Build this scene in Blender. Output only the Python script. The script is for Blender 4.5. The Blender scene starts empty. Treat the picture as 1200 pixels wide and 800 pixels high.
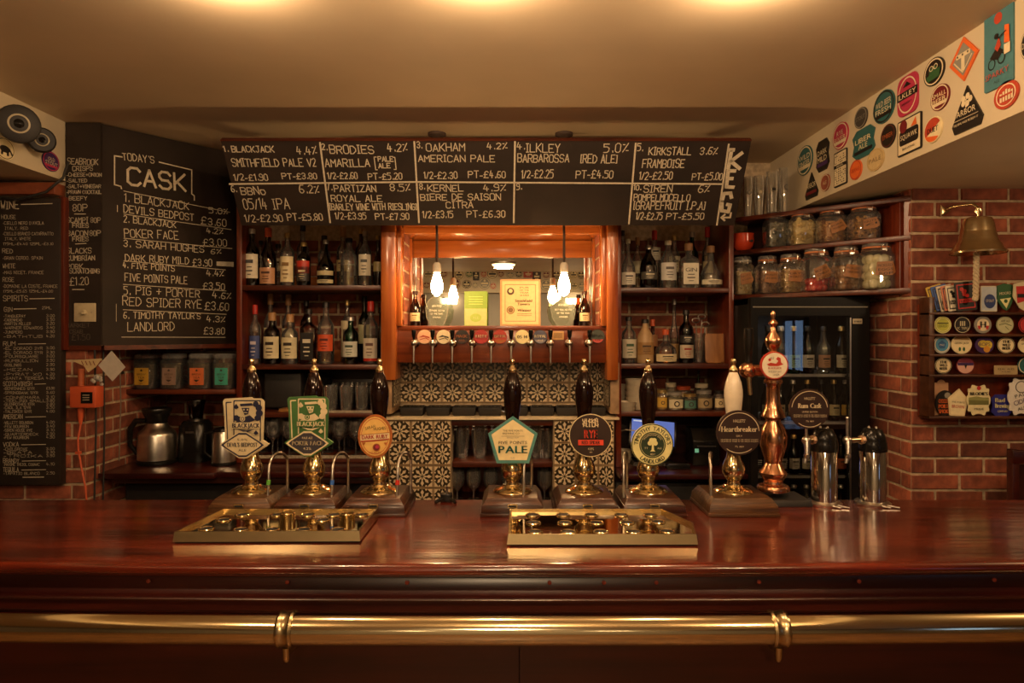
import bpy, bmesh, math, random
from mathutils import Vector, Matrix
from mathutils.geometry import tessellate_polygon
R = random.Random(7)
PI = math.pi
SC = bpy.context.scene
C = SC.collection
F, HZ, EYE = 800.0, 390.0, 1.70

# ---------------------------------------------------------------- camera, world, lights, exposure
cam = bpy.data.cameras.new('camera'); cam_o = bpy.data.objects.new('camera', cam); C.objects.link(cam_o)
cam.sensor_width = 36; cam.lens = 24; cam.shift_y = -10/1200; cam.clip_start = .05
cam_o.location = (0, 0, EYE); cam_o.rotation_euler = (PI/2, 0, 0)
SC.camera = cam_o
w = bpy.data.worlds.new('world'); SC.world = w; w.use_nodes = True
w.node_tree.nodes['Background'].inputs[0].default_value = (.9, .6, .35, 1)
w.node_tree.nodes['Background'].inputs[1].default_value = .02
SC.view_settings.view_transform = 'Standard'; SC.view_settings.look = 'None'
SC.view_settings.gamma = 1; SC.view_settings.exposure = 0.30
SC.cycles.transparent_max_bounces = 24
SC.cycles.sample_clamp_indirect = 6

def light(name, kind, loc, power, col, size=.1, rot=(0, 0, 0), spot=None, blend=.6, sy=None):
    l = bpy.data.lights.new(name, kind); o = bpy.data.objects.new(name, l); C.objects.link(o)
    o.location = loc; o.rotation_euler = rot; l.energy = power; l.color = col
    if kind == 'AREA':
        l.size = size
        if sy: l.shape = 'RECTANGLE'; l.size_y = sy
    else: l.shadow_soft_size = size
    if spot: l.spot_size = spot; l.spot_blend = blend
    return o
WARM = (1, .66, .365)
# three lamps hung under the ceiling over the bar, just above the frame
for i, x in enumerate((-.80, -.08, .67)):
    light('bar_lamp_light', 'POINT', (x, 1.885, 2.652), 15, WARM, .02)
light('rear_lamp_light', 'AREA', (-.12, -1.9, 2.622), 52, (1, .70, .40), .26, (0, 0, 0)).data.shape = 'DISK'
for x, p in ((-1.35, 19), (.06, 36), (1.25, 19)): light('room_fill_light', 'POINT', (x, .35, 2.57), p, WARM, .035)  # fill lights added to brighten the fronts of pumps, clips and rail
light('side_lamp_light', 'POINT', (2.35, 1.9, 2.15), 10, WARM, .06)

# ---------------------------------------------------------------- helpers
def at(px, py, d): return Vector(((px-600)/F*d, d, EYE-(py-HZ)/F*d))
def lin(c): return tuple((v/12.92 if v <= .04045 else ((v+.055)/1.055)**2.4) for v in c)
def hx(s): return lin(tuple(int(s[i:i+2], 16)/255 for i in (0, 2, 4)))
MATS = {}
def nodes(name):
    m = bpy.data.materials.new(name); m.use_nodes = True; nt = m.node_tree
    return m, nt, nt.nodes['Principled BSDF']
def mat(name, col, rough=.5, metal=0, var=.12, scale=30, bump=0, coat=0, emit=0, stretch=None, aniso=0, dark=None, rand=0, spec=.5, sss=0):
    """procedural material: noise-varied colour, optional bump, coat, random tint per object"""
    if name in MATS: return MATS[name]
    if isinstance(col, str): col = hx(col)
    m, nt, b = nodes(name); N = nt.nodes; L = nt.links
    tc = N.new('ShaderNodeTexCoord'); mp = N.new('ShaderNodeMapping'); L.new(tc.outputs['Object'], mp.inputs[0])
    if stretch: mp.inputs['Scale'].default_value = stretch
    nz = N.new('ShaderNodeTexNoise'); nz.inputs['Scale'].default_value = scale; nz.inputs['Detail'].default_value = 5
    L.new(mp.outputs[0], nz.inputs[0])
    cr = N.new('ShaderNodeValToRGB'); L.new(nz.outputs[0], cr.inputs[0])
    if isinstance(dark, str): dark = hx(dark)
    lo = dark or tuple(v*(1-var) for v in col); hi = tuple(min(1, v*(1+var)) for v in col)
    cr.color_ramp.elements[0].position = .32; cr.color_ramp.elements[0].color = (*lo, 1)
    cr.color_ramp.elements[1].position = .68; cr.color_ramp.elements[1].color = (*hi, 1)
    out = cr.outputs[0]
    if rand:
        oi = N.new('ShaderNodeObjectInfo'); hs = N.new('ShaderNodeHueSaturation'); mr = N.new('ShaderNodeMapRange')
        mr.inputs[3].default_value = 1-rand; mr.inputs[4].default_value = 1+rand
        L.new(oi.outputs['Random'], mr.inputs[0]); L.new(mr.outputs[0], hs.inputs['Value']); L.new(out, hs.inputs['Color']); out = hs.outputs[0]
    L.new(out, b.inputs['Base Color'])
    b.inputs['Roughness'].default_value = rough; b.inputs['Metallic'].default_value = metal
    b.inputs['Coat Weight'].default_value = coat; b.inputs['Coat Roughness'].default_value = .08
    b.inputs['Specular IOR Level'].default_value = spec
    if sss: b.inputs['Subsurface Weight'].default_value = sss; b.inputs['Subsurface Scale'].default_value = .01
    if emit: b.inputs['Emission Color'].default_value = (*col, 1); b.inputs['Emission Strength'].default_value = emit
    if bump:
        bp = N.new('ShaderNodeBump'); bp.inputs['Strength'].default_value = bump; bp.inputs['Distance'].default_value = .01
        L.new(nz.outputs[0], bp.inputs['Height']); L.new(bp.outputs[0], b.inputs['Normal'])
    MATS[name] = m; return m
def wood(name, c1, c2, rough=.35, coat=.3, axis=0, scale=1.0, bump=.05, cr_=None):
    """grain running along one local axis, two wood tones"""
    if name in MATS: return MATS[name]
    m, nt, b = nodes(name); N = nt.nodes; L = nt.links
    tc = N.new('ShaderNodeTexCoord'); mp = N.new('ShaderNodeMapping'); L.new(tc.outputs['Object'], mp.inputs[0])
    s = [26*scale]*3; s[axis] = 1.6*scale; mp.inputs['Scale'].default_value = s
    nz = N.new('ShaderNodeTexNoise'); nz.inputs['Scale'].default_value = 1; nz.inputs['Detail'].default_value = 7; nz.inputs['Distortion'].default_value = .6
    L.new(mp.outputs[0], nz.inputs[0])
    n2 = N.new('ShaderNodeTexNoise'); n2.inputs['Scale'].default_value = 2.2; L.new(tc.outputs['Object'], n2.inputs[0])
    ad = N.new('ShaderNodeMath'); ad.operation = 'MULTIPLY_ADD'; ad.inputs[1].default_value = .4; L.new(n2.outputs[0], ad.inputs[0]); 
    sb = N.new('ShaderNodeMath'); sb.operation = 'MULTIPLY'; sb.inputs[1].default_value = .62; L.new(nz.outputs[0], sb.inputs[0]); L.new(sb.outputs[0], ad.inputs[2])
    cr = N.new('ShaderNodeValToRGB'); L.new(ad.outputs[0], cr.inputs[0])
    cr.color_ramp.elements[0].position = .40; cr.color_ramp.elements[0].color = (*hx(c2), 1)
    cr.color_ramp.elements[1].position = .62; cr.color_ramp.elements[1].color = (*hx(c1), 1)
    L.new(cr.outputs[0], b.inputs['Base Color'])
    b.inputs['Roughness'].default_value = rough; b.inputs['Coat Weight'].default_value = coat; b.inputs['Coat Roughness'].default_value = cr_ or rough*.5
    bp = N.new('ShaderNodeBump'); bp.inputs['Strength'].default_value = bump; bp.inputs['Distance'].default_value = .01
    L.new(nz.outputs[0], bp.inputs['Height']); L.new(bp.outputs[0], b.inputs['Normal']); L.new(bp.outputs[0], b.inputs['Coat Normal'])
    MATS[name] = m; return m
def glass(name, tint=(1, 1, 1), rough=.02, strength=1.0, frost=0):
    """thin-walled glass: tinted see-through with a fresnel reflection"""
    if name in MATS: return MATS[name]
    m = bpy.data.materials.new(name); m.use_nodes = True; nt = m.node_tree; N = nt.nodes; L = nt.links
    N.remove(N['Principled BSDF']); out = N['Material Output']
    tr = N.new('ShaderNodeBsdfTransparent'); tr.inputs[0].default_value = (*tint, 1)
    gl = N.new('ShaderNodeBsdfGlossy'); gl.inputs['Roughness'].default_value = rough; gl.inputs['Color'].default_value = (1, 1, 1, 1)
    fr = N.new('ShaderNodeFresnel'); fr.inputs[0].default_value = 1.5
    mu = N.new('ShaderNodeMath'); mu.operation = 'MULTIPLY_ADD'; mu.inputs[1].default_value = 1.3*strength; mu.inputs[2].default_value = .02; mu.use_clamp = True
    L.new(fr.outputs[0], mu.inputs[0])
    mx = N.new('ShaderNodeMixShader'); L.new(mu.outputs[0], mx.inputs[0]); L.new(tr.outputs[0], mx.inputs[1]); L.new(gl.outputs[0], mx.inputs[2])
    last = mx.outputs[0]
    if frost:
        df = N.new('ShaderNodeBsdfDiffuse'); df.inputs[0].default_value = (.8, .8, .78, 1); m2 = N.new('ShaderNodeMixShader'); m2.inputs[0].default_value = frost
        L.new(last, m2.inputs[1]); L.new(df.outputs[0], m2.inputs[2]); last = m2.outputs[0]
    L.new(last, out.inputs[0]); MATS[name] = m; return m
def flat(c, rough=.45): return mat('paint_'+c, c, rough, var=.06, scale=60)

class MB:
    def __init__(s, mx=None): s.v = []; s.f = []; s.m = []; s.sm = []; s.mats = []; s.mx = mx
    def mi(s, m):
        if m not in s.mats: s.mats.append(m)
        return s.mats.index(m)
    def add(s, vs, fs, m, sm=False):
        b = len(s.v); i = s.mi(m)
        for v in vs:
            v = Vector(v); s.v.append(tuple(s.mx @ v) if s.mx else tuple(v))
        for f in fs: s.f.append([b+k for k in f]); s.m.append(i); s.sm.append(sm)
    def box(s, x0, x1, y0, y1, z0, z1, m):
        s.add([(x0,y0,z0),(x1,y0,z0),(x1,y1,z0),(x0,y1,z0),(x0,y0,z1),(x1,y0,z1),(x1,y1,z1),(x0,y1,z1)],
              [(3,2,1,0),(4,5,6,7),(0,1,5,4),(1,2,6,5),(2,3,7,6),(3,0,4,7)], m)
    def frus(s, cx, cy, z0, z1, w0, d0, w1, d1, m):
        v = [(cx+a*w/2, cy+b*d/2, z) for z, w, d in ((z0,w0,d0),(z1,w1,d1)) for a, b in ((-1,-1),(1,-1),(1,1),(-1,1))]
        s.add(v, [(3,2,1,0),(4,5,6,7),(0,1,5,4),(1,2,6,5),(2,3,7,6),(3,0,4,7)], m)
    def lathe(s, prof, n, m, c=(0,0,0), axis=None, a0=None, a1=None, sq=0, caps=True):
        """revolve (r,z) pairs; axis = direction of z; a0..a1 gives a partial shell"""
        c = Vector(c); q = Vector(axis).to_track_quat('Z', 'Y') if axis else None
        part = a0 is not None; k = n+1 if part else n; vs = []
        for r, z in prof:
            for i in range(k):
                a = (a0+(a1-a0)*i/n) if part else 2*PI*i/n
                rr = r
                if sq: rr = r/((abs(math.cos(a))**sq+abs(math.sin(a))**sq)**(1/sq))
                p = Vector((rr*math.cos(a), rr*math.sin(a), z))
                if q: p = q @ p
                vs.append(p+c)
        fs = []
        for j in range(len(prof)-1):
            for i in range(n):
                i2 = i+1 if part else (i+1) % n
                fs.append((j*k+i, j*k+i2, (j+1)*k+i2, (j+1)*k+i))
        if not part and caps:
            if prof[0][0] > 1e-4: fs.append(tuple(range(k))[::-1])
            if prof[-1][0] > 1e-4: fs.append(tuple((len(prof)-1)*k+i for i in range(k)))
        s.add(vs, fs, m, True)
    def tube(s, pts, r, n, m, closed=False):
        pts = [Vector(p) for p in pts]; rs = r if isinstance(r, (list, tuple)) else [r]*len(pts); vs = []
        up = None
        for i, p in enumerate(pts):
            a = pts[i-1] if (i or closed) else p; b = pts[(i+1) % len(pts)] if (i < len(pts)-1 or closed) else p
            t = (b-a).normalized()
            if up is None: up = t.orthogonal().normalized()
            up = (up-t*up.dot(t)).normalized(); o = t.cross(up)
            for k in range(n): vs.append(p+(up*math.cos(2*PI*k/n)+o*math.sin(2*PI*k/n))*rs[i])
        L = len(pts); fs = [(j*n+k, j*n+(k+1) % n, ((j+1) % L)*n+(k+1) % n, ((j+1) % L)*n+k) for j in range(L if closed else L-1) for k in range(n)]
        if not closed: fs += [tuple(range(n))[::-1], tuple((L-1)*n+k for k in range(n))]
        s.add(vs, fs, m, True)
    def prism(s, pts, y0, y1, m, mside=None):
        """extrude an XZ outline from y0 (front) to y1"""
        n = len(pts); s.add([(x, y0, z) for x, z in pts]+[(x, y1, z) for x, z in pts], [tuple(range(n)), tuple(range(n, 2*n))[::-1]], m)
        s.add([(x, y0, z) for x, z in pts]+[(x, y1, z) for x, z in pts], [(i, i+n, (i+1) % n+n, (i+1) % n) for i in range(n)], mside or m)
    def rod(s, a, b, r, m, n=8): s.tube([a, b], r, n, m)
    def sphere(s, c, r, m, n=10, sc=(1,1,1)):
        pr = [(max(1e-5, math.sin(PI*i/(n//2+1))), -math.cos(PI*i/(n//2+1))) for i in range(n//2+2)]
        b = MB(); b.lathe(pr, n, m, caps=False)
        s.add([(c[0]+x*r*sc[0], c[1]+y*r*sc[1], c[2]+z*r*sc[2]) for x, y, z in b.v], b.f, m, True)
    def build(s, name, parent=None, kind=None, label=None, bevel=0, world=True, seg=2):
        me = bpy.data.meshes.new(name); me.from_pydata(s.v, [], s.f); me.validate()
        for m in s.mats: me.materials.append(m)
        if len(me.polygons) == len(s.f):
            me.polygons.foreach_set('material_index', s.m); me.polygons.foreach_set('use_smooth', s.sm)
        me.update()
        bm = bmesh.new(); bm.from_mesh(me)
        if bevel:
            bmesh.ops.remove_doubles(bm, verts=bm.verts, dist=1e-6)
            es = [e for e in bm.edges if len(e.link_faces) == 2 and e.calc_face_angle(0) > .5]
            bmesh.ops.bevel(bm, geom=es, offset=bevel, segments=seg, affect='EDGES', profile=.5)
            for f in bm.faces: f.smooth = True
        bmesh.ops.recalc_face_normals(bm, faces=bm.faces) if bevel else None
        bm.to_mesh(me); bm.free()
        me.set_sharp_from_angle(angle=.7)
        o = bpy.data.objects.new(name, me); C.objects.link(o)
        if parent:
            o.parent = parent
            if world: me.transform(top_mx(parent).inverted())
        if kind: o['kind'] = kind
        if label: o['label'] = label
        return o
def top_mx(o):
    m = Matrix.LocRotScale(o.location, o.rotation_euler, o.scale)
    return top_mx(o.parent) @ m if o.parent else m
def thing(name, label, cat, loc=(0,0,0), rz=0, group=None, rot=None):
    o = bpy.data.objects.new(name, None); C.objects.link(o); o.empty_display_size = .05
    o.location = loc; o.rotation_euler = rot or (0, 0, rz); o['label'] = label; o['category'] = cat
    if group: o['group'] = group
    return o
def tag(o, label, cat, group=None):
    o['label'] = label; o['category'] = cat
    if group: o['group'] = group
    return o
def base_origin(o):
    """move a single-mesh thing's origin to the middle of its base"""
    vs = [v.co for v in o.data.vertices]; c = Vector(((min(v.x for v in vs)+max(v.x for v in vs))/2, (min(v.y for v in vs)+max(v.y for v in vs))/2, min(v.z for v in vs)))
    o.data.transform(Matrix.Translation(-c)); o.location = c; return o
def copy_tree(o, parent=None):
    c = o.copy(); C.objects.link(c)
    if parent: c.parent = parent
    for ch in list(o.children): copy_tree(ch, c)
    return c

# -------- glyphs: outline type from Blender's own font, and a hand-drawn chalk stroke font
GL = {}
def glyph(ch):
    if ch not in GL:
        cu = bpy.data.curves.new('g', 'FONT'); cu.body = ch; cu.resolution_u = 2; o = bpy.data.objects.new('g', cu)
        me = bpy.data.meshes.new_from_object(o)
        vs = [(v.co.x, v.co.y) for v in me.vertices]; fs = [tuple(p.vertices) for p in me.polygons]
        x0 = min((v[0] for v in vs), default=0); x1 = max((v[0] for v in vs), default=.25)
        GL[ch] = ([(x-x0, y) for x, y in vs], fs, x1-x0)
        bpy.data.objects.remove(o); bpy.data.curves.remove(cu); bpy.data.meshes.remove(me)
    return GL[ch]
STROKE = {'A':'002640|1232','B':'00063645443303|3342413000','C':'4536160501103041','D':'00062644422000','E':'46060040|0333','F':'460600|0333',
'G':'45361605011030414323','H':'0006|4046|0343','I':'0626|1610|0020','J':'1646|3631201001','K':'0006|4602|1340','L':'060040','M':'0006234640','N':'00064046',
'O':'160501103041453616','P':'00063645443303','Q':'160501103041453616|2240','R':'00063645443303|2340','S':'453616050413334241301001','T':'0646|2620','U':'060110304146',
'V':'062046','W':'0610233046','X':'0046|0640','Y':'062346|2320','Z':'06460040','0':'160501102031352616','1':'051610','2':'05162635340030','3':'051626353423|1323323120100 1'.replace(' ',''),
'4':'160232|2420','5':'36060424333120 00'.replace(' ',''),'6':'36160301102031322303','7':'063610','8':'13040516263534231302011020313223','9':'33130405162635312000',
'.':'1011','/':'0026','-':'0222','%':'0036|0515|2131','£':'4536261511 00|0040|0333'.replace(' ',''),'[':'16060010',']':'06161000',"'":'1615','+':'0343|2521','(':'16050110',')':'06151100',',':'1100','o':'1404021030423424 14'.replace(' ','')}
SW = {'I':2,'1':1.2,'.':1,'/':2,'-':2,'[':1,']':1,"'":1,'(':1,')':1,',':1,' ':2.2}
for d in '023456789': SW[d] = 3
SW['%'] = 3.4
class Plane:
    """a real plane in the room: origin o, right u, up v, facing n"""
    def __init__(s, o, u, v): s.o = Vector(o); s.u = Vector(u).normalized(); s.v = Vector(v).normalized(); s.n = s.u.cross(s.v)
    def uv(s, px, py):
        d = Vector(((px-600)/F, 1, -(py-HZ)/F)); e = Vector((0, 0, EYE)); t = (s.o-e).dot(s.n)/d.dot(s.n); p = e+d*t-s.o
        return p.dot(s.u), p.dot(s.v)
    def mx(s, off=0):
        """matrix taking local (x right, y into the surface, z up) to the room"""
        o = s.o+s.n*off; y = -s.n
        return Matrix(((s.u.x, y.x, s.v.x, o.x), (s.u.y, y.y, s.v.y, o.y), (s.u.z, y.z, s.v.z, o.z), (0, 0, 0, 1)))
def stroke_line(mb, pts, wd, m, y=-.001):
    for a, b in zip(pts, pts[1:]):
        a = Vector(a); b = Vector(b); d = b-a
        if d.length < 1e-6: continue
        d.normalize(); a = a-d*wd*.35; b = b+d*wd*.35; k = Vector((-d.y, d.x))*wd/2
        mb.add([(a.x-k.x, y, a.y-k.y), (b.x-k.x, y, b.y-k.y), (b.x+k.x, y, b.y+k.y), (a.x+k.x, y, a.y+k.y)], [(0,1,2,3)], m)
def chalk(mb, s, p0, p1, h, m, wd=None, y=-.001):
    """chalk handwriting from p0 to p1 (uv), letter height h"""
    s = s.strip(); adv = [SW.get(c, 4)+1.3 for c in s]; tot = sum(adv)-1.3; p0 = Vector(p0); p1 = Vector(p1)
    e = p1-p0; k = e.length/tot; e.normalize(); nrm = Vector((-e.y, e.x)); wd = wd or h*.11; x = 0
    for c, a in zip(s, adv):
        hh = h*(1+R.uniform(-.07, .07)); yy = R.uniform(-.04, .04)*h
        for st in STROKE.get(c, '').split('|'):
            pts = [(int(st[i]), int(st[i+1])) for i in range(0, len(st)-1, 2)]
            if pts: stroke_line(mb, [p0+e*(x+(px+R.uniform(-.12, .12))*1.0)*k+nrm*(py/6*hh+yy) for px, py in pts], wd, m, y)
        x += a
class Art:
    """flat print built in layers on a front at local y = y0 (x right, z up)"""
    def __init__(s, mb=None, y0=0): s.mb = mb or MB(); s.y = y0
    def up(s): s.y -= .0005
    def poly(s, pts, m): s.up(); s.mb.add([(x, s.y, z) for x, z in pts], [tuple(range(len(pts)))], m)
    def disc(s, cx, cz, r, m, n=24, rz=None): s.poly([(cx+r*math.cos(2*PI*i/n), cz+(rz or r)*math.sin(2*PI*i/n)) for i in range(n)], m)
    def rect(s, x0, z0, x1, z1, m): s.poly([(x0,z0),(x1,z0),(x1,z1),(x0,z1)], m)
    def line(s, pts, wd, m): s.up(); stroke_line(s.mb, pts, wd, m, s.y)
    def ring(s, cx, cz, r, wd, m, n=28, a0=0, a1=2*PI, rz=None):
        s.up(); q = (rz or r)/r; s.mb.add([(cx+k*math.cos(a0+(a1-a0)*i/n), s.y, cz+k*q*math.sin(a0+(a1-a0)*i/n)) for i in range(n+1) for k in (r, r-wd)], [(2*i, 2*i+2, 2*i+3, 2*i+1) for i in range(n)], m)
    def text(s, t, cx, cz, h, m, w=None, bold=0, arc=None, rot=0, skew=0):
        """centred line of type, cap height h; w squeezes to a width; arc = (cx, cz, r, a_mid, sign)"""
        s.up(); gs = [glyph(c) if c != ' ' else ([], [], .3) for c in t]; sp = .09
        W = sum(g[2] for g in gs)+sp*(len(t)-1); kz = h/.69; kx = kz if w is None else w/W; x = -W/2
        ca, sa = math.cos(rot), math.sin(rot)
        for g in gs:
            for dx in ((0,) if not bold else (-bold*h, bold*h)):
                vs = []
                for gx, gy in g[0]:
                    X = (x+gx)*kx+dx+skew*gy*kz; Z = gy*kz-(h/2)
                    if arc:
                        ax, az, r, am, sg = arc; a = am-sg*X/r; rr = r+sg*Z; vs.append((ax+rr*math.cos(a), s.y, az+rr*math.sin(a)))
                    else: vs.append((cx+X*ca-Z*sa, s.y, cz+X*sa+Z*ca))
                s.mb.add(vs, g[1], m)
            x += g[2]+sp
def circ(r, n=28, rz=None, cx=0, cz=0): return [(cx+r*math.cos(2*PI*i/n), cz+(rz or r)*math.sin(2*PI*i/n)) for i in range(n)]
def rrect(w, h, r, n=4, cx=0, cz=0, rot=0):
    o = []
    for qx, qz, a in ((1,1,0),(-1,1,PI/2),(-1,-1,PI),(1,-1,3*PI/2)):
        for i in range(n+1): o.append((qx*(w/2-r)+r*math.cos(a+PI/2*i/n), qz*(h/2-r)+r*math.sin(a+PI/2*i/n)))
    c, s_ = math.cos(rot), math.sin(rot)
    return [(cx+x*c-z*s_, cz+x*s_+z*c) for x, z in o]

# ---------------------------------------------------------------- materials
plaster = mat('cream_plaster', (.58, .46, .31), .6, var=.05, scale=3, bump=.04)
face_paint = mat('bulkhead_paint', (.56, .47, .32), .55, var=.04, scale=4, bump=.03)
mortar = mat('mortar', (.46, .35, .225), .95, var=.25, scale=40, bump=.5)
brick_m = mat('brick_clay', (.225, .060, .028), .85, var=.4, scale=18, bump=.5, rand=.42, dark=(.12, .032, .018))
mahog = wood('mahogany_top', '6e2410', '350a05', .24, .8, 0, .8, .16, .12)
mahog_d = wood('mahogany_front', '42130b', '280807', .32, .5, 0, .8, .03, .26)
shelf_w = wood('shelf_wood', '60290f', '381006', .4, .2, 0)
shelf_v = wood('upright_wood', '742c13', '4c190b', .3, .35, 2)
orange_v = wood('varnished_pine_upright', 'b3642c', '8a3f16', .22, .5, 2)
orange_h = wood('varnished_pine_rail', 'bd7236', '97501f', .25, .5, 0)
panel_w = wood('tap_panel_wood', '7c3a1a', '56210d', .3, .4, 0)
base_w = wood('pump_base_oak', '4e2711', '1e0c03', .3, .12, 0, 3, .12)
base_w2 = wood('pump_base_grainy_oak', '5e3d20', '1c0e06', .36, .08, 0, 3.5, .3)
dark_w = wood('dark_stained_wood', '3c1a0e', '200c06', .4, .2, 0)
brass_mirror = mat('mirror_brass', (.84, .70, .42), .05, 1, .04, 30)
brass = mat('polished_brass', (.80, .64, .36), .12, 1, .05, 40)
brass_o = mat('worn_brass', (.62, .49, .28), .26, 1, .15, 30)
brass_t = mat('brass_rail_metal', (.80, .71, .48), .12, 1, .06, 20, stretch=(.3, 4, 4))
copper = mat('polished_copper', (.70, .36, .20), .22, 1, .08, 30)
chrome = mat('polished_chrome', (.72, .68, .62), .1, 1, .03, 30)
steel = mat('brushed_steel', (.6, .56, .5), .28, 1, .06, 60)
blackp = mat('black_plastic', (.008, .007, .006), .22, 0, .1, 50, spec=.3)
fridge_b = mat('fridge_black', (.006, .0055, .005), .4, 0, .1, 50, spec=.18)
blackm = mat('black_matt', (.015, .013, .012), .6, 0, .1, 50)
handle_m = mat('ebony_handle', (.009, .003, .002), .08, 0, .1, 50, spec=.45)
ivory = mat('ivory_handle', (.72, .63, .48), .2, 0, .05, 50, coat=.4)
board_m = mat('chalkboard_paint', (.017, .0095, .006), .6, 0, .3, 6, bump=.02)
chalk_m = mat('chalk', (.56, .49, .36), .9, 0, .12, 120)
chalk_dim = mat('faded_chalk', (.10, .082, .062), .9, 0, .2, 120)
clear = glass('clear_glass', (.93, .94, .92), .02, 2.0, .04); thinclear = glass('tumbler_glass', (.90, .91, .89), .04, 2.6, .04)
amber_l = glass('amber_spirit', (.86, .50, .16)); dark_gl = glass('dark_bottle_glass', (.09, .06, .035)); brown_gl = glass('brown_bottle_glass', (.36, .14, .05))
green_gl = glass('green_bottle_glass', (.05, .30, .10)); pale_l = glass('pale_spirit', (.85, .80, .62)); rum_l = glass('dark_spirit', (.52, .19, .06))
white_p = flat('d8c8a4'); cream_p = flat('e0cfa2'); ink = flat('1c1612'); red_p = flat('b0402a'); orange_p = flat('d9642a')
green_p = flat('2f5a34'); blue_p = flat('2f4f8c'); teal_p = flat('2a5c5c'); purple_p = flat('3f2456'); grey_p = flat('8a8578'); maroon_p = flat('6d1a20')
yellow_p = flat('c9b040'); pink_p = flat('b0304e'); tan_p = flat('a8784a'); kraft = flat('9a6638'); brown_p = flat('3a2116')

# ================================================================ THE ROOM
def struct(name, mb, bevel=0):
    o = mb.build(name, kind='structure', bevel=bevel); return o
def sbox(name, x0, x1, y0, y1, z0, z1, m):
    b = MB(); b.box(x0, x1, y0, y1, z0, z1, m); return struct(name, b)
CEIL = 2.70
floor_m = wood('floor_boards', '8a6038', '5a3c22', .5, .1, 1)
sbox('floor', -4, 3.5, -3.6, 4.2, -.05, 0, floor_m)
sbox('ceiling', -4, 3.5, -3.6, 4.2, CEIL, CEIL+.05, plaster)
back = sbox('wall_back', -4, 3.5, 4.02, 4.2, 0, CEIL, mortar)
lower_wall = mat('grey_wall_paint', (.30, .27, .22), .6, var=.05, scale=3)
sbox('wall_rear', -4, 3.5, -3.6, -3.5, 0, CEIL, lower_wall)
dark_wall = mat('dark_wall_paint', (.11, .085, .06), .7, var=.08, scale=3)
sbox('wall_left', -4.1, -4, -3.6, 4.2, 0, CEIL, dark_wall)
pbx = None
win = MB(); sky_g = mat('window_daylight', (.22, .36, .62), .3, emit=1.6, var=.5, scale=5)
win.box(3.47, 3.49, -1.95, -1.35, 1.25, 1.85, sky_g); wo = win.build('window_1', kind='structure')
win = MB()
for q in ((-1.98,-1.95,1.22,1.88),(-1.35,-1.32,1.22,1.88),(-1.66,-1.64,1.25,1.85),(-1.95,-1.35,1.22,1.25),(-1.95,-1.35,1.85,1.88)): win.box(3.44, 3.495, q[0], q[1], q[2], q[3], dark_w)
win.build('window_frame', wo)
sbox('wall_right', 3.5, 3.6, -3.6, 4.2, 0, CEIL, dark_wall)
pier_l = sbox('wall_left_pier', -4, -2.03, 3.25, 4.02, 0, 2.42, mortar)
pier_r = sbox('wall_right_pier', 1.83, 3.5, 3.13, 4.02, 0, 2.36, mortar)
# boxed-in beams under the ceiling
blk_l = sbox('trim_1', -4, -2.12, -3.5, 3.24, 2.42, CEIL, face_paint)
blk_r = sbox('trim_2', 1.52, 3.5, -3.5, 4.02, 2.36, CEIL, face_paint)
blk_b = sbox('trim_3', -2.12, 1.52, -3.5, -3.40, 2.36, CEIL, face_paint)

def brick_mesh(seed):
    r = random.Random(seed); b = MB(); j = lambda s: r.uniform(-s, s)
    fr = [(x+j(.0015), -.007+j(.002), z+j(.0015)) for x, z in ((-.102,-.0275),(0,-.0285),(.102,-.0275),(.102,.0275),(0,.0285),(-.102,.0275))]
    md = [(x+j(.001), -.003, z+j(.001)) for x, z in ((-.1055,-.0305),(0,-.031),(.1055,-.0305),(.1055,.0305),(0,.031),(-.1055,.0305))]
    bk = [(x, .02, z) for x, _, z in md]
    b.add(fr+md+bk, [(0,1,4,5),(1,2,3,4)]+[(i, i+6, (i+1) % 6+6, (i+1) % 6) for i in range(6)]+[(i+6, i+12, (i+1) % 6+12, (i+1) % 6+6) for i in range(6)], brick_m)
    me = bpy.data.meshes.new('brick'); me.from_pydata([tuple(v) for v in b.v], [], b.f); me.materials.append(brick_m); return me
BR = [brick_mesh(i) for i in range(6)]
def bricks(parent, plane, u0, u1, z0, z1, shift=0, first_z=None):
    """stretcher bond of separate bricks over a rectangle of the plane"""
    ph = .0735; row = 0; z = z0; M = plane.mx()
    while z+ph*.6 < z1:
        x = u0-(.1125 if (row+shift) % 2 else 0)
        while x < u1-.02:
            a = max(x, u0); b = min(x+.215, u1)
            if b-a > .03:
                o = bpy.data.objects.new('brick', R.choice(BR)); C.objects.link(o); o.parent = parent
                sc = (b-a)/.215
                o.matrix_basis = M @ Matrix.Translation(((a+b)/2, R.uniform(-.002, .002), z+ph/2)) @ Matrix.Rotation(R.uniform(-.006, .006), 4, 'Y') @ Matrix.Diagonal((sc, 1, 1, 1))
            x += .225
        z += ph; row += 1
PR = Plane((1.83, 3.13, 0), (1, 0, 0), (0, 0, 1))              # front of the right pier
PRS = Plane((1.83, 3.13, 0), (0, -1, 0), (0, 0, 1))            # its left flank
PL = Plane((-2.03, 3.25, 0), (1, 0, 0), (0, 0, 1))             # front of the left pier
PLS = Plane((-2.03, 3.25, 0), (0, 1, 0), (0, 0, 1))            # its right flank
bricks(pier_r, PR, 0, .90, .833, 2.35, 0)
bricks(pier_r, PRS, -.86, 0, .833, 2.35, 1)
bricks(pier_l, PL, -.62, 0, .833, 1.64, 0)
bricks(pier_l, PLS, 0, .75, .833, 1.64, 1)
PB = Plane((0, 4.02, 0), (1, 0, 0), (0, 0, 1))
bricks(back, PB, -2.03, -.58, 1.0, 2.25, 0); bricks(back, PB, .47, 1.83, 1.0, 2.25, 1)

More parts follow.
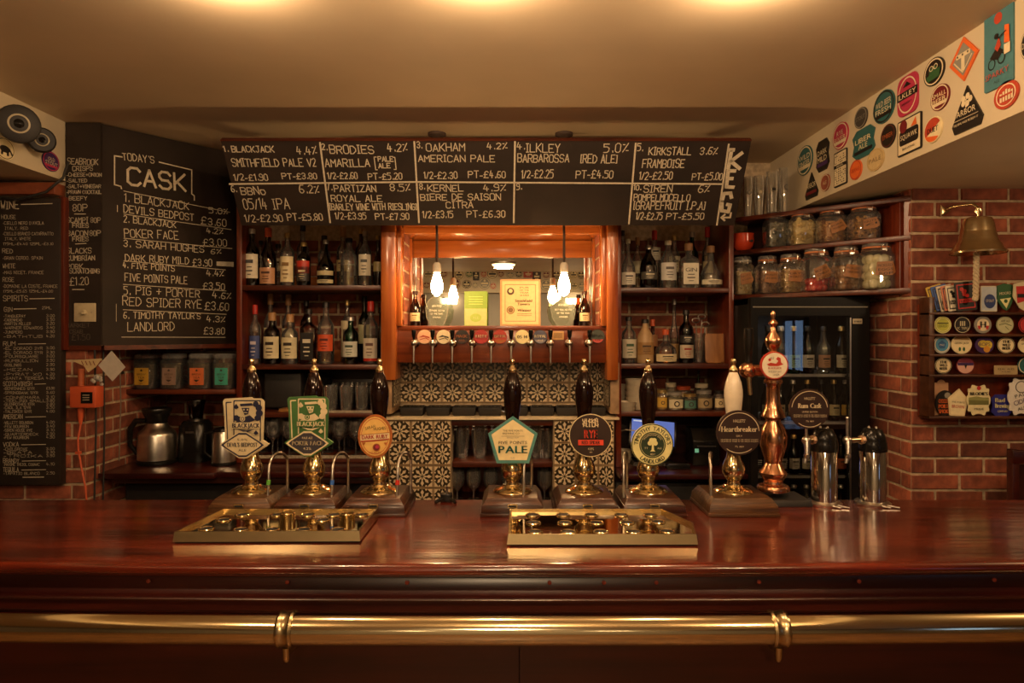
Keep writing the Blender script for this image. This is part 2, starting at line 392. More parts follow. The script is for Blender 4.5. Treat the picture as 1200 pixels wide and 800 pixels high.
# ================================================================ THE BACK BAR (shelving round a mirror)
bb = thing('back_bar', 'tall varnished wooden back bar of shelved bays either side of a mirror', 'shelving', (-.05, 3.6, 0))
DF = 3.60; DB = 4.0
def part(mb, name, parent, **k): return mb.build(name, parent, **k)
def pbox(name, parent, x0, x1, y0, y1, z0, z1, m, bevel=.0025, **k):
    b = MB(); b.box(x0, x1, y0, y1, z0, z1, m); return b.build(name, parent, bevel=bevel, **k)
XL0, XL1, XR0, XR1 = -1.425, -.685, .57, 1.145      # bay openings at DF
pbox('upright', bb, XL0-.028, XL0, DF, DB, 1.016, 2.62, shelf_v)
pbox('upright', bb, XR1, XR1+.025, DF, DB, 1.001, 2.62, shelf_v)
# broad glossy uprights that flank the centre
XC0, XC1 = -.574, .466
pbox('broad_upright', bb, XL1+.02, XC0-.015, 3.46, DB, 1.46, 2.62, orange_v, .006)
pbox('broad_upright', bb, XC1+.015, XR0-.03, 3.46, DB, 1.46, 2.62, orange_v, .006)
pbox('upright', bb, XL1, XL1+.02, 3.56, DB, 1.016, 2.62, shelf_v)
pbox('upright', bb, XR0-.03, XR0, 3.56, DB, 1.001, 2.62, shelf_v)
# backs of the bays: low panels, bare brick shows above them
def zs(py, d=DF): return EYE-(py-HZ)/F*d
LZ = [zs(334), zs(427), zs(483), zs(536)]
RZ = [zs(337), zs(426), zs(482)]
for z in LZ: pbox('shelf', bb, XL0, XL1, DF, DB, z-.026, z, shelf_w)
for z in RZ: pbox('shelf', bb, XR0, XR1, DF, DB, z-.026, z, shelf_w)
pbox('back_panel', bb, XL0, XL1, DB-.012, DB, .9, 1.50, dark_w); pbox('back_panel', bb, XR0, XR1, DB-.012, DB, .9, 1.28, dark_w)
for z, x0, x1 in ((LZ[0], XL0, XL1), (LZ[1], XL0, XL1), (RZ[0], XR0, XR1)):
    pbox('shelf_upstand', bb, x0, x1, DB-.06, DB-.012, z, z+.07, orange_h)
# header rails over the mirror
pbox('header_rail', bb, XC0-.015, XC1+.015, 3.46, 3.60, 2.255, 2.50, orange_h, .006)
pbox('header_rail', bb, XC0, XC1, 3.60, 3.90, 2.225, 2.30, orange_h, .004)
pbox('header_board', bb, XC0, XC1, 3.88, 3.90, 2.128, 2.225, orange_h, .004)
pbox('cornice', bb, XC0-.015, XC1+.015, 3.445, 3.46, 2.245, 2.268, orange_h, .006)
for x0, x1 in ((XC0-.015, XC0+.012), (XC1-.012, XC1+.015)):
    pbox('jamb_strip', bb, x0, x1, 3.47, 3.56, 1.735, 2.245, orange_v, .004)
    pbox('jamb_strip', bb, x0+(.006 if x0 < 0 else -.006), x1+(.006 if x0 < 0 else -.006), 3.80, 3.89, 1.735, 2.225, orange_v, .004)
# narrow brick returns inside the opening
for sx, X in ((1, XC0), (-1, XC1)):
    P = Plane((X, 3.56, 0), (0, sx, 0), (0, 0, 1)); M = P.mx()
    pbox('brick_return', bb, X-.014, X+.002 if sx > 0 else X+.014, 3.55, 3.89, 1.735, 2.225, mortar, 0) if sx > 0 else pbox('brick_return', bb, X-.002, X+.014, 3.55, 3.89, 1.735, 2.225, mortar, 0)
    z = 1.74; k = 0
    while z < 2.20:
        o = bpy.data.objects.new('brick', R.choice(BR)); C.objects.link(o); o.parent = bb
        c = .125*sx
        o.matrix_basis = Matrix.Translation(-bb.location) @ M @ Matrix.Translation((c, 0, z+.033)); z += .0735
# mirror
b = MB(); mirror_m = mat('mirror_silver', (.86, .86, .80), .0, 1, 0, 1); b.box(XC0, XC1, 3.895, 3.90, 1.735, 2.135, mirror_m); b.build('mirror', bb)
pbox('mirror_backing', bb, XC0-.015, XC1+.015, 3.901, 3.92, 1.735, 2.5, dark_w, 0)
# ledge and beer-tap panel
pbox('ledge', bb, XC0-.02, XC1+.03, 3.50, 3.90, 1.712, 1.737, panel_w)
pbox('tap_board', bb, XC0-.02, XC1+.05, 3.50, 3.56, 1.548, 1.712, panel_w, .003)
# tiled recess
XT0, XT1 = -.615, .505
tile_base = mat('tile_dark_glaze', (.050, .036, .020), .25, var=.2, scale=30, coat=.3)
tile_cream = mat('tile_cream_glaze', (.72, .58, .37), .3, var=.1, scale=60, coat=.3)
tile_tan = mat('tile_tan_glaze', (.46, .30, .15), .3, var=.1, scale=60, coat=.3)
TS = .116
def tile_mesh():
    t = MB(); h = TS/2-.0012
    t.box(-h, h, 0, .008, -h, h, tile_base)
    a = Art(t, -.0001); k = TS/2
    # tan frame lines round the edge
    for i in range(4):
        c, s_ = (1, 0, -1, 0)[i], (0, 1, 0, -1)[i]
        q = lambda x, z: (x*c-z*s_, x*s_+z*c)
        a.y = -.0004; a.mb.add([(*[q(-.96*k, .96*k)][0][:1], a.y, q(-.96*k, .96*k)[1]), (q(.96*k,.96*k)[0], a.y, q(.96*k,.96*k)[1]), (q(.90*k,.90*k)[0], a.y, q(.90*k,.90*k)[1]), (q(-.90*k,.90*k)[0], a.y, q(-.90*k,.90*k)[1])], [(0,3,2,1)], tile_tan)
    for i in range(8):
        th = PI/4*i; L = .86*k if i % 2 == 0 else .80*k; w_ = .135*k; c, s_ = math.cos(th), math.sin(th)
        pts = [(.08*L,0),(.30*L,.55*w_),(.44*L,.3*w_),(.70*L,1.1*w_),(L,0),(.70*L,-1.1*w_),(.44*L,-.3*w_),(.30*L,-.55*w_)]
        t.add([(x*c-z*s_, -.0008, x*s_+z*c) for x, z in pts], [tuple(range(8))], tile_cream)
    for i in range(4):
        for j in (-1, 1):   # leaf pairs beside each diagonal, and quarter rosettes in the corners
            th = PI/4+PI/2*i+j*.39; c, s_ = math.cos(th), math.sin(th); L = .90*k
            t.add([(L*c+.085*k*math.cos(q), -.0008, L*s_+.085*k*math.sin(q)) for q in [2*PI*n/6 for n in range(6)]], [tuple(range(6))], tile_cream)
        sx, sz = ((1,1),(-1,1),(-1,-1),(1,-1))[i]
        t.add([(sx*(.88*k), -.0009, sz*(.88*k)), (sx*.46*k, -.0009, sz*.88*k), (sx*.66*k, -.0009, sz*.66*k), (sx*.88*k, -.0009, sz*.46*k)], [(0,1,2,3) if sx*sz > 0 else (3,2,1,0)], tile_cream)
    me = bpy.data.meshes.new('tile'); me.from_pydata(t.v, [], t.f)
    for m in t.mats: me.materials.append(m)
    me.polygons.foreach_set('material_index', t.m); me.update(); return me
TM = tile_mesh()
def tiles(parent, plane, u0, v1, nu, nv, su=TS):
    """separate tiles hung from the top edge v1; cut tiles are squeezed to fit"""
    M = plane.mx()
    for i in range(math.ceil(nu)):
        for j in range(math.ceil(nv)):
            fx = min(1, nu-i); fz = min(1, nv-j)
            if fx < .15 or fz < .15: continue
            o = bpy.data.objects.new('tile', TM); C.objects.link(o); o.parent = parent
            o.matrix_basis = Matrix.Translation(-parent.location) @ M @ Matrix.Translation((u0+(i+fx/2)*TS, -.008, v1-(j+fz/2)*TS)) @ Matrix.Diagonal((fx, 1, fz, 1))
tl = thing('tiled_recess', 'patterned black and cream tiled alcove under the row of beer taps', 'tiling', (-.055, 3.55, 1.0))
DT = 3.74
pbox('recess_backing', tl, XT0, XT1, DT, DT+.03, 1.30, 1.56, mortar, 0)
tiles(tl, Plane((0, DT, 0), (1, 0, 0), (0, 0, 1)), XT0, 1.545, (XT1-XT0)/TS, 1.95)
for sx, X in ((1, XT0), (-1, XT1)):
    pbox('side_cheek', tl, X-(.045 if sx > 0 else 0), X+(.0 if sx > 0 else .045), 3.5, DT, 1.285, 1.548, mat('unglazed_tile_edge', (.38, .24, .13), .5, var=.2), .002)
    tiles(tl, Plane((X, 3.50 if sx > 0 else DT, 0), (0, sx, 0), (0, 0, 1)), 0, 1.545, 2.05, 1.95)
tz = zs(489, 3.5)
pbox('drip_shelf', tl, XT0-.045, XT1+.045, 3.49, DT, tz-.012, tz, tile_cream, .002)
# lower tiled pillars and the shelved gap between them
XG0, XG1 = -.312, .212
for x0, x1 in ((XT0-.02, XG0), (XG1, XT1+.02)):
    pbox('pillar_backing', tl, x0, x1, 3.515, 3.62, .80, tz-.012, mortar, 0)
tiles(tl, Plane((0, 3.515, 0), (1, 0, 0), (0, 0, 1)), XT0-.02, tz-.014, (XG0-XT0+.02)/TS, 4)
tiles(tl, Plane((0, 3.515, 0), (1, 0, 0), (0, 0, 1)), XG1, tz-.014, (XT1-XG1+.02)/TS, 4)
GZ = zs(541, 3.55)
pbox('shelf', bb, XG0, XG1, 3.56, 3.95, GZ-.03, GZ, shelf_w)
pbox('shelf', bb, XG0, XG1, 3.52, 3.95, zs(598, 3.52)-.03, zs(598, 3.52), shelf_w)
pbox('recess_lining', bb, XG0, XG1, 3.95, 3.965, .7, 1.27, panel_w)
pbox('recess_rail', bb, XG0, XG1, 3.52, 3.55, tz-.045, tz-.014, shelf_w)

# worktops beside the recess, cupboards beneath them
lc = thing('left_worktop', 'dark wooden worktop in the left corner carrying the coffee machines', 'worktop', (-1.4, 3.6, 0))
pbox('worktop', lc, -2.02, -1.455, 3.33, 4.0, .988, 1.015, mahog_d); pbox('worktop', lc, -1.455, XL1+.02, 3.36, 3.98, .988, 1.015, mahog_d)
pbox('cupboard_front', lc, -1.98, XL1+.02, 3.50, 3.54, 0, .93, blackm); pbox('apron', lc, -1.98, XL1+.02, 3.38, 3.40, .955, .988, dark_w)
rc = thing('right_worktop', 'dark wooden worktop under the right shelves carrying the till', 'worktop', (.85, 3.6, 0))
pbox('worktop', rc, XT1+.03, 1.17, 3.38, 3.98, .975, 1.0, mahog_d); pbox('cupboard_front', rc, XT1+.03, 1.17, 3.50, 3.54, 0, .93, blackm)

# ================================================================ THE BAR COUNTER
bar = thing('bar_counter', 'long glossy mahogany bar counter with a hollow moulding below its top', 'bar counter', (0, 2.1, 0))
def bow(x): return -.045*max(0, 1-(x/1.9)**2)
NX = 40; X0, X1 = -2.9, 3.2
def strip(prof, m, name, smooth=True):
    """sweep a (y,z) profile along the gently bowed front"""
    b = MB(); k = len(prof); vs = []
    for i in range(NX+1):
        x = X0+(X1-X0)*i/NX
        for y, z in prof: vs.append((x, y+bow(x), z))
    b.add(vs, [(i*k+j, (i+1)*k+j, (i+1)*k+j+1, i*k+j+1) for i in range(NX) for j in range(k-1)], m, smooth); return b.build(name, bar)
b = MB(); vs = []
for i in range(NX+1):
    x = X0+(X1-X0)*i/NX; vs += [(x, 1.83+bow(x), 1.10), (x, 2.455, 1.10), (x, 2.455, 1.062), (x, 1.83+bow(x), 1.062)]
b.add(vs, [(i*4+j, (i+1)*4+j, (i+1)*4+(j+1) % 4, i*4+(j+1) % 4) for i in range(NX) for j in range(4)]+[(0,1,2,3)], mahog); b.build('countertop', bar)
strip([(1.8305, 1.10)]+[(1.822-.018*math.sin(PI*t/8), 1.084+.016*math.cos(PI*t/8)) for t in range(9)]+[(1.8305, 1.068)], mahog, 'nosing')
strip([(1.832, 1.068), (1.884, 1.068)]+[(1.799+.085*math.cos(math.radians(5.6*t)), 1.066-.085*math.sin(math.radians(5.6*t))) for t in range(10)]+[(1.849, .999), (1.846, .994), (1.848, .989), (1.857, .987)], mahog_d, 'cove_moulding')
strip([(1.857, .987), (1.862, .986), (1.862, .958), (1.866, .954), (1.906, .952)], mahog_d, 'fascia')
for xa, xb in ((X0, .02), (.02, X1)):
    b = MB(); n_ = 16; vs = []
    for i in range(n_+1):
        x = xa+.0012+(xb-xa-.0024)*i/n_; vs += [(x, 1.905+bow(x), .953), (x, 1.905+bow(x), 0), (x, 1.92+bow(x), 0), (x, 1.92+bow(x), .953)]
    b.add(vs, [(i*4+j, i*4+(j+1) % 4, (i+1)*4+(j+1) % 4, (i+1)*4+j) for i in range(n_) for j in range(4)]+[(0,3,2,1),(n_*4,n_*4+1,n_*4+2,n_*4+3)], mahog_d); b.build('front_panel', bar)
for x in (-.975, -.60, -.28, .10, .245, .385, .66, .93, 1.3):
    b = MB(); yy = 1.858+bow(x); b.lathe([(.0055, 0), (.0055, .004), (.003, .005)], 10, flat('8c2f18'), (x, yy+.008, 1.035), (0, -1, 0)); b.build('screw_plug', bar)
pbox('rear_support', bar, X0, X1, 2.36, 2.44, 0, 1.06, dark_w, 0)

rail = thing('brass_rail', 'thick polished brass rail running the full width of the bar front', 'rail', (0, 1.75, .955))
zr = .957; rr = .0395
b = MB(); b.tube([(X0+(X1-X0)*i/NX, 1.755+bow(X0+(X1-X0)*i/NX), zr) for i in range(NX+1)], rr, 32, brass_t); b.build('tube', rail)
for px in (342, 905):
    x = (px-600)/F*1.75; yb = 1.755+bow(x); s = -1 if px > 600 else 1
    g = thing('x', '', ''); bpy.data.objects.remove(g)
    b = MB(); b.lathe([(rr-.002, -.019), (rr+.004, -.02), (rr+.0065, -.014), (rr+.003, -.009), (rr+.003, .009), (rr+.0065, .014), (rr+.004, .02), (rr-.002, .019)], 28, brass_o, (x, yb, zr), (1, 0, 0), caps=False)
    b.tube([(x, yb-.008, zr-rr-.002), (x, yb-.006, zr-rr-.028), (x, yb-.004, zr-rr-.038)], [.010, .010, .007], 12, brass_o)
    b.tube([(x, yb, zr-rr-.016), (x+.02*s, yb+.05, zr-rr-.01), (x+.04*s, 1.89, zr-rr-.004)], .011, 12, brass_o)
    b.lathe([(.034, 0), (.034, .006), (.026, .011), (.013, .013)], 20, brass_o, (x+.04*s, 1.905+bow(x), zr-rr-.002), (0, -1, 0))
    for dx in (-.022, .022): b.sphere((x+.04*s+dx, 1.893+bow(x), zr-rr-.002), .004, brass_o, 8)
    b.build('bracket', rail)

# ================================================================ CEILING LAMPS (out of frame above the bar, one behind the camera, added fill lamps in front of the bar)
shade_m = glass('lamp_glass', (.95, .85, .7), .1, 1, .2); bulb_m = mat('lamp_glow', (1, .62, .28), .5, emit=5, var=0)
for i, x in enumerate((-.80, -.08, .67)):
    t = thing('ceiling_lamp', ('left', 'middle', 'right')[i]+' one of three small brass ceiling lamps above the bar', 'lamp', (x, 1.80, CEIL), group='ceiling lamps over the bar')
    b = MB(); b.lathe([(.04, 0), (.04, -.010), (.015, -.016), (.012, -.045)], 16, brass_o, (x, 1.80, CEIL)); b.build('fitting', t)
for i, x in enumerate((-1.35, .06, 1.25)):  # made-up fittings that carry the added fill lights
    t = thing('ceiling_lamp', ('left', 'middle', 'right')[i]+' one of three added fill lamp fittings in front of the bar', 'lamp', (x, .35, CEIL), group='added fill lamps in front of the bar')
    b = MB(); b.lathe([(.05, 0), (.05, -.012), (.015, -.02), (.012, -.13)], 16, brass_o, (x, .35, CEIL)); b.build('fitting', t)
t = thing('ceiling_lamp', 'round glowing ceiling lamp seen reflected in the mirror', 'lamp', (-.12, -1.9, CEIL))
b = MB(); b.lathe([(.19, 0), (.19, -.02), (.17, -.03)], 24, steel, (-.12, -1.9, CEIL)); b.build('rim', t)
b = MB(); b.lathe([(.165, -.03), (.15, -.05), (.10, -.065), (1e-5, -.07)], 24, bulb_m, (-.12, -1.9, CEIL), caps=False); b.build('diffuser', t)
lamp_w = mat('wall_lamp_glow', (1, .72, .42), .5, emit=9, var=0)
for i, X in enumerate((-1.02, 1.0)):
    t = thing('wall_lamp', 'square glowing wall lamp reflected at the %s of the mirror' % ('left' if i == 0 else 'right'), 'lamp', (X, -3.35, 2.22))
    b = MB(); b.box(X-.12, X+.12, -3.45, -3.36, 2.17, 2.27, lamp_w); b.build('shade', t, bevel=.01); b = MB(); b.box(X-.04, X+.04, -3.5, -3.45, 2.18, 2.26, brass_o); b.build('wall_plate', t)

# ================================================================ PENDANT LAMPS IN FRONT OF THE MIRROR
bulb_glow = mat('bulb_filament_glow', (1, .60, .25), .4, emit=110, var=0)
white_cer = mat('white_ceramic', (.62, .56, .46), .35, var=.05)
cord_m = mat('brown_flex', (.05, .028, .018), .7)
for i, (px, pd, lab) in enumerate(((512, 3.42, 'glowing bare bulb on brown flex hanging over the left glass trophy'), (661, 3.42, 'glowing bare bulb on brown flex hanging over the right glass trophy'))):
    p = at(px, 330, pd); t = thing('pendant_lamp', lab, 'lamp', (p.x, p.y, CEIL), group=None)
    zt = at(px, 318, pd).z
    b = MB(); b.rod((p.x, p.y, CEIL), (p.x, p.y, zt+.04), .0065, cord_m); b.build('flex', t)
    b = MB(); b.lathe([(.012, .045), (.019, .035), (.021, 0), (.019, -.006)], 14, white_cer, (p.x, p.y, zt)); b.build('bulb_holder', t)
    b = MB(); b.lathe([(.012, 0), (.018, -.015), (.029, -.055), (.031, -.075), (.024, -.10), (.010, -.115), (1e-4, -.118)], 14, bulb_glow, (p.x, p.y, zt-.006), caps=False); b.build('bulb', t)
    b = MB(); b.lathe([(.045, 0), (.045, -.012), (.01, -.03)], 14, cord_m, (p.x, p.y, CEIL)); b.build('ceiling_rose', t)

# ================================================================ CHALKBOARDS
# the keg board leans forward over the shelves
A = Vector((-1.32, 3.10, 2.560)); Bv = Vector((-1.32, 3.33, 2.224)); Wk = 2.405
up = (A-Bv).normalized(); KP = Plane(Bv, (1, 0, 0), up); KH = (A-Bv).length; KM = KP.mx()
kb = thing('chalkboard', 'long tilted chalkboard listing ten numbered keg beers above the mirror', 'chalkboard', tuple(Bv+Vector((Wk/2, 0, 0))))
b = MB(KM); b.box(0, Wk, .001, .022, 0, KH+.012, board_m); b.build('board', kb)
b = MB(KM); b.box(0, Wk, -.002, .024, KH+.012, KH+.018, shelf_w); b.build('top_edge_strip', kb)
b = MB(KM); b.box(.3, .34, .022, .22, .1, .14, dark_w); b.build('hanging_bracket', kb); b = MB(KM); b.box(Wk-.34, Wk-.3, .022, .22, .1, .14, dark_w); b.build('hanging_bracket', kb)
b = MB(KM)
def kline(x0, y0, x1, y1, wd=.008): stroke_line(b, [KP.uv(x0, y0), KP.uv(x1, y1)], wd, chalk_m)
kline(269, 215.5, 488, 213); kline(488, 213, 847, 215.5)
for q in ((375,167,387,260.5),(485.5,165.7,491,260.5),(603.5,166,602,260.5),(745,168,737,262),(854,169,840,263.5)): kline(*q)
b.build('ruled_lines', kb)
b = MB(KM)
def K(s, x0, y0, x1, h, f=3.871, ox=260, y1=None):
    X0_, Y0_, X1_, H_ = ox+x0/f, 160+y0/f, ox+x1/f, h/f
    a = KP.uv(X0_, Y0_); c = KP.uv(X1_, Y0_); top = KP.uv(X0_, Y0_-H_); chalk(b, s, a, c, abs(top[1]-a[1]), chalk_m, .0042)
for a_ in (("1.",10,68,30,24),("BLACKJACK",48,70,238,26),("4.4%",342,80,435,36),("SMITHFIELD PALE V2",50,135,428,34),("1/2-£1.90",58,198,210,28),("PT-£3.80",275,192,432,26),
  ("2.",456,60,478,28),("BRODIES",492,76,690,36),("4.2%",752,66,845,36),("AMARILLA",470,136,672,34),("[",697,148,706,58),("PALE",710,112,778,22),("ALE",712,142,765,22),("]",782,148,790,58),
  ("1/2-£2.60",482,192,616,28),("PT-£5.20",665,194,818,28),("3.",886,52,908,28),("OAKHAM",928,66,1102,34),("AMERICAN PALE",892,114,1238,30),("4.2%",1204,56,1296,28),("1/2-£2.30",918,190,1068,30),("PT-£4.60",1118,187,1286,30),
  ("6.",46,250,68,26),("BBNo",90,262,200,34),("6.2%",355,256,445,34),("05/14 IPA",103,328,310,46),("1/2-£2.90",108,386,278,32),("PT-£5.80",300,380,458,30),
  ("7.",478,242,500,30),("PARTIZAN",512,250,700,30),("8.5%",765,246,857,32),("ROYAL ALE",498,294,728,28),("[BARLEY WINE WITH RIESLING]",492,332,884,28),("1/2-£3.95",516,374,655,30),("PT-£7.90",698,376,850,28),
  ("8.",898,238,920,28),("KERNEL",935,248,1095,30),("4.9%",1188,246,1290,30),("BIERE DE SAISON",902,288,1264,28),("CITRA",1018,324,1140,30),("1/2-£3.15",912,368,1048,30),("PT-£6.30",1112,366,1284,30)): K(*a_)
for a_ in (("4.",172,55,205,28),("ILKLEY",212,68,360,36),("5.0%",552,68,662,38),("BARBAROSSA",175,112,400,34),("[RED ALE]",452,115,610,36),("1/2-£2.25",192,182,330,34),("PT-£4.50",430,182,592,34),("9.",170,232,192,26),
  ("5.",700,62,724,30),("KIRKSTALL",750,80,935,32),("3.6%",975,78,1052,32),("FRAMBOISE",722,136,905,36),("1/2-£2.50",708,188,852,32),("PT-£5.00",940,190,1072,30),
  ("10.",684,234,716,22),("SIREN",728,244,852,32),("6%",968,244,1018,30),("POMPELMOCELLO",684,282,930,28),("[GRAPEFRUIT I.P.A]",684,320,995,34),("1/2-£2.75",694,364,808,30),("PT-£5.50",828,364,990,28)): K(*a_, 3.75, 560)
b.build('beer_list_lettering', kb)
b = MB(KM)
def KB(pts, wd=.017): stroke_line(b, [KP.uv(560+x/3.75, 160+y/3.75) for x, y in pts], wd, chalk_m)
for q in ([(1115,58),(1100,138)],[(1160,72),(1112,108),(1150,140)],[(1106,58),(1124,58)],[(1130,150),(1100,150),(1092,220),(1122,222)],[(1098,184),(1118,184)],[(1114,268),(1110,248),(1082,250),(1072,285),(1072,325),(1100,330),(1108,300),(1096,298)]): KB(q)
for q in ([(1112,335),(1108,355),(1070,355)],[(1085,342),(1070,355),(1084,368)]): KB(q, .009)
b.build('large_keg_lettering', kb)

# corner chalkboards: narrow snack board and the angled cask board beside it
Zb = 1.640; TOP = 2.695
cb = thing('chalkboard', 'tall corner chalkboard of six cask ales with snack prices on its narrow left leaf', 'chalkboard', (-1.85, 3.4, Zb))
SP = Plane((-2.115, 3.235, Zb), (1, 0, 0), (0, 0, 1)); Q = Vector((-1.950, 3.262, Zb)); Q2 = Vector((-1.53, 3.80, Zb))
CP = Plane(Q, (Q2-Q), (0, 0, 1)); CW = (Q2-Q).length
b = MB(); n = [(-2.115, 3.236), (Q.x, 3.2365), (Q.x, Q.y), (Q2.x, Q2.y), (Q2.x, 4.0), (-2.02, 4.0), (-2.02, 3.245), (-2.115, 3.245)]
k = len(n); b.add([(x, y, Zb) for x, y in n]+[(x, y, TOP) for x, y in n], [tuple(range(k))[::-1], tuple(range(k, 2*k))]+[(i, (i+1) % k, (i+1) % k+k, i+k) for i in range(k)], board_m); b.build('board', cb)
b = MB(SP.mx()); b.box(0, .165, -.006, .004, -.022, .0, shelf_w); b.mx = CP.mx(); b.box(0, CW, -.006, .004, -.022, 0, shelf_w); b.build('bottom_trim', cb)
f4 = 2.963
b = MB(SP.mx())
def S4(P, s, x0, y0, x1, y1, h, wd=.0036, m=chalk_m):
    p = [(70+x/f4, 140+y/f4) for x, y in ((x0, y0), (x1, y1), (x0, y0-h))]
    a, c, t = (P.uv(*q) for q in p); chalk(b, s, a, c, abs(t[1]-a[1]), m, wd)
def L4(P, *pts, wd=.004): stroke_line(b, [P.uv(70+x/f4, 140+y/f4) for x, y in pts], wd, chalk_m)
for a_ in (("SEABROOK",27,155,133,158,20),("CRISPS",45,178,115,178,16),("-CHEESE+ONION",25,198,145,198,12),("-SALTED",25,218,95,218,12),("-SALT+VINEGAR",25,238,143,238,12),("-PRAWN COCKTAIL",25,258,145,258,12),("-BEEFY",25,280,95,280,13),("80P",46,318,96,318,24),
  ("SCAMPI",25,358,98,358,18),("80P",108,358,142,358,18),("FRIES",45,375,100,375,14),("BACON",25,404,98,404,18),("80P",105,404,142,404,18),("FRIES",45,422,100,422,14),("SLACKS",25,464,110,464,18),("CUMBRIAN",25,490,122,488,16),("PORK",25,518,80,518,16),("SCRATCHING",35,534,138,534,16),("£1.20",36,576,100,574,26)):
    S4(SP, *a_, .0028 if a_[-1] < 14 else .0036)
for q in (((52,328),(90,328)),((55,432),(92,430)),((45,590),(85,590))): L4(SP, *q)
b.build('snack_list_lettering', cb)
b = MB(SP.mx()); S4(SP, "MARKET", 22, 722, 105, 720, 14, .003, chalk_dim); S4(SP, "CRAB", 35, 742, 80, 742, 12, .003, chalk_dim); S4(SP, "£1.50", 42, 765, 105, 765, 20, .003, chalk_dim); b.build('half_erased_lettering', cb)
b = MB(CP.mx())
for a_ in (("TODAY'S",218,140,328,152,24),("1. BLACKJACK",225,284,448,314,28),("DEVILS BEDPOST",222,322,465,352,26),("5.0%",518,324,585,330,18),("£3.60",490,362,578,372,24),("2. BLACKJACK",222,356,403,376,22),("4.2%",510,394,568,398,18),("POKER FACE",225,408,412,416,28),("£3.00",498,438,580,440,24),
  ("3. SARAH HUGHES",222,440,500,462,24),("6%",525,466,562,466,16),("DARK RUBY MILD",228,492,448,502,24),("£3.90",462,508,528,510,24),("4. FIVE POINTS",220,514,398,527,20),("4.4%",510,542,570,545,20),("FIVE POINTS PALE",226,560,442,570,26),("£3.50",497,588,572,592,22),
  ("5. PIG + PORTER",222,606,485,618,28),("4.6%",530,618,595,624,22),("RED SPIDER RYE",218,645,492,656,30),("£3.60",503,660,586,664,28),("6. TIMOTHY TAYLOR'S",222,690,488,692,22),("4.3%",510,702,575,704,20),("LANDLORD",236,734,397,732,30),("£3.80",500,745,572,745,22)):
    S4(CP, *a_)
for q in (((222,248),(400,284),(590,322)),((222,328),(595,382)),((222,412),(598,448)),((222,490),(575,522)),((220,572),(578,595)),((220,660),(578,676)),((215,755),(575,756))): L4(CP, *q, wd=.003)
L4(CP, (200,298),(200,320), wd=.003); L4(CP, (196,640),(196,700), wd=.002)
for k in range(5): L4(CP, (545,494+k*3),(603,496+k*3.4), wd=.004)
b.build('cask_list_lettering', cb)
b = MB(CP.mx())
S4(CP, "CASK", 238, 226, 436, 250, 62, .012)
for q in (((216,130),(190,126),(190,226),(212,232),(214,240)),((345,148),(458,175),(458,258),(467,265),(467,280))): L4(CP, *q, wd=.006)
b.build('cask_heading_lettering', cb)
# light switch on the snack leaf
t = tag(bpy.data.objects.new('x', None), '', ''); bpy.data.objects.remove(t)
u0, v0 = SP.uv(88, 377); u1, v1 = SP.uv(113, 355); sw_m = mat('switch_plastic', (.52, .44, .28), .35)
t = thing('light_switch', 'square cream dimmer switch on the snack chalkboard', 'switch', tuple(SP.o+SP.u*(u0+u1)/2+SP.v*v0))
b = MB(SP.mx()); b.box(u0, u1, -.010, 0, v0, v1, sw_m); b.build('plate', t, bevel=.003)
b = MB(SP.mx()); b.lathe([(.013, 0), (.012, .012), (.009, .016)], 16, sw_m, ((u0+u1)/2, -.010, (v0+v1)/2), (0, -1, 0)); b.build('dimmer_knob', t)
for k in (-1, 1): b = MB(SP.mx()); b.lathe([(.003, 0), (.002, .002)], 8, steel, ((u0+u1)/2+k*.035, -.010, (v0+v1)/2), (0, -1, 0)); b.build('screw', t)

# wine and spirits board
WP = Plane((-2.70, 3.19, 0), (1, 0, 0), (0, 0, 1))
a0 = WP.uv(70, 568); a1 = WP.uv(70, 232)
wb = thing('chalkboard', 'narrow chalkboard of wine and spirit prices at the far left of the room', 'chalkboard', (-2.45, 3.2, a0[1]))
b = MB(WP.mx()); b.box(0, a0[0], .001, .045, a0[1], a1[1], board_m); b.build('board', wb, bevel=.002)
b = MB(WP.mx())
def WT(s, x0, y0, x1, h, y1=None, wd=None):
    a, c, t = WP.uv(x0/4, 220+y0/4), WP.uv(x1/4, 220+(y1 or y0)/4), WP.uv(x0/4, 220+(y0-h)/4); chalk(b, s, a, c, t[1]-a[1], chalk_m, wd or max(.0014, (t[1]-a[1])*.10))
for a_ in (("WINE",5,98,88,36),("HOUSE",8,146,74,18),("-CIELLO NERO D'AVOLA",14,172,205,14),("ITALY, RED",24,196,132,13),("-CIELLO BIANCO CATARRATTO",14,222,250,14),("ITALY, WHITE",24,245,145,13),("175ML-£4.40 125ML-£3.10",16,268,250,11),("RED",12,306,60,20),("-GRAN CERDO, SPAIN",14,336,200,14),("WHITE",14,376,72,20),("-MAS NICET, FRANCE",14,404,205,14),("ROSE",14,440,66,20),("-DOMAINE LA COSTE, FRANCE",14,468,270,14),("175ML-£5.65 125ML-£4.00",16,490,248,11),("SPIRITS",16,530,130,25),("GIN",20,580,58,20),("25ML",198,568,242,12)): WT(*a_)
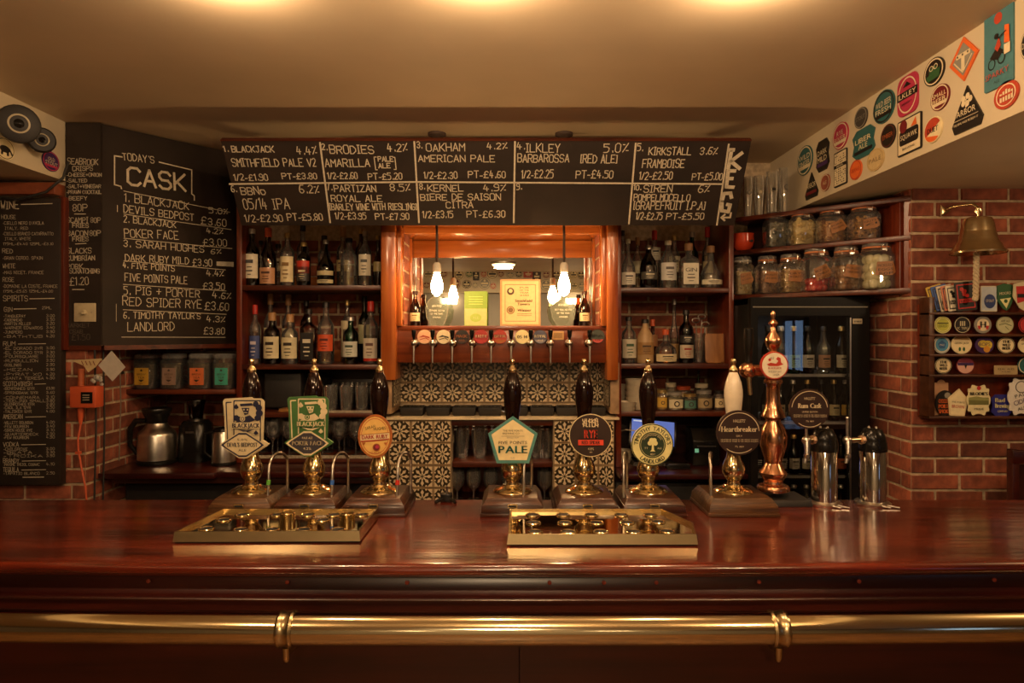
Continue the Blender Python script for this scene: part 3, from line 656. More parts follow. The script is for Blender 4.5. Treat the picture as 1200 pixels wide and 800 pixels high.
rows = [("TANQUERAY",607,120,"3.00"),("CADENHEAD",625,105,"3.50"),("MARTIN MILLER",643,145,"3.20"),("WARNER EDWARDS",662,200,"3.40"),("JUNIPERO",682,105,"3.90"),("BATHTUB",702,200,"4.20"),("EL DORADO 3YR",758,200,"3.00"),("EL DORADO 5YR",778,200,"3.30"),("FOURSQUARE",796,180,"3.00"),("RUMBULLION",816,178,"3.90"),("GOSLINGS",836,100,"2.90"),("MEZAN",858,150,"3.90"),("PYRAT XO",880,195,"4.20"),("SANTA TERESA",898,205,"4.50"),
 ("BENRINNES 12YR",946,162,"£3.90"),("SPRINGBANK 10YR",966,178,"3.60"),("CONNEMARA",988,185,"3.10"),("TEELING SMALL",1004,215,"3.80"),("GLENROTHES 10YR",1020,162,"3.80"),("CAOL ILA 12YR",1036,145,"3.50"),("TALISKER 10YR",1054,148,"4.00"),("WILLETT BOURBON",1106,155,"4.00"),("FEW BOURBON",1124,135,"3.40"),("SIREN HOUSE RYE",1142,152,"3.10"),("QUARTERDECK",1160,180,"3.90"),("FEW BOURBON",1176,135,"4.90"),("CHILGROVE",1230,130,"3.00"),("BEATA",1246,150,"3.30"),("TROIKA",1262,200,"3.90"),("MAXIME TRIJOL COGNAC",1302,186,"4.10"),("TAPATIO BLANCO",1344,186,"2.50")]
for s, y, x1, p in rows: WT('-'+s, 18, y, x1, 12); WT(p, 218, y-2, 256, 12)
for s, y, x1 in (("RUM",740,72),("SCOTCH/IRISH",928,150),("AMERICAN",1082,106),("VODKA",1212,88),("BRANDY",1288,90),("TEQUILA",1330,88)):
    WT(s, 16, y, x1, 20); stroke_line(b, [WP.uv((x1+14)/4, 220+(y-8)/4), WP.uv(215/4, 220+(y-10)/4)], .003, chalk_m)
for q in ((100,78,245,74),(140,520,255,518),(66,568,170,566),(108,1356,205,1355)): stroke_line(b, [WP.uv(q[0]/4, 220+q[1]/4), WP.uv(q[2]/4, 220+q[3]/4)], .004, chalk_m)
b.build('price_list_lettering', wb)
# dark red post, beam over the wine board
pbox('trim_4', None, -2.125, -2.10, 3.20, 3.25, 1.62, 2.34, shelf_v, kind='structure')
pbox('trim_5', None, -4, -2.125, 3.17, 3.25, 2.345, 2.40, mat('red_painted_beam', (.20, .05, .02), .35, coat=.3), .004, kind='structure')
b = MB(); b.tube([(-2.6, 3.16, 2.40), (-2.45, 3.15, 2.345), (-2.28, 3.15, 2.315), (-2.15, 3.15, 2.35), (-2.085, 3.17, 2.42), (-2.08, 3.20, 2.50)], .006, 8, blackm)
tag(base_origin(b.build('cable')), 'black cable drooping under the red beam at far left', 'cable')

# ================================================================ PUMP CLIPS AND BADGES STUCK ON THE WALLS
def badge_art(a, kind, w, h, cols, words):
    """cols: background, second colour, ink; words printed on it"""
    bg, c2, ik = cols
    if kind == 'disc':
        a.ring(0, 0, w/2*.94, w*.045, c2, rz=h/2*.94); 
        if len(words) > 1: a.rect(-w*.36, -h*.30, w*.36, -h*.18, c2)
    elif kind == 'wave':
        a.poly([(w*.42*math.cos(t), h*.42*math.sin(t)) for t in [-PI+PI*i/12 for i in range(13)]], c2)
    else: a.rect(-w*.40, -h*.34, w*.40, -h*.22, c2)
    n = len(words)
    for i, s in enumerate(words):
        a.text(s, 0, (n-1)*h*.11-i*h*.22, h*(.17 if n > 1 else .2), ik, w=w*.72 if len(s) > 3 else w*.4)
def badge(plane, px, py, wpx, hpx, shape, cols, words, label, group=None, name='beer_badge', deco=None, thick=.006, cat='badge', rot=0):
    """a printed board stuck on a wall plane; pixel box gives centre and extent on that plane"""
    u0, v0 = plane.uv(px-wpx/2, py); u1, _ = plane.uv(px+wpx/2, py); c = plane.uv(px, py); t_ = plane.uv(px, py-hpx/2); bo = plane.uv(px, py+hpx/2)
    w_, h_ = abs(u1-u0), abs(t_[1]-bo[1])
    sh = {'disc': lambda: circ(w_/2, 28, h_/2), 'rect': lambda: rrect(w_, h_, min(w_, h_)*.06), 'round': lambda: rrect(w_, h_, min(w_, h_)*.25), 'wave': lambda: circ(w_/2, 28, h_/2),
          'diamond': lambda: [(0, h_/2), (-w_/2, 0), (0, -h_/2), (w_/2, 0)], 'tri': lambda: [(0, h_/2), (-w_*.5, -h_*.32), (-w_*.42, -h_*.5), (w_*.42, -h_*.5), (w_*.5, -h_*.32)],
          'pent': lambda: [(0, h_/2), (-w_/2, h_*.12), (-w_*.36, -h_/2), (w_*.36, -h_/2), (w_/2, h_*.12)], 'shield': lambda: [(w_*.45, h_*.42), (0, h_/2), (-w_*.45, h_*.42), (-w_/2, 0), (-w_*.2, -h_*.4), (0, -h_/2), (w_*.2, -h_*.4), (w_/2, 0)],
          'scallop': lambda: [((w_/2)*(.93+.07*math.cos(10*t))*math.copysign(abs(math.cos(t))**.6, math.cos(t)), (h_/2)*(.93+.07*math.cos(10*t))*math.copysign(abs(math.sin(t))**.7, math.sin(t))) for t in [2*PI*i/60 for i in range(60)]],
          'ticket': lambda: [(-w_/2, h_*.3), (-w_*.3, h_/2), (w_*.3, h_/2), (w_/2, h_*.3), (w_*.42, 0), (w_/2, -h_*.3), (w_*.3, -h_/2), (-w_*.3, -h_/2), (-w_/2, -h_*.3), (-w_*.42, 0)]}[shape]()
    M = plane.mx() @ Matrix.Translation((c[0], 0, c[1])) @ Matrix.Rotation(-rot, 4, 'Y')
    b = MB(M); b.prism(sh, -thick, -.0005, cols[0]); a = Art(b, -thick)
    (deco or (lambda a, w, h: badge_art(a, 'disc' if shape in ('disc',) else shape, w, h, cols, words)))(a, w_, h_)
    o = b.build(name); o.data.transform(M.inverted()); o.matrix_world = M; return tag(o, label, cat, group)
BR_ = Plane((1.52, 0, 0), (0, -1, 0), (0, 0, 1))   # face of the right beam, seen from the room
def d_rings(a, w, h): a.ring(0,0,w*.46,w*.05,white_p,rz=h*.46); a.disc(0,-h*.02,w*.22,green_p,rz=h*.22); a.ring(-w*.1,h*.15,w*.1,w*.03,white_p,rz=h*.1); a.ring(w*.12,h*.15,w*.1,w*.03,white_p,rz=h*.1); a.poly([(-w*.35,-h*.1),(w*.35,h*.05),(w*.3,-h*.28),(-w*.25,-h*.3)],green_p)
def d_T(a, w, h):
    a.poly([(0,h*.38),(-w*.38,0),(0,-h*.38),(w*.38,0)], grey_p); a.rect(-w*.24,h*.05,w*.24,h*.15,white_p); a.rect(-w*.06,-h*.26,w*.06,h*.05,white_p); a.line([(-w*.3,0),(0,-h*.3),(w*.3,0)],w*.03,white_p)
    for k in (-.18,0,.18): a.disc(k*w,h*.10,w*.025,ink)
def d_moto(a, w, h):
    a.disc(-w*.0,h*.36,w*.14,red_p); a.ring(-w*.22,-h*.18,w*.13,w*.03,ink,rz=h*.07); a.ring(w*.12,-h*.16,w*.13,w*.03,ink,rz=h*.07); a.poly([(-w*.28,-h*.1),(0,h*.02),(w*.2,-h*.08),(0,-h*.16)],ink)
    a.poly([(-w*.1,0),(w*.05,h*.12),(w*.12,0),(0,-h*.06)],red_p); a.disc(-w*.04,h*.14,w*.07,ink,rz=h*.035); a.poly([(w*.25,h*.22),(w*.4,h*.2),(w*.42,-h*.02),(w*.24,0)],orange_p); a.rect(w*.24,-h*.14,w*.44,-h*.02,white_p); a.line([(w*.05,h*.1),(w*.3,h*.14)],w*.03,ink)
    a.text("SPARKY", 0, -h*.33, h*.07, red_p, w=w*.8); a.text("ALE", 0, -h*.43, h*.035, ink, w=w*.2)
def d_ilkley(a, w, h): a.ring(0,0,w*.46,w*.04,white_p,rz=h*.46); a.rect(-w*.5,-h*.08,w*.5,h*.12,ink); a.text("ILKLEY",0,h*.02,h*.12,white_p,w=w*.85); a.poly([(-w*.2,h*.22),(0,h*.34),(w*.2,h*.22)],ink); a.text("BREWERY",0,-h*.2,h*.05,ink,w=w*.5)
def d_arbor(a, w, h):
    for i in range(5): a.disc(math.cos(i*1.26)*w*.12,h*.17+math.sin(i*1.26)*h*.09,w*.07,white_p,8)
    a.rect(-w*.02,h*.0,w*.02,h*.2,white_p); a.text("ARBOR",0,-h*.08,h*.13,white_p,w=w*.62); a.line([(-w*.4,-h*.22),(w*.4,-h*.22)],h*.01,white_p); a.text("THE DEVIL MADE ME BREW IT",0,-h*.31,h*.05,white_p,w=w*.8)
def d_squawk(a, w, h): a.rect(-w*.46,-h*.46,w*.46,h*.46,white_p); a.poly(rrect(w*.8,h*.42,w*.08,cz=-h*.02),ink); a.text("SQUAWK",0,0,h*.14,white_p,w=w*.7); a.disc(-w*.22,h*.3,w*.16,maroon_p); a.poly([(w*.1,h*.2),(w*.3,h*.42),(w*.34,h*.2)],orange_p); a.text("BREWING",0,-h*.34,h*.06,ink,w=w*.5)
def d_duet(a, w, h): a.poly([(w*.46*math.cos(t),h*.46*math.sin(t)) for t in [.5+PI*i/14 for i in range(15)]],red_p); a.text("DUET",0,0,h*.2,ink,w=w*.6,bold=.03); a.poly([(w*.46*math.cos(t),h*.46*math.sin(t)) for t in [3.5+2*i/10 for i in range(11)]],orange_p)
def d_maze(a, w, h):
    a.rect(-w*.46,-h*.46,w*.46,h*.46,white_p); r = random.Random(3)
    for i in range(7):
        for j in range(13):
            if abs(j-7.5) > 1.2: x = -w*.40+i*w*.125; z = -h*.42+j*h*.065; a.mb.add([(x,a.y-.0005,z),(x+w*r.choice((.03,.1)),a.y-.0005,z),(x+w*.03,a.y-.0005,z+h*.05)],[(0,1,2)],ink)
    a.rect(-w*.46,h*.03,w*.46,h*.13,ink); a.text("BEER",0,h*.08,h*.05,white_p,w=w*.5)
def d_stamp(a, w, h): a.ring(0,0,w*.4,w*.04,white_p,rz=h*.4); [a.rect(-w*.24+k*w*.12,-h*.22,-w*.16+k*w*.12,h*.2-abs(k-2)*h*.05,white_p) for k in range(5)]; a.rect(-w*.3,-h*.05,w*.3,h*.02,red_p)
RB = [(944,188,18,34,'disc',(teal_p,white_p,white_p),["WILD","GINGER"],'small teal oval badge lowest on the right beam, by the shelf of jars',None),
 (965,182,15,36,'ticket',(ink,purple_p,white_p),["DARK","MILD"],'black badge with a purple band and notched outline on the right beam',None),
 (952,217,15,30,'tri',(ink,maroon_p,white_p),["ARBOR"],'small triangular maroon and black badge at the lower left of the beam',None),
 (968,214,11,20,'disc',(flat('96503c'),white_p,cream_p),["ALE"],'tiny dull pink oval badge beside the small triangular one',None),
 (986,159,18,31,'disc',(pink_p,white_p,white_p),["RYE","RIVER"],'crimson oval badge with three white words on the right beam',None),
 (986,197,15,41,'rect',(ink,ink,ink),[],'black and white maze patterned card on the right beam',d_maze),
 (1010,138,15,24,'disc',(flat('3e3a36'),grey_p,grey_p),["STOUT"],'small charcoal grey round badge above the teal ticket shaped one',None),
 (1013,167,26,34,'ticket',(teal_p,ink,cream_p),["LIBER","ALE"],'teal and black ticket shaped badge on the right beam',None),
 (1004,199,14,23,'disc',(orange_p,red_p,red_p),["ORANGE"],'small bright orange round badge under the ticket shaped one',None),
 (1037,125,25,38,'disc',(teal_p,ink,white_p),["WILD BEER","FRESH"],'large teal oval badge left of the red bullet shaped badge',None),
 (1027,187,20,26,'disc',(flat('c7ae7c'),flat('b59a68'),flat('80694a')),["PALE"],'faint cream round badge low on the right beam',None),
 (1042,159,17,27,'disc',(ink,flat('5c2c22'),flat('a0522d')),["EMBER"],'small black round badge left of the white square one',None),
 (1065,111,24,46,'round',(pink_p,ink,white_p),[],'crimson and black bullet shaped badge reading ILKLEY',d_ilkley),
 (1067,158,28,42,'rect',(ink,white_p,white_p),[],'white square badge with a black label reading SQUAWK',d_squawk),
 (1096,84,24,32,'disc',(ink,green_p,white_p),[],'black round badge with white rings and a green field',d_rings),
 (1103,114,22,30,'disc',(maroon_p,white_p,cream_p),["SMALL","BEER"],'brown red round badge with cream band under the green one',None),
 (1095,152,21,30,'disc',(cream_p,orange_p,ink),[],'red and cream round badge reading DUET',d_duet),
 (1131,69,34,52,'diamond',(orange_p,grey_p,ink),[],'orange bordered diamond badge with a pale letter T',d_T),
 (1135,126,36,52,'tri',(ink,white_p,white_p),[],'black triangular badge reading ARBOR in white',d_arbor),
 (1172,55,34,94,'rect',(flat('45747a'),red_p,ink),[],'tall blue poster of a red motorcycle rider high on the right beam',d_moto),
 (1181,111,29,32,'disc',(red_p,white_p,white_p),[],'bright red round badge with white mark below the motorcycle poster',d_stamp),
 (1206,52,16,34,'disc',(ink,white_p,white_p),["DARK"],'black round badge cut by the right edge of the photo',None)]
for px, py, w_, h_, sh, cols, words, lab, deco in RB:
    if sh == 'rect' and py == 55: cols = (cols[0], cols[1], cols[2])
    badge(BR_, px, py, w_, h_, sh, cols, words, lab, 'badges on the right beam', deco=deco, rot=0)
BL_ = Plane((-2.12, 0, 0), (0, 1, 0), (0, 0, 1))
def d_elephant(a, w, h): a.ring(0,0,w*.46,w*.03,ink,rz=h*.46); a.disc(0,-h*.02,w*.26,ink,14,rz=h*.16); a.rect(-w*.2,-h*.3,-w*.1,0,ink); a.rect(w*.08,-h*.3,w*.18,0,ink); a.line([(w*.2,h*.02),(w*.34,-h*.2)],w*.07,ink)
badge(BL_, 4, 174, 24, 26, 'disc', (cream_p, ink, ink), [], 'cream round badge with a black animal shape on the left beam', 'badges on the left beam', deco=d_elephant)
badge(BL_, 58.5, 189, 20, 23, 'disc', (purple_p, pink_p, white_p), ["OLD","STOUT"], 'purple round badge on the left beam near the corner', 'badges on the left beam')
silver_c_ = flat('b0a488')
# two black speakers under the left beam
for (px, py, d, r, lab) in ((22, 145, 2.80, .078, 'larger round black speaker on the left beam'), (49, 164, 2.98, .055, 'smaller round black speaker beside the larger one')):
    p = at(px, py, d); ax = Vector((.62, -.78, -.12)).normalized(); t = thing('speaker', lab, 'speaker', tuple(p))
    b = MB(); b.lathe([(r*.55, -.05), (r*.9, -.03), (r, -.008), (r*.97, .006), (r*.86, .012)], 28, blackm, p, ax); b.build('housing', t)
    b = MB(); b.lathe([(r*.86, .012), (r*.80, .002), (r*.5, -.012), (r*.42, .004), (r*.36, .006)], 28, mat('speaker_cone', (.09, .06, .045), .4), p, ax, caps=False); b.lathe([(r*.36, .006), (r*.2, .014), (1e-4, .018)], 20, blackp, p, ax, caps=False); b.build('cone', t)
    b = MB(); b.lathe([(r*.50, .0), (r*.50, .012), (r*.42, .014), (r*.38, .006)], 28, silver_c_, p, ax, caps=False); b.build('ring', t)
    b = MB(); q = p-ax*.045; b.rod(q, (-2.121, q.y+.02, q.z), .012, blackm); b.build('wall_bracket', t)
# badges along the rear beam, seen only in the mirror
RW = Plane((0, -3.40, 0), (-1, 0, 0), (0, 0, 1))
COLN = [('maroon', maroon_p), ('cream', cream_p), ('green', green_p), ('black', ink), ('red', red_p), ('grey', grey_p), ('pale yellow', yellow_p), ('brown', brown_p), ('teal', teal_p)]
def rear(mx_px, my_px, w_, h_, shape, ci, lab):
    X = (mx_px-600)/F*11.2; Z = EYE-(my_px-HZ)/F*11.2; s = 11.2/F*1.25
    M = RW.mx() @ Matrix.Translation((-X, 0, Z)); b = MB(M); w2, h2 = w_*s, h_*s
    b.prism(circ(w2/2, 20, h2/2) if shape == 'disc' else rrect(w2, h2, .01), -.006, 0, COLN[ci][1]); a = Art(b, -.006)
    c2 = cream_p if ci in (0, 2, 3, 4, 5, 7, 8) else ink
    if shape == 'disc': a.ring(0, 0, w2*.44, w2*.05, c2, rz=h2*.44)
    a.rect(-w2*.3, -h2*.08, w2*.3, h2*.08, c2); a.rect(-w2*.2, -h2*.25, w2*.2, -h2*.18, c2); a.disc(0, h2*.24, h2*.1, c2, 10); o = b.build('beer_badge'); o.data.transform(M.inverted()); o.matrix_world = M; tag(o, lab, 'badge', 'badges reflected in the mirror')
tops = [(502,321,'disc',1,10,8),(520,321,'disc',0,7,7),(538,322,'disc',1,9,10),(550,321,'disc',2,7,7),(558,323,'rect',3,6,9),(567,321,'disc',4,6,6),(577,321,'disc',1,11,10),(587,321,'disc',0,6,6),(598,322,'disc',5,8,6),(608,321,'disc',3,7,7),(619,321,'rect',4,9,7),(629,324,'rect',7,8,11),(640,322,'disc',0,7,7),(652,322,'disc',7,8,8),(672,322,'disc',1,8,8),(681,322,'disc',3,7,8),(689,325,'disc',5,8,8)]
bots = [(500,334,'disc',0,8,6),(514,333,'disc',1,7,8),(534,332,'disc',0,9,11),(547,333,'disc',3,9,8),(557,334,'disc',5,6,6),(568,332,'disc',5,11,11),(578,335,'disc',4,6,6),(640,334,'disc',5,11,11),(650,335,'disc',6,6,6),(673,335,'disc',1,8,7),(682,335,'disc',5,8,8)]
ORD = ['first','second','third','fourth','fifth','sixth','seventh','eighth','ninth','tenth','eleventh','twelfth','thirteenth','fourteenth','fifteenth','sixteenth','seventeenth']
for rn, rows_ in (('upper', tops), ('lower', bots)):
    for i, (x, y, sh, ci, w_, h_) in enumerate(rows_):
        rear(x, y, w_, h_, sh, ci, '%s %s badge in the mirror, %s from left in the %s row' % (COLN[ci][0], 'round' if sh == 'disc' else 'square', ORD[i], rn))

# ================================================================ HAND PUMPS ON THE BAR
BT = 1.10
def card_clip(a, body, linec, fill, banner_bg, banner_line, banner_ink, l1, l2, l3):
    # two fanned playing cards with a diamond banner across their foot
    w, h = .104, .150
    for cx, rot in ((-.014, .04), (.010, 0)):
        c, s_ = math.cos(rot), math.sin(rot)
        a.poly(rrect(w, h, .006, cx=cx, cz=.022+(0 if rot else .004), rot=rot), body); a.poly(rrect(w-.012, h-.012, .004, cx=cx, cz=.022+(0 if rot else .004), rot=rot), fill); a.poly(rrect(w-.020, h-.020, .003, cx=cx, cz=.022+(0 if rot else .004), rot=rot), body)
    cx = .010
    def spade(x, z, r): a.disc(x-r*.5, z-r*.2, r*.55, fill, 10); a.disc(x+r*.5, z-r*.2, r*.55, fill, 10); a.poly([(x-r, z), (x, z+r*1.3), (x+r, z)], fill); a.poly([(x, z), (x-r*.4, z-r), (x+r*.4, z-r)], fill)
    spade(cx-.036, .073, .008)
    # abstract court figure: hat lobes, face wedge, collar and sleeves
    for px_, pz, r in ((.030,.082,.010),(.040,.070,.011),(.042,.052,.012),(.036,.036,.010),(-.034,.036,.010),(-.030,.018,.008)): a.disc(cx+px_, pz, r, fill, 12)
    a.poly([(cx-.022,.083),(cx+.018,.086),(cx+.022,.078),(cx-.020,.075)], fill)
    a.poly([(cx-.016,.070),(cx+.010,.070),(cx+.006,.050),(cx-.006,.046)], fill); a.disc(cx-.008,.064,.003,body,8); a.disc(cx+.004,.064,.003,body,8); a.line([(cx-.008,.055),(cx+.003,.054)],.002,body)
    a.poly([(cx-.040,.046),(cx-.010,.038),(cx+.012,.046),(cx+.030,.030),(cx+.006,.020),(cx-.030,.024)], fill); a.disc(cx-.012,.034,.009,body,10); a.ring(cx-.012,.034,.006,.002,fill)
    a.rect(cx-.047,.002,cx+.047,.022,body); a.text("BLACKJACK",cx,.012,.015,fill,w=.090,bold=.05)
    a.poly([(cx-.03,.0),(cx,-.012),(cx+.03,0),(cx,-.004)],fill); spade(cx+.034,-.012,.007)
    dm = lambda W, H: [(-W, -.052), (-W*.86, -.044), (-.012, -.052+H), (.012, -.052+H), (W*.86, -.044), (W, -.052), (W*.86, -.060), (.012, -.052-H), (-.012, -.052-H), (-W*.86, -.060)]
    for o_ in a.mb.mats[:0]: pass
    a.poly(dm(.075, .044), body); a.poly(dm(.071, .040), banner_line); a.poly(dm(.062, .034), banner_bg)
    a.text(l1, 0, -.034, .007, banner_ink, w=.034); a.text(l2, 0, -.051, .014, banner_ink, w=.100, bold=.03); a.text(l3, 0, -.069, .008, banner_ink, w=.026)
def card_outline():
    return [(-.082,-.052),(-.060,-.038),(-.072,.092),(-.066,.099),(-.03,.101),(.022,.104),(.034,.097),(.060,.096),(.065,.089),(.061,-.038),(.082,-.052),(.066,-.064),(.012,-.098),(-.012,-.098),(-.066,-.062)]
navy = flat('1c1f3c'); silver_p = flat('c9bc98'); greenc = flat('3d6a36'); slate = flat('35333c'); cherry = flat('b53030'); choc = flat('2c1a14'); sage = flat('4a8480'); lem = flat('ded79a'); dkg = flat('1f3320'); rust = flat('a35a22')
def art1(a): card_clip(a, silver_p, navy, navy, silver_p, navy, navy, "5.0%", "DEVIL'S BEDPOST", "ALE")
def art2(a): card_clip(a, greenc, white_p, white_p, slate, white_p, white_p, "PALE ALE", "POKER FACE", "4.2%")
def art3(a):
    a.ring(0,0,.057,.005,rust,rz=.072); a.disc(0,0,.050,flat('e0b868'),rz=.065); a.ring(0,0,.046,.0015,cherry,rz=.060)
    a.text("SARAH",-.016,.030,.010,ink,w=.034,rot=.28); a.text("HUGHES",.016,.026,.010,ink,w=.040,rot=.1)
    a.poly([(-.048,.004),(.048,.012),(.048,-.008),(-.048,-.014)],cream_p); a.line([(-.048,.005),(.048,.013)],.002,rust); a.text("DARK RUBY",0,-.001,.013,cherry,w=.086,bold=.04,rot=.05); a.line([(-.046,-.017),(.01,-.013),(.047,-.008)],.003,cherry)
    for s in (-1, 1): a.poly([(s*.036-.006,-.020),(s*.036+.006,-.020),(s*.036,-.030)],rust)
    a.disc(.006,-.036,.013,rust,16); a.disc(.006,-.036,.010,maroon_p,16); a.disc(.008,-.034,.006,pink_p,12); a.text("DARK MILD ALE",0,-.053,.005,rust,w=.04)
def art4(a):
    p = lambda k: [(0,.078*k),(-.083*k,.020*k),(-.054*k,-.079*k),(.054*k,-.079*k),(.083*k,.020*k)]
    a.poly(p(.98),sage); a.poly(p(.86),flat('e6d6a4')); a.text("THE FIVE POINTS",0,.030,.006,ink,w=.066); a.text("BREWING CO",-.006,.021,.006,ink,w=.056); a.line([(-.038,.012),(.038,.012)],.001,ink)
    a.text("SINGLE HOP",0,.007,.004,grey_p,w=.04); a.text("FIVE POINTS",0,-.009,.010,ink,w=.094); a.text("PALE",0,-.032,.024,flat('1f6b62'),w=.094,bold=.05); a.text("4.4%",0,-.060,.005,grey_p,w=.014)
def art5(a):
    a.ring(0,0,.072,.003,cream_p); a.disc(0,0,.069,choc,36)
    r = random.Random(5)
    for i in range(5):
        for z in (.050,.036): a.ring(-.022+i*.011+r.uniform(-.002,.002),z+r.uniform(-.003,.003),.0065,.003,white_p,10,r.uniform(0,3),r.uniform(4,6.2)); 
    for i in range(6): a.line([(-.024+i*.0095,.030),(-.026+i*.0095+r.uniform(0,.008),.056)],.003,white_p)
    a.text("RYE",0,.006,.027,flat('d8452e'),w=.042,bold=.03); a.rect(-.042,-.031,.042,-.013,flat('d8452e')); a.text("RED SPIDER",0,-.022,.011,choc,w=.060,bold=.04); a.text("4.8%",0,-.043,.008,white_p,w=.020); a.text("ABV",0,-.054,.005,white_p,w=.010)
def art6(a):
    a.ring(0,0,.070,.003,dkg); a.disc(0,0,.066,lem,40); a.disc(0,0,.044,dkg,32); a.ring(0,0,.040,.001,lem)
    a.text("TIMOTHY TAYLOR'S",0,0,.014,dkg,w=.170,bold=.03,arc=(0,0,.055,PI/2,1)); a.text("LANDLORD",0,0,.014,dkg,w=.084,bold=.04,arc=(0,0,.055,-PI/2,-1))
    a.text("CHAMPIONSHIP BEERS",0,0,.005,white_p,w=.070,arc=(0,0,.034,PI/2,1)); 
    for x,z,r in ((0,.012,.011),(-.009,.006,.008),(.009,.006,.008),(-.004,.016,.008),(.005,.016,.008)): a.disc(x,z,r,lem,12)
    a.poly([(-.003,.004),(.003,.004),(.004,-.016),(.009,-.021),(-.009,-.021),(-.004,-.016)],lem); a.text("TT",-.022,-.010,.006,white_p,w=.012); a.text("ALE",.022,-.010,.006,white_p,w=.014); a.text("BEST",0,-.030,.006,white_p,w=.016)
def art_h(a, name, sub):
    a.ring(0,0,.075,.002,brown_p); a.disc(0,0,.073,choc,40); a.ring(0,0,.068,.0022,white_p,30,.1,PI-.1); a.ring(0,0,.068,.0022,white_p,16,PI+.9,2*PI-.9)
    a.text("HALLETS'",0,.040,.010,white_p,w=.040); a.text(name,0,.013,.018,white_p,w=.118 if len(name) > 9 else .086,bold=.05); a.text(sub,0,-.010,.006,white_p,w=.02 if len(sub) < 5 else .058)
    for z in (-.022,-.028): a.text("CRAFTED BY HAND IN THE WELSH VALLEYS",0,z,.0042,white_p,w=.124)
    a.text("7% ABV",0,-.045,.006,white_p,w=.03)
def pump(px, lab, clip_name, outline, artf, clip_c, clip_lab, handle=handle_m, hl=None, bw=.203, bm=None, ring_c=None, ring_side=1, bx=None, tubeoff=None, cz=0, plate=True, dy=0, flip=1, neck=True, clipoff=0, ring_lab=None):
    y = 2.335+dy; X = (px-600)/F*y
    t = thing('hand_pump', lab, 'beer pump', (X, y, BT)); loc = lambda: MB(Matrix.Translation((X, y, BT)))
    bm = bm or base_w
    b = loc(); b.frus(0, .005, 0, .012, bw+.009, .236, bw+.009, .236, bm); b.build('plinth', t, bevel=.003)
    b = loc(); b.frus(0, .005, .012, .036, bw+.004, .232, bw-.002, .226, bm); b.frus(0, .005, .036, .058, bw-.004, .222, bw-.036, .196, bm); b.build('base', t, bevel=.002)
    if plate:
        b = loc(); a = Art(b, -.1115); b.box(-.016, .016, -.1135, -.106, .030, .042, brass_o); a.y = -.1140; a.rect(-.012,.033,.012,.039,blackm); b.build('maker_plate', t)
    b = loc(); b.lathe([(.066,.0),(.066,.006),(.060,.012),(.046,.018),(.034,.024),(.030,.028)], 28, brass, (0, 0, .056)); b.build('flange', t)
    b = loc(); b.lathe([(.024,.080),(.021,.090),(.022,.098),(.032,.110),(.038,.128),(.038,.140),(.033,.156),(.024,.176),(.0195,.205),(.018,.235),(.020,.250)], 28, brass); b.build('cylinder', t)
    b = loc(); b.lathe([(.016,.248),(.018,.252),(.019,.275),(.022,.305),(.028,.350),(.0315,.385),(.031,.405),(.026,.432),(.018,.455),(.012,.468)], 28, handle); b.build('handle', t, label=hl)
    b = loc(); b.lathe([(.013,.466),(.0145,.470),(.0135,.478),(.0085,.484),(.0065,.492),(.0088,.497),(.0098,.504),(.007,.511),(1e-4,.514)], 20, brass, caps=False); b.build('finial', t)
    # clip
    ax, az = clip_name
    Z = EYE-(az-HZ)/F*2.275; XX = (ax-600)/F*2.275
    M = Matrix.Translation((XX, 2.279+clipoff, Z)); b = MB(M); b.prism(outline, -.004, .004, clip_c); c = b.build('pump_clip', t, label=clip_lab)
    b = MB(M); artf(Art(b, -.0045)); b.build('printed_face', c)
    b = MB(M); b.box(-.009, .009, .004, y-2.279-clipoff-.012, -.012, .012, blackp); b.build('clip_bracket', c)
    if neck:
        sx = tubeoff if tubeoff is not None else .1
        b = loc(); nx = sx; pts = [(nx-.018, -.055, .050), (nx-.017, -.05, .10), (nx-.016, -.046, .155)]+[(nx-.002-.014*math.cos(PI*k/8), -.046+.10*k/8, .158+.032*math.sin(PI*k/8)) for k in range(1, 9)]+[(nx+.012, .055, .12), (nx+.012, .055, .040)]
        b.tube(pts, .0048, 10, steel); nk = b.build('spout_pipe', t)
        if ring_c: b = loc(); b.tube([(nx-.0175, -.051, .092), (nx-.0165, -.049, .108)], .0068, 12, ring_c); b.build('colour_band', nk, label=ring_lab)
    return t
oval = circ(.057, 36, .072); rnd = circ(.072, 40)
pent = [(0,.078),(-.083,.020),(-.054,-.079),(.054,-.079),(.083,.020)]
pump(295, 'hand pump at the far left with a cream and navy playing-card clip', (286.5, 502), card_outline(), art1, silver_p, 'cream and navy playing-card shaped pump clip', ring_c=flat('58a03c'), ring_lab='green band', bm=base_w2, tubeoff=.092)
pump(368, 'hand pump with a green playing-card clip, second from the left', (362, 500), card_outline(), art2, greenc, 'green playing-card shaped pump clip', ring_c=flat('2f62b8'), ring_lab='blue band', tubeoff=.092)
pump(445, 'hand pump with an oval tan clip reading DARK RUBY', (439.5, 511), oval, art3, rust, 'oval tan and red pump clip', ring_c=flat('c83020'), ring_lab='red band', tubeoff=.086)
pump(600.5, 'hand pump with a pentagon cream and teal clip reading PALE', (601, 515), pent, art4, sage, 'five-sided cream clip with teal border', tubeoff=.055)
pump(684.5, 'hand pump with a round dark brown clip reading RYE in red', (692, 510), rnd, art5, choc, 'round dark brown pump clip', neck=False)
pump(759.5, 'hand pump with a round yellow and green clip reading LANDLORD', (764.5, 521), circ(.070, 40), art6, lem, 'round pale yellow pump clip with a green centre', tubeoff=-.075)
pump(859.5, 'hand pump with a white handle and a round black clip reading Heartbreaker', (866, 507), circ(.075, 40), lambda a: art_h(a, "Heartbreaker", "DRY"), choc, 'round black-brown pump clip', handle=ivory, hl='glossy ivory white handle', bw=.225, bm=base_w2, plate=False, tubeoff=-.075)

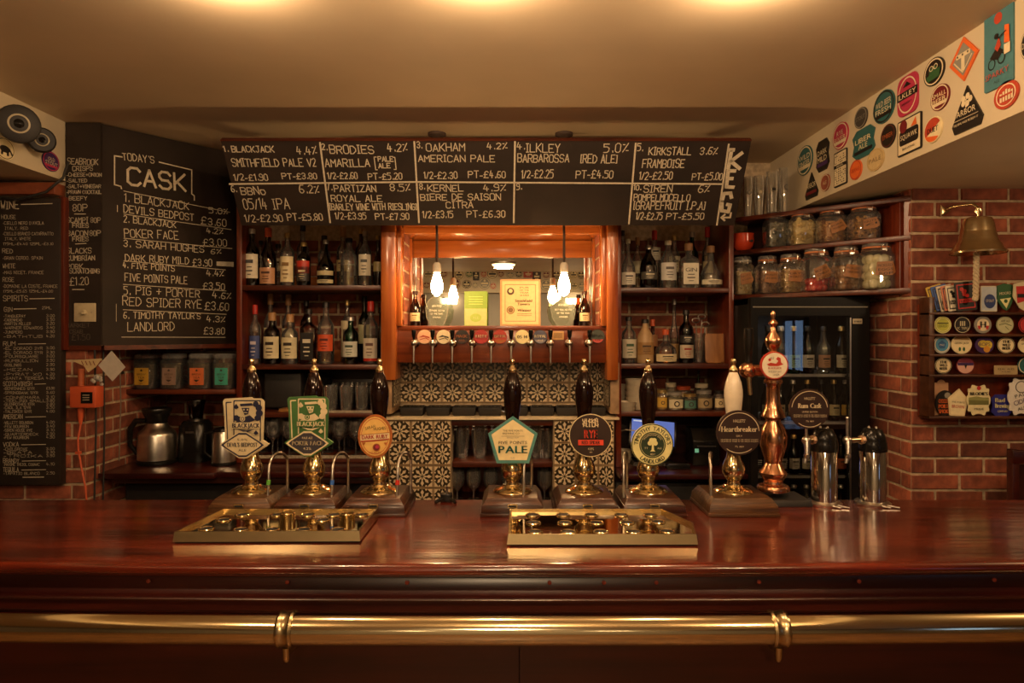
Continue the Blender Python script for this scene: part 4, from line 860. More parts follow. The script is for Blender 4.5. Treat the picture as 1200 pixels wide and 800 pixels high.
# ================================================================ BRASS DRIP TRAYS
rim_m = mat('satin_brass_rim', (.88, .72, .42), .24, 1, .05, 30)
def tray(corners, label, holes):
    """corners: front-left, front-right, back-right(s), back-left on the bar"""
    cx = sum(c[0] for c in corners)/len(corners); cy = sum(c[1] for c in corners)/len(corners)
    t = thing('drip_tray', label, 'drip tray', (cx, cy, BT)); h = .033
    b = MB(); n = len(corners)
    inner = [(cx+(x-cx)*.966, cy+(y-cy)*.93) for x, y in corners]
    vs = [(x, y, BT+.005) for x, y in corners]+[(cx+(x-cx)*.986, cy+(y-cy)*.965, BT+h) for x, y in corners]+[(x, y, BT+h) for x, y in inner]+[(x, y, BT+h-.010) for x, y in inner]
    b.add(vs, [(i, (i+1) % n, (i+1) % n+n, i+n) for i in range(n)]+[(i+n, (i+1) % n+n, (i+1) % n+2*n, i+2*n) for i in range(n)]+[(i+2*n, (i+1) % n+2*n, (i+1) % n+3*n, i+3*n) for i in range(n)], rim_m); b.build('rim', t); b = MB(); q_ = [(cx+(x-cx)*.97, cy+(y-cy)*.95) for x, y in corners]; b.add([(x, y, BT) for x, y in q_]+[(x, y, BT+.006) for x, y in q_], [(i, (i+1) % n, (i+1) % n+n, i+n) for i in range(n)]+[tuple(range(n, 2*n))], blackm); b.build('shadow_gap_pad', t)  # black pad added beneath to draw a dark shadow line under the rim
    b = MB(); b.add([(x, y, BT+h-.010) for x, y in inner], [tuple(range(n))], brass_mirror); b.build('plate', t)
    for x, y, up_ in holes:
        b = MB(); z = BT+h-.010; r = .0195
        b.lathe([(r+.004, 0), (r+.004, .0015+up_), (r+.001, .004+up_), (r-.002, .002+up_)], 20, brass, (x, y, z), caps=False); c = b.build('cup_collar', t)
        b = MB(); b.lathe([(r-.002, .002+up_), (r-.004, .0006), (1e-4, .0006)], 20, blackm if up_ < .01 else brass_o, (x, y, z), caps=False); b.build('drain_hole', c)
def bt(px, py): 
    d = (EYE-BT)*F/(py-HZ); return ((px-600)/F*d, d)
def bt2(px, py, z=BT+.03):
    d = (EYE-z)*F/(py-HZ); return ((px-600)/F*d, d)
hl_ = [bt2(*q) for q in ((284,601),(325,601),(361,601),(391,601),(424,601),(262,607),(337,607),(378,607),(407,607),(242,617),(282,618),(318,618),(356,618),(396,618))]
hl_ = [(x, y, .022 if k in (6, ) or k == 13-6 and False else (.020 if k in (8,) else 0)) for k, (x, y) in enumerate(hl_)]
fl, fr_ = bt(202, 637), bt(422, 636); bk = (-.432, 2.210); bkl = (-.938, 2.210)
tray([fl, fr_, (bk[0], bk[1]), (bkl[0], bk[1])], 'wide polished brass drip tray in front of the three left pumps', hl_)
fl, fr_ = bt(594, 640), bt(818, 640)
hr_ = [bt2(*q) for q in ((624,601),(660,601),(693,601),(728,601),(762,601),(625,610),(662,610),(699,610),(735,610),(771,609),(627,620.5),(666,620.5),(704,620.5),(743,620.5),(782,620))]
bk = 2.210
tray([fl, fr_, (.545, 2.04), (.487, bk), (fl[0]+.003, bk)], 'shorter brass drip tray with a cut corner in front of the middle pumps', [(x, y, 0) for x, y in hr_])

# ================================================================ COPPER FONT, CIDER FONTS
X, y = at(906, 570, 2.425).x, 2.425
t = thing('copper_font', 'ornate turned copper beer font with a round white and red badge', 'beer font', (X, y, BT))
b = MB(); b.frus(X+.036, y-.0, BT, BT+.022, .150, .150, .140, .140, blackm); b.build('slate_base', t, bevel=.003)
z0 = EYE-(574-HZ)/F*y; pz = lambda py: (574-py)/F*y
prof = [(18,574),(18.5,571),(17,568),(11,566),(10.5,563),(15,556),(15.5,553),(12,548),(9,542),(11,535),(15,522),(15.5,511),(13,501),(8.5,494),(8.5,491),(13.5,488),(13,485),(10,479),(7.5,470),(7.2,455),(8.5,450),(10.5,448),(10.5,445),(8,443)]
b = MB(); b.lathe([(r/F*y, pz(p)) for r, p in prof], 28, copper, (X, y, z0)); b.build('column', t)
b = MB(); b.lathe([(9/F*y, pz(443)), (9.3/F*y, pz(440)), (9.3/F*y, pz(420)), (9/F*y, pz(418))], 24, copper, (X, y, z0)); b.build('head', t)
b = MB(); b.lathe([(r/F*y, pz(p)) for r, p in [(6,418),(7,415),(4,411),(8,405),(9.3,400),(8,395),(3,388),(2.6,383),(5.5,379),(5,377),(2,374),(2.3,370),(2.8,367),(1.5,364.5),(.01,364)]], 24, copper, (X, y, z0), caps=False); b.build('turned_finial', t)
b = MB(); zz = EYE-(434-HZ)/F*y; xa = at(876, 434, y).x
b.rod((X, y, zz), (xa+.01, y, zz), .021, copper, 20); b.sphere((xa, y, zz), .030, copper, 20); b.build('side_arm', t)
b = MB(); b.lathe([(.010,.02),(.012,.035),(.009,.045),(.013,.06),(.017,.11),(.016,.148),(.010,.152)], 18, blackp, (xa+.004, y, zz)); b.build('tap_handle', t)
b = MB(); b.tube([(xa, y-.01, zz), (xa+.002, y-.012, zz-.04), (xa+.006, y-.012, zz-.085)], [.012,.0075,.007], 12, brass_o); b.build('spout', t)
c = at(907, 428, y-.045); M = Matrix.Translation(c); b = MB(M); b.prism(circ(.048, 32), -.006, .006, flat('b3321e')); b.rod((0,0,0), (0,.045,0), .012, copper); cl = b.build('round_badge', t, label='round white badge with red rim')
b = MB(M); a = Art(b, -.0065); a.disc(0,0,.044,flat('e6dcc2'),32); a.text("ALE",-.010,.026,.008,ink,w=.014)
a.poly([(-.028,.004),(-.014,.010),(.004,.006),(.012,.016),(.004,.022),(.010,.030),(.020,.026),(.022,.010),(.030,.004),(.012,-.002),(-.020,-.002)], flat('b3321e')); a.disc(-.018,.020,.005,flat('b3321e'),10)
a.text("BLACKJACK",0,-.009,.007,flat('b3321e'),w=.046,bold=.04); a.text("KOLSCH JAY",0,-.021,.007,ink,w=.044); a.text("LAGER",.004,-.032,.007,ink,w=.022); b.build('printed_face', cl)

def cider_font(px, lab, tap_px, clip=None):
    y = 2.40; X = at(px, 580, y).x; s = y/F
    t = thing('steel_font', lab, 'beer font', (X, y, BT))
    b = MB(); b.lathe([(.058,0),(.060,.006),(.052,.012)], 24, steel, (X, y, BT)); b.build('foot_plate', t)
    b = MB(); b.lathe([(.0435,.012),(.0435,.185),(.042,.188)], 32, chrome, (X, y, BT)); b.build('chrome_body', t)
    b = MB(); b.lathe([(.046,.186),(.047,.190),(.046,.215),(.043,.222),(.0435,.226),(.041,.236),(.040,.240),(.030,.262),(.022,.266),(1e-4,.267)], 28, blackp, (X, y, BT), caps=False)
    for k in range(4): b.sphere((X+.016*math.cos(k*1.6+.3), y+.016*math.sin(k*1.6+.3), BT+.268), .004, steel, 8)
    b.build('black_cap', t)
    tx = at(tap_px, 520, y-.03).x; zt = EYE-(516-HZ)/F*2.37
    b = MB(); b.rod((X-.03, y-.01, zt), (tx, y-.03, zt), .010, brass_o, 14); b.sphere((tx, y-.03, zt), .016, steel, 14); b.rod((X-.05, y-.015, zt), (X-.038, y-.012, zt), .016, mat('copper_collar', (.6, .38, .24), .4, .6)); b.build('tap_arm', t)
    b = MB(); b.rod((tx, y-.03, zt+.01), (tx, y-.03, zt+.075), .005, steel, 10); b.sphere((tx, y-.03, zt+.078), .006, steel, 10); b.build('tap_pin', t)
    b = MB(); b.tube([(tx, y-.035, zt), (tx-.004, y-.045, zt-.035), (tx-.014, y-.05, zt-.075)], [.011,.009,.006], 12, steel); b.lathe([(.008,-.01),(.010,0),(.006,.01)], 12, steel, (tx-.008, y-.052, zt-.05), (0,-1,0)); b.build('nozzle', t)
    for dx in (.025, .055):
        b = MB(); b.tube([(X-.03+dx, y-.05, BT+.006), (X+dx, y-.072, BT+.003)], .0035, 8, steel); b.build('drip_prong', t)
    if clip:
        Z = EYE-(479-HZ)/F*2.36; XX = at(948, 479, 2.36).x; M = Matrix.Translation((XX, 2.36, Z)) @ Matrix.Scale(.92, 4); b = MB(M); b.prism(circ(.075, 36), -.004, .004, choc); c = b.build('pump_clip', t, label='round black-brown clip')
        b = MB(M); art_h(Art(b, -.0045), "Rum Cask", "LIMITED EDITION"); b.build('printed_face', c)
        b = MB(); b.rod((XX, 2.365, Z-.03), (tx, y-.03, zt+.06), .005, steel); b.build('clip_stem', c)
cider_font(965.5, 'chrome cylinder font with black cap and round Rum Cask clip', 945, True)
cider_font(1022.5, 'chrome cylinder font with black cap nearest the brick pier', 993)
# small black clamp with a steel lever behind the middle pumps
p = at(523, 588, 2.43); t = thing('bottle_opener', 'small black clamped bottle opener on the rear bar edge', 'bottle opener', (p.x, p.y, BT))
b = MB(Matrix.Translation((p.x, 2.43, BT))); b.box(-.02,.02,-.015,.02,0,.03,blackp); b.build('body', t, bevel=.004)
b = MB(Matrix.Translation((p.x, 2.43, BT))); b.tube([(0,0,.03),(.004,-.004,.05),(0,-.01,.056)], .004, 8, steel); b.build('lever', t)
for s in (-1, 1): b = MB(Matrix.Translation((p.x, 2.43, BT))); b.tube([(s*.012,-.01,.012),(s*.03,-.025,.008),(s*.036,-.03,.003)], .006, 8, blackp); b.build('foot', t)

# ================================================================ BEER TAPS ON THE TAP BOARD
tap_x = [485,507,530,553,575.5,599,622,645,667.5,691]
names = ['leftmost of the ten','second from the left of the ten','third from the left of the ten','fourth from the left of the ten','fifth from the left of the ten','fifth from the right of the ten','fourth from the right of the ten','third from the right of the ten','second from the right of the ten','rightmost of the ten']
def make_tap():
    t = thing('beer_tap', '', 'beer tap'); 
    b = MB(); b.rod((0,.0,.0),(0,.055,0),.010,chrome,12); b.sphere((0,0,0),.0185,steel,14); b.lathe([(.022,0),(.022,.004),(.012,.010)],14,chrome,(0,.055,0),(0,-1,0)); b.build('tap_body', t, world=False)
    b = MB(); b.lathe([(.005,.012),(.006,.025),(.010,.034),(.0125,.058),(.012,.066),(.004,.068)],14,blackp); b.build('tap_lever', t, world=False)
    b = MB(); b.tube([(0,-.004,-.01),(0,-.008,-.05),(0,-.010,-.100)],[.008,.0058,.005],10,steel); b.build('spout', t, world=False); return t
tap0 = make_tap()
for i, px in enumerate(tap_x):
    o = tap0 if i == 0 else copy_tree(tap0); o.location = (at(px, 402, 3.445).x, 3.445, at(px, 402, 3.445).z)
    o['label'] = 'chrome beer tap with black lever, %s on the board' % names[i]; o['group'] = 'beer taps under the mirror'
TPl = Plane((0, 3.50, 0), (1, 0, 0), (0, 0, 1))
def L_(c, rr_): return lambda a, w, h: None
def d_wave(c1, c2):
    def f(a, w, h): a.disc(0,0,w*.46,c1,rz=h*.46); a.poly([(-w*.4,-h*.05),(-w*.1,h*.12),(w*.35,h*.0),(w*.38,-h*.12),(0,-h*.0)],c2); a.line([(-w*.3,-h*.2),(w*.1,-h*.08),(w*.3,-h*.2)],w*.05,c2)
    return f
def d_lens(bg, mid, inkc, word, sub=None):
    def f(a, w, h):
        a.disc(0,0,w*.47,bg,rz=h*.47); a.poly([(w*.46*math.cos(t),h*.46*math.sin(t)) for t in [-PI*.85+PI*.7*i/10 for i in range(11)]],mid); a.text(word,0,h*.05,h*.2,inkc,w=w*.8,bold=.04)
        if sub: a.text(sub,0,-h*.25,h*.12,inkc,w=w*.4)
    return f
LN = [(497.6,'disc',(flat('e2b48e'),rust,flat('b3321e')),"ALE",'peach round tap lens leftmost on the tap board',d_wave(flat('e6b490'),flat('b3321e'))),
 (520,'disc',(white_p,ink,ink),"",'cream round tap lens with dark wave stripes on the tap board',d_wave(white_p,ink)),
 (541.7,'disc',(ink,rust,rust),"",'black round tap lens with rust lettering on the tap board',d_lens(ink,brown_p,rust,"MAGIC","ROCK")),
 (564,'disc',(cherry,ink,white_p),"",'red and black round tap lens reading ILKLEY on the tap board',d_lens(flat('a02c28'),cherry,white_p,"ILKLEY")),
 (586,'disc',(cherry,rust,cream_p),"",'red round tap lens with cream patches on the tap board',d_lens(flat('a83426'),rust,cream_p,"BEER")),
 (612,'disc',(lem,ink,ink),"",'cream round tap lens reading 05 14 on the tap board',lambda a,w,h: (a.disc(0,0,w*.47,flat('ead9a2'),rz=h*.47), a.text("05 14",0,0,h*.22,ink,w=w*.7,bold=.04))),
 (633,'disc',(slate,cherry,cream_p),"",'slate blue round tap lens with pale lettering on the tap board',d_lens(flat('4a4a60'),flat('7a7480'),cream_p,"ROYAL","ALE")),
 (700,'disc',(ink,pink_p,ink),"",'dark round tap lens with a pink lower half at the right end',d_lens(flat('3a4038'),flat('c04a44'),ink,"IPA","RYE"))]
for px, sh, cols, wds, lab, deco in LN:
    badge(TPl, px, 394.5 if px < 690 else 394, 16.5, 16.5, sh, cols, [wds], lab, 'tap lenses on the tap board', name='tap_lens', deco=deco, thick=.012)
badge(TPl, 654, 393, 13.5, 10, 'rect', (flat('b98d55'), ink, ink), [], 'small tan card pinned to the tap board', name='card', deco=lambda a, w, h: [a.line([(-w*.35,h*k),(w*.35,h*k)],h*.06,ink) for k in (-.2,0,.2)], cat='card', thick=.002)

# black drip boxes on the tiled shelf
for i in range(8):
    x0 = at(470, 480, 3.6).x+i*.136; z = tz
    if x0+.125 > XT1: break
    t = thing('drip_box', 'black rectangular drip box, %s from left on the tiled shelf' % ORD[i], 'drip box', (x0+.062, 3.60, z), group='drip boxes below the taps')
    b = MB(); b.frus(x0+.062, 3.61, z, z+.045, .112, .10, .126, .115, blackm); b.build('box', t, bevel=.004)
    b = MB(); [b.box(x0+.008, x0+.118, 3.56+k*.018, 3.565+k*.018, z+.0452, z+.048, blackp) for k in range(6)]; b.build('grille', t, kind='stuff')

# ================================================================ BOTTLES
def shade_label(col): return flat(col)
SH = {  # radius (of half width) against height
 'wine': [(.92,0),(1,.03),(1,.60),(.92,.68),(.45,.78),(.36,.82),(.34,.98),(.40,.985),(.40,1)],
 'burg': [(.92,0),(1,.03),(1,.48),(.85,.60),(.45,.76),(.34,.84),(.33,.98),(.38,.985),(.38,1)],
 'spirit': [(.92,0),(1,.03),(1,.64),(.90,.71),(.45,.79),(.36,.83),(.36,.97),(.42,.98),(.42,1)],
 'square': [(.95,0),(1,.03),(1,.66),(.85,.72),(.40,.78),(.32,.82),(.32,.97),(.40,.98),(.40,1)],
 'squat': [(.85,0),(1,.05),(1,.38),(.90,.50),(.50,.62),(.26,.70),(.24,.97),(.30,.98),(.30,1)],
 'bulb': [(.80,0),(.98,.06),(1,.22),(.92,.40),(.60,.56),(.28,.68),(.26,.96),(.32,.97),(.32,1)],
 'jug': [(.92,0),(1,.04),(1,.50),(.88,.66),(.50,.80),(.34,.86),(.32,.97),(.38,.98),(.38,1)],
 'thin': [(.92,0),(1,.03),(1,.42),(.80,.52),(.40,.66),(.34,.97),(.42,.98),(.42,1)],
 'beer': [(.92,0),(1,.03),(1,.52),(.88,.62),(.50,.76),(.40,.84),(.38,.97),(.44,.98),(.44,1)]}
def bottle(px, wpx, ytop, ybase, d, z, shape, gl, cap, lab, liquid=None, fill=.55, label=None, label2=None, word=None, inkc=None, group=None, capm=None, name='bottle', cat='bottle', tagn=None, capl=.10):
    s = d/F; X = (px-600)*s; w_ = wpx*s; h = (ybase-ytop)*s; r = w_/2
    t = thing(name, lab, cat, (X, d, z), group=group); sq = 6 if shape == 'square' else 0
    # the body stops under the stopper
    hb = h*(1-capl*.55); prof = [(q*r, p*hb+.0005) for q, p in SH[shape]]
    b = MB(Matrix.Translation((X, d, z)) @ Matrix.Rotation(PI/4*0, 4, 'Z')); b.lathe([(1e-4, .0005)]+prof, 18, gl, sq=sq, caps=False); b.build('glass_body', t)
    b = MB(Matrix.Translation((X, d, z))); cr = SH[shape][-1][0]*r*1.12; b.lathe([(cr, h*(1-capl)), (cr, h*.985), (cr*.85, h), (1e-4, h)], 12, cap, caps=False); b.build('stopper', t)
    if liquid:
        b = MB(Matrix.Translation((X, d, z))); pr = [(q*r*.92, p*hb+.002) for q, p in SH[shape] if p <= fill]+[(SH[shape][2][0]*r*.90 if fill < .6 else .5*r, fill*hb)]
        b.lathe([(1e-4, .003)]+pr+[(1e-4, fill*hb)], 16, liquid, sq=sq, caps=False); b.build('liquid', t)
    for L in (label, label2):
        if not L: continue
        z0, z1, col, ik = L; b = MB(Matrix.Translation((X, d, z))); k = 1.035
        rr_ = lambda p: max(q for q, pp in SH[shape] if abs(pp-p) < .3 or True) * r*k
        if sq: b.box(-r*.80, r*.80, -r*1.04, -r*1.0, z0*hb, z1*hb, flat(col))
        else: b.lathe([(r*k, z0*hb), (r*k, z1*hb)], 14, flat(col), a0=-PI/2-1.15, a1=-PI/2+1.15)
        lb = b.build('paper_label', t)
        if ik:
            a = Art(MB(Matrix.Translation((X, d, z))), -r*1.055); H_ = (z1-z0)*hb; m_ = (z0+z1)/2*hb; im = flat(ik)
            if word and L is label: a.text(word, 0, m_+H_*.18, H_*.18, im, w=r*1.2)
            else: a.rect(-r*.5, m_+H_*.12, r*.5, m_+H_*.26, im)
            a.rect(-r*.35, m_-H_*.06, r*.35, m_-H_*.02, im); a.rect(-r*.42, m_-H_*.22, r*.42, m_-H_*.17, im); a.rect(-r*.25, m_-H_*.36, r*.25, m_-H_*.33, im)
            a.mb.build('label_print', lb)
    return t
capk = flat('1a1512'); cork_m = flat('a5794c'); silver_c = mat('silver_foil', (.5, .47, .42), .35, .7); redc = flat('b5281c'); goldc = mat('gold_foil', (.55, .38, .14), .35, .8); orangec = flat('c0522a'); whitec = flat('cfc4a8')
G1 = 'bottles on the upper left shelf'; G2 = 'bottles on the lower left shelf'; G3 = 'bottles on the upper right shelf'; G4 = 'bottles on the lower right shelf'
zA, zB, zC, zD = LZ[0], LZ[1], RZ[0], RZ[1]
df, db_ = 3.69, 3.86
B_ = bottle
def yb(z, d): return HZ+(EYE-z)/d*F
for (px, w_, yt, d, z, sh, gl, cap, lab, liq, fill, l1, l2, word, grp) in (
 (295.5,17,268,df,zA,'wine',dark_gl,silver_c,'dark bottle with tall white label, leftmost on the upper left shelf',rum_l,.6,(.14,.58,'cfc6ae','3a3a3a'),None,None,G1),
 (314.5,19,267,df,zA,'burg',brown_gl,orangec,'brown bottle with orange capsule and low tan label',rum_l,.5,(.04,.34,'b98760','4a2a18'),None,None,G1),
 (337,16,273,df,zA,'spirit',clear,goldc,'clear amber bottle with tall cream label and gold cap',amber_l,.60,(.08,.58,'d8c79c','7a5a2c'),None,None,G1),
 (356,16,284,df,zA,'spirit',dark_gl,goldc,'dark bottle with a red and black label and gold cap',rum_l,.5,(.12,.46,'2a2420','c8b890'),(.30,.60,'b8321e',None),None,G1),
 (382,20,281,df,zA,'squat',dark_gl,silver_c,'squat dark bottle with a white feather mark',rum_l,.4,(.06,.14,'c9bd92','2a2420'),(.24,.34,'b5a77e',None),None,G1),
 (409,20,279,df,zA,'jug',clear,capk,'stout clear bottle with no paper label on the upper left shelf',pale_l,.45,None,None,None,G1),
 (428,15,271,df,zA,'wine',clear,silver_c,'slim clear bottle with a square white label',pale_l,.5,(.20,.60,'d6ccb4','4a4a44'),None,None,G1),
 (443,11,276,df,zA,'thin',brown_gl,goldc,'thin brown bottle at the right end of the upper left shelf',rum_l,.5,(.30,.50,'8a7a50',None),None,None,G1),
 (305,14,282,db_,zA,'spirit',clear,capk,'bottle with a cream shield label behind the dark leftmost bottle',None,.5,(.45,.72,'d0c7a0','4a3a20'),None,None,G1),
 (326,14,286,db_,zA,'spirit',clear,capk,'bottle with a cream label behind the orange capsule bottle',None,.5,(.40,.70,'d0c7a0','4a3a20'),None,None,G1),
 (355,15,264,db_,zA,'wine',clear,capk,'tall clear bottle behind the red and black label',None,.5,None,None,None,G1),
 (380,15,276,db_,zA,'spirit',clear,capk,'clear bottle standing behind the squat feather bottle',pale_l,.4,None,None,None,G1),
 (402,15,266,db_,zA,'spirit',clear,cork_m,'amber bottle with a pale cork behind the stout clear one',amber_l,.66,(.3,.5,'c7b07a','5a3a20'),None,None,G1),
 (423,14,268,db_,zA,'wine',brown_gl,goldc,'brown bottle with gold collar behind the slim white label',rum_l,.6,None,None,None,G1),
 (299,13,357,df,zB,'spirit',clear,redc,'bottle with red cap and blue label, leftmost on the lower left shelf',amber_l,.6,(.10,.52,'3c4a80','c9c0c8'),None,None,G2),
 (319,19,366,df,zB,'spirit',dark_gl,cork_m,'dark bottle with a cream shield label on the lower left shelf',rum_l,.5,(.12,.58,'d9cda6','2a2018'),None,None,G2),
 (340,19,368,df,zB,'spirit',clear,cork_m,'clear amber bottle with a cream shield label beside the dark one',amber_l,.30,(.12,.58,'d9cda6','2a2018'),None,None,G2),
 (362,18,362,df,zB,'square',brown_gl,capk,'square bottle with a black label and white lettering',amber_l,.62,(.08,.60,'15120f','d6cdb6'),None,None,G2),
 (382,19,354,df,zB,'wine',clear,capk,'clear bottle of pale rum with an orange square label',pale_l,.5,(.22,.50,'d0542a','5a1a10'),None,None,G2),
 (411,18,371,df,zB,'spirit',green_gl,silver_c,'green bottle with a white label and silver cap',None,.5,(.16,.50,'cfd0c0','3a4a3a'),None,None,G2),
 (434.5,17,353,df,zB,'spirit',clear,redc,'clear bottle with red cap and white label on the lower left shelf',pale_l,.5,(.10,.45,'d8cdb8','6a4a40'),(.05,.10,'b5301c',None),None,G2),
 (317,15,344,db_,zB,'wine',clear,cork_m,'tall corked bottle behind the dark shield label bottle',amber_l,.55,(.3,.55,'d0c7a0',None),None,None,G2),
 (338,15,345,db_,zB,'wine',clear,cork_m,'tall corked bottle behind the clear shield label bottle',amber_l,.6,(.3,.55,'c9be9c',None),None,None,G2),
 (359,14,352,db_,zB,'spirit',brown_gl,capk,'bottle with an orange label behind the square black one',amber_l,.6,(.3,.62,'a8502a',None),None,None,G2),
 (407,14,351,db_,zB,'wine',clear,goldc,'tall bottle with a cream label behind the green bottle',pale_l,.6,(.1,.70,'cfc3a0','6a5a40'),None,None,G2),
 (427,14,347,db_,zB,'wine',green_gl,capk,'dark green bottle with a pale label behind the white one',None,.6,(.3,.60,'b8b48c',None),None,None,G2),
 (446,9,360,db_,zB,'thin',dark_gl,capk,'thin dark bottle in the right corner of the lower left shelf',None,.6,None,None,None,G2),
 (736,17,280,df,zC,'squat',clear,whitec,'round clear bottle with long white neck on the upper right shelf',pale_l,.3,(.08,.34,'d6cfbc','4a4440'),None,None,G3),
 (760,20,288,df,zC,'jug',dark_gl,steel,'dark grey flip-top jug bottle with faint white lettering',rum_l,.5,(.22,.40,'3c382f','b8ae90'),None,None,G3),
 (783,19,282,df,zC,'jug',clear,whitec,'clear bottle with an arched silver label',pale_l,.2,(.18,.56,'bdb8ae','4a4440'),None,None,G3),
 (807,22,285,df,zC,'square',clear,cork_m,'square clear gin bottle with a white printed label',pale_l,.4,(.10,.60,'cfc6b0','2a2622'),None,"GIN",G3),
 (833,25,288,df,zC,'bulb',clear,cork_m,'clear bulbous bottle with a pale wooden stopper',pale_l,.35,(.10,.22,'c9c0a4','4a4440'),None,None,G3),
 (730,10,270,db_,zC,'thin',clear,capk,'thin clear bottle in the left corner of the upper right shelf',None,.5,None,None,None,G3),
 (747,12,278,db_,zC,'wine',clear,cork_m,'slim bottle between the white necked and the flip-top ones',pale_l,.5,(.35,.6,'b0a888',None),None,None,G3),
 (767,14,270,db_,zC,'wine',clear,redc,'tall clear bottle with a white label behind the flip-top jug',pale_l,.5,(.55,.78,'cfc8b4','3a3a34'),None,None,G3),
 (790,14,276,db_,zC,'spirit',clear,goldc,'gold capped bottle behind the arched silver label',pale_l,.5,(.35,.65,'b8ae90','4a4436'),None,None,G3),
 (811,15,272,db_,zC,'wine',green_gl,silver_c,'dark bottle with silver neck behind the square gin bottle',None,.5,(.3,.5,'7a7a6a',None),None,None,G3),
 (829,13,266,db_,zC,'wine',clear,redc,'tall bottle with a red top behind the bulbous bottle',pale_l,.6,(.3,.5,'b9ab86',None),None,None,G3),
 (737,17,371,df,zD,'spirit',clear,capk,'clear bottle with a cream label and green seal, far left of the lower right shelf',pale_l,.5,(.12,.54,'cfc7b0','3c5a3c'),None,None,G4),
 (756,20,374,df,zD,'jug',mat('tan_stoneware',(.42,.27,.13),.45,var=.1),capk,'tan stoneware bottle with a black stopper',None,.5,(.2,.5,'9a7444','4a3018'),None,None,G4),
 (765,11,374,db_,zD,'thin',brown_gl,orangec,'small brown bottle with orange neck band behind the stoneware one',None,.5,(.4,.7,'a87850',None),None,None,G4),
 (780,25,386,df,zD,'squat',clear,orangec,'squat amber bottle with an orange top and a luggage tag label',amber_l,.48,(.06,.30,'d3c49c','2c2018'),None,None,G4),
 (790,11,350,db_,zD,'thin',clear,silver_c,'tall thin clear bottle behind the squat amber one',pale_l,.4,(.05,.3,'a88450',None),None,None,G4),
 (804,17,363,df,zD,'spirit',dark_gl,capk,'black bottle with a red and white picture label',None,.5,(.10,.36,'b8a890','8a2a20'),(.40,.55,'2a2622','cfc6b0'),None,G4)):
    bottle(px, w_, yt, yb(z, d), d, z, sh, gl, cap, lab, liq, fill, l1, l2, word, group=grp, capl=.16 if cap in (orangec, cork_m, redc) else .09)

# things beside the bottles on the lower right shelf
p = at(819, 424, 3.70); t = thing('utensil_glass', 'glass holding bar strainers and spoons beside the black bottle', 'glass', (p.x, 3.70, zD))
b = MB(); b.lathe([(.026,.0),(.030,.005),(.034,.16),(.032,.16)], 16, thinclear, (p.x, 3.70, zD+.001)); b.build('glass', t)
for i, (dx, dz) in enumerate(((-.012,.23),(.008,.25),(.02,.21))):
    u = thing('bar_spoon', ('short', 'long ringed', 'angled')[i]+' steel bar strainer standing in the glass of utensils', 'utensil', (p.x+dx*.4, 3.70, zD+.006))
    b = MB(); b.rod((p.x+dx*.4, 3.70, zD+.006), (p.x+dx*1.6, 3.69, zD+dz-.02), .003, steel, 8); b.build('handle', u)
    b = MB(); b.tube([(p.x+dx*1.6+.020*math.cos(k*PI/6), 3.69, zD+dz+.012*math.sin(k*PI/6)) for k in range(12)], .003, 6, steel, closed=True); b.build('ring', u)
for i in range(5):
    d = 3.66+i*.028; x0 = at(826, 0, 3.66).x+i*.024; c = x0+.05
    b = MB(Matrix.Translation((c, d, zD)) @ Matrix.Rotation(-.10, 4, 'X')); b.prism(rrect(.095, .158, .018, cz=.080), -.007, .007, wood('board_wood', 'a06c38', '7a4c24', .5, .1, 2))
    o = b.build('serving_board', bevel=.002); tag(base_origin(o), 'wooden serving board leaning at the right of the lower shelf, %s from the front' % ORD[i], 'board', 'serving boards on the lower right shelf')

# ---------------------------------------------------------------- ledge under the mirror
zl = 1.737
for px, lab in ((486.5, 'small brown beer bottle at the left end of the mirror ledge'), (685, 'small brown beer bottle at the right end of the mirror ledge')):
    bottle(px, 12.5, 341, yb(zl, 3.72), 3.72, zl, 'beer', brown_gl, brown_p, lab, rum_l, .7, (.15,.40,'cdbf95','7a5a2a'))
def trophy(px, wd, yt, lab, pts):
    d = 3.72; s = d/F; X = (px-600)*s; t = thing('glass_trophy', lab, 'trophy', (X, d, zl)); H_ = (381-yt)*s; W_ = wd*s/2
    tg = glass('trophy_glass', (.80, .86, .78), .03, 1.8, .07)
    b = MB(Matrix.Translation((X, d, zl+.001))); b.prism([(x*W_, z*H_) for x, z in pts], -.010, .010, tg); b.build('glass_plaque', t)
    b = MB(Matrix.Translation((X, d, zl+.001))); q = [(x*W_*.98, z*H_) for x, z in pts]
    b.tube([(x, -.008, z) for x, z in q], .0022, 6, glass('bevel_glass', (.9, .92, .86), .02, 3, .25), closed=True); b.build('bevelled_edge', t)
    a = Art(MB(Matrix.Translation((X, d, zl))), -.0108); em = flat('d8d4c0')
    a.text("AWARD", 0, H_*.62, H_*.07, em, w=W_*.8); a.text("BEST REAL ALE PUB", 0, H_*.48, H_*.05, em, w=W_*1.3); a.text("OF THE YEAR", 0, H_*.38, H_*.05, em, w=W_*1.0); a.text("WINNER", 0, H_*.27, H_*.05, em, w=W_*.7); a.mb.build('etched_lettering', t)
trophy(512, 28, 343, 'pointed glass trophy plaque under the left bulb', [(-.5,0),(-.85,.25),(-.95,.55),(-.7,.78),(0,1),(.7,.78),(.95,.55),(.85,.25),(.5,0)])
trophy(660, 30, 341, 'leaf shaped glass trophy plaque under the right bulb', [(-.45,0),(-.85,.22),(-1,.5),(-.85,.75),(-.35,1),(.2,.88),(.7,.72),(.97,.5),(.85,.2),(.5,0)])
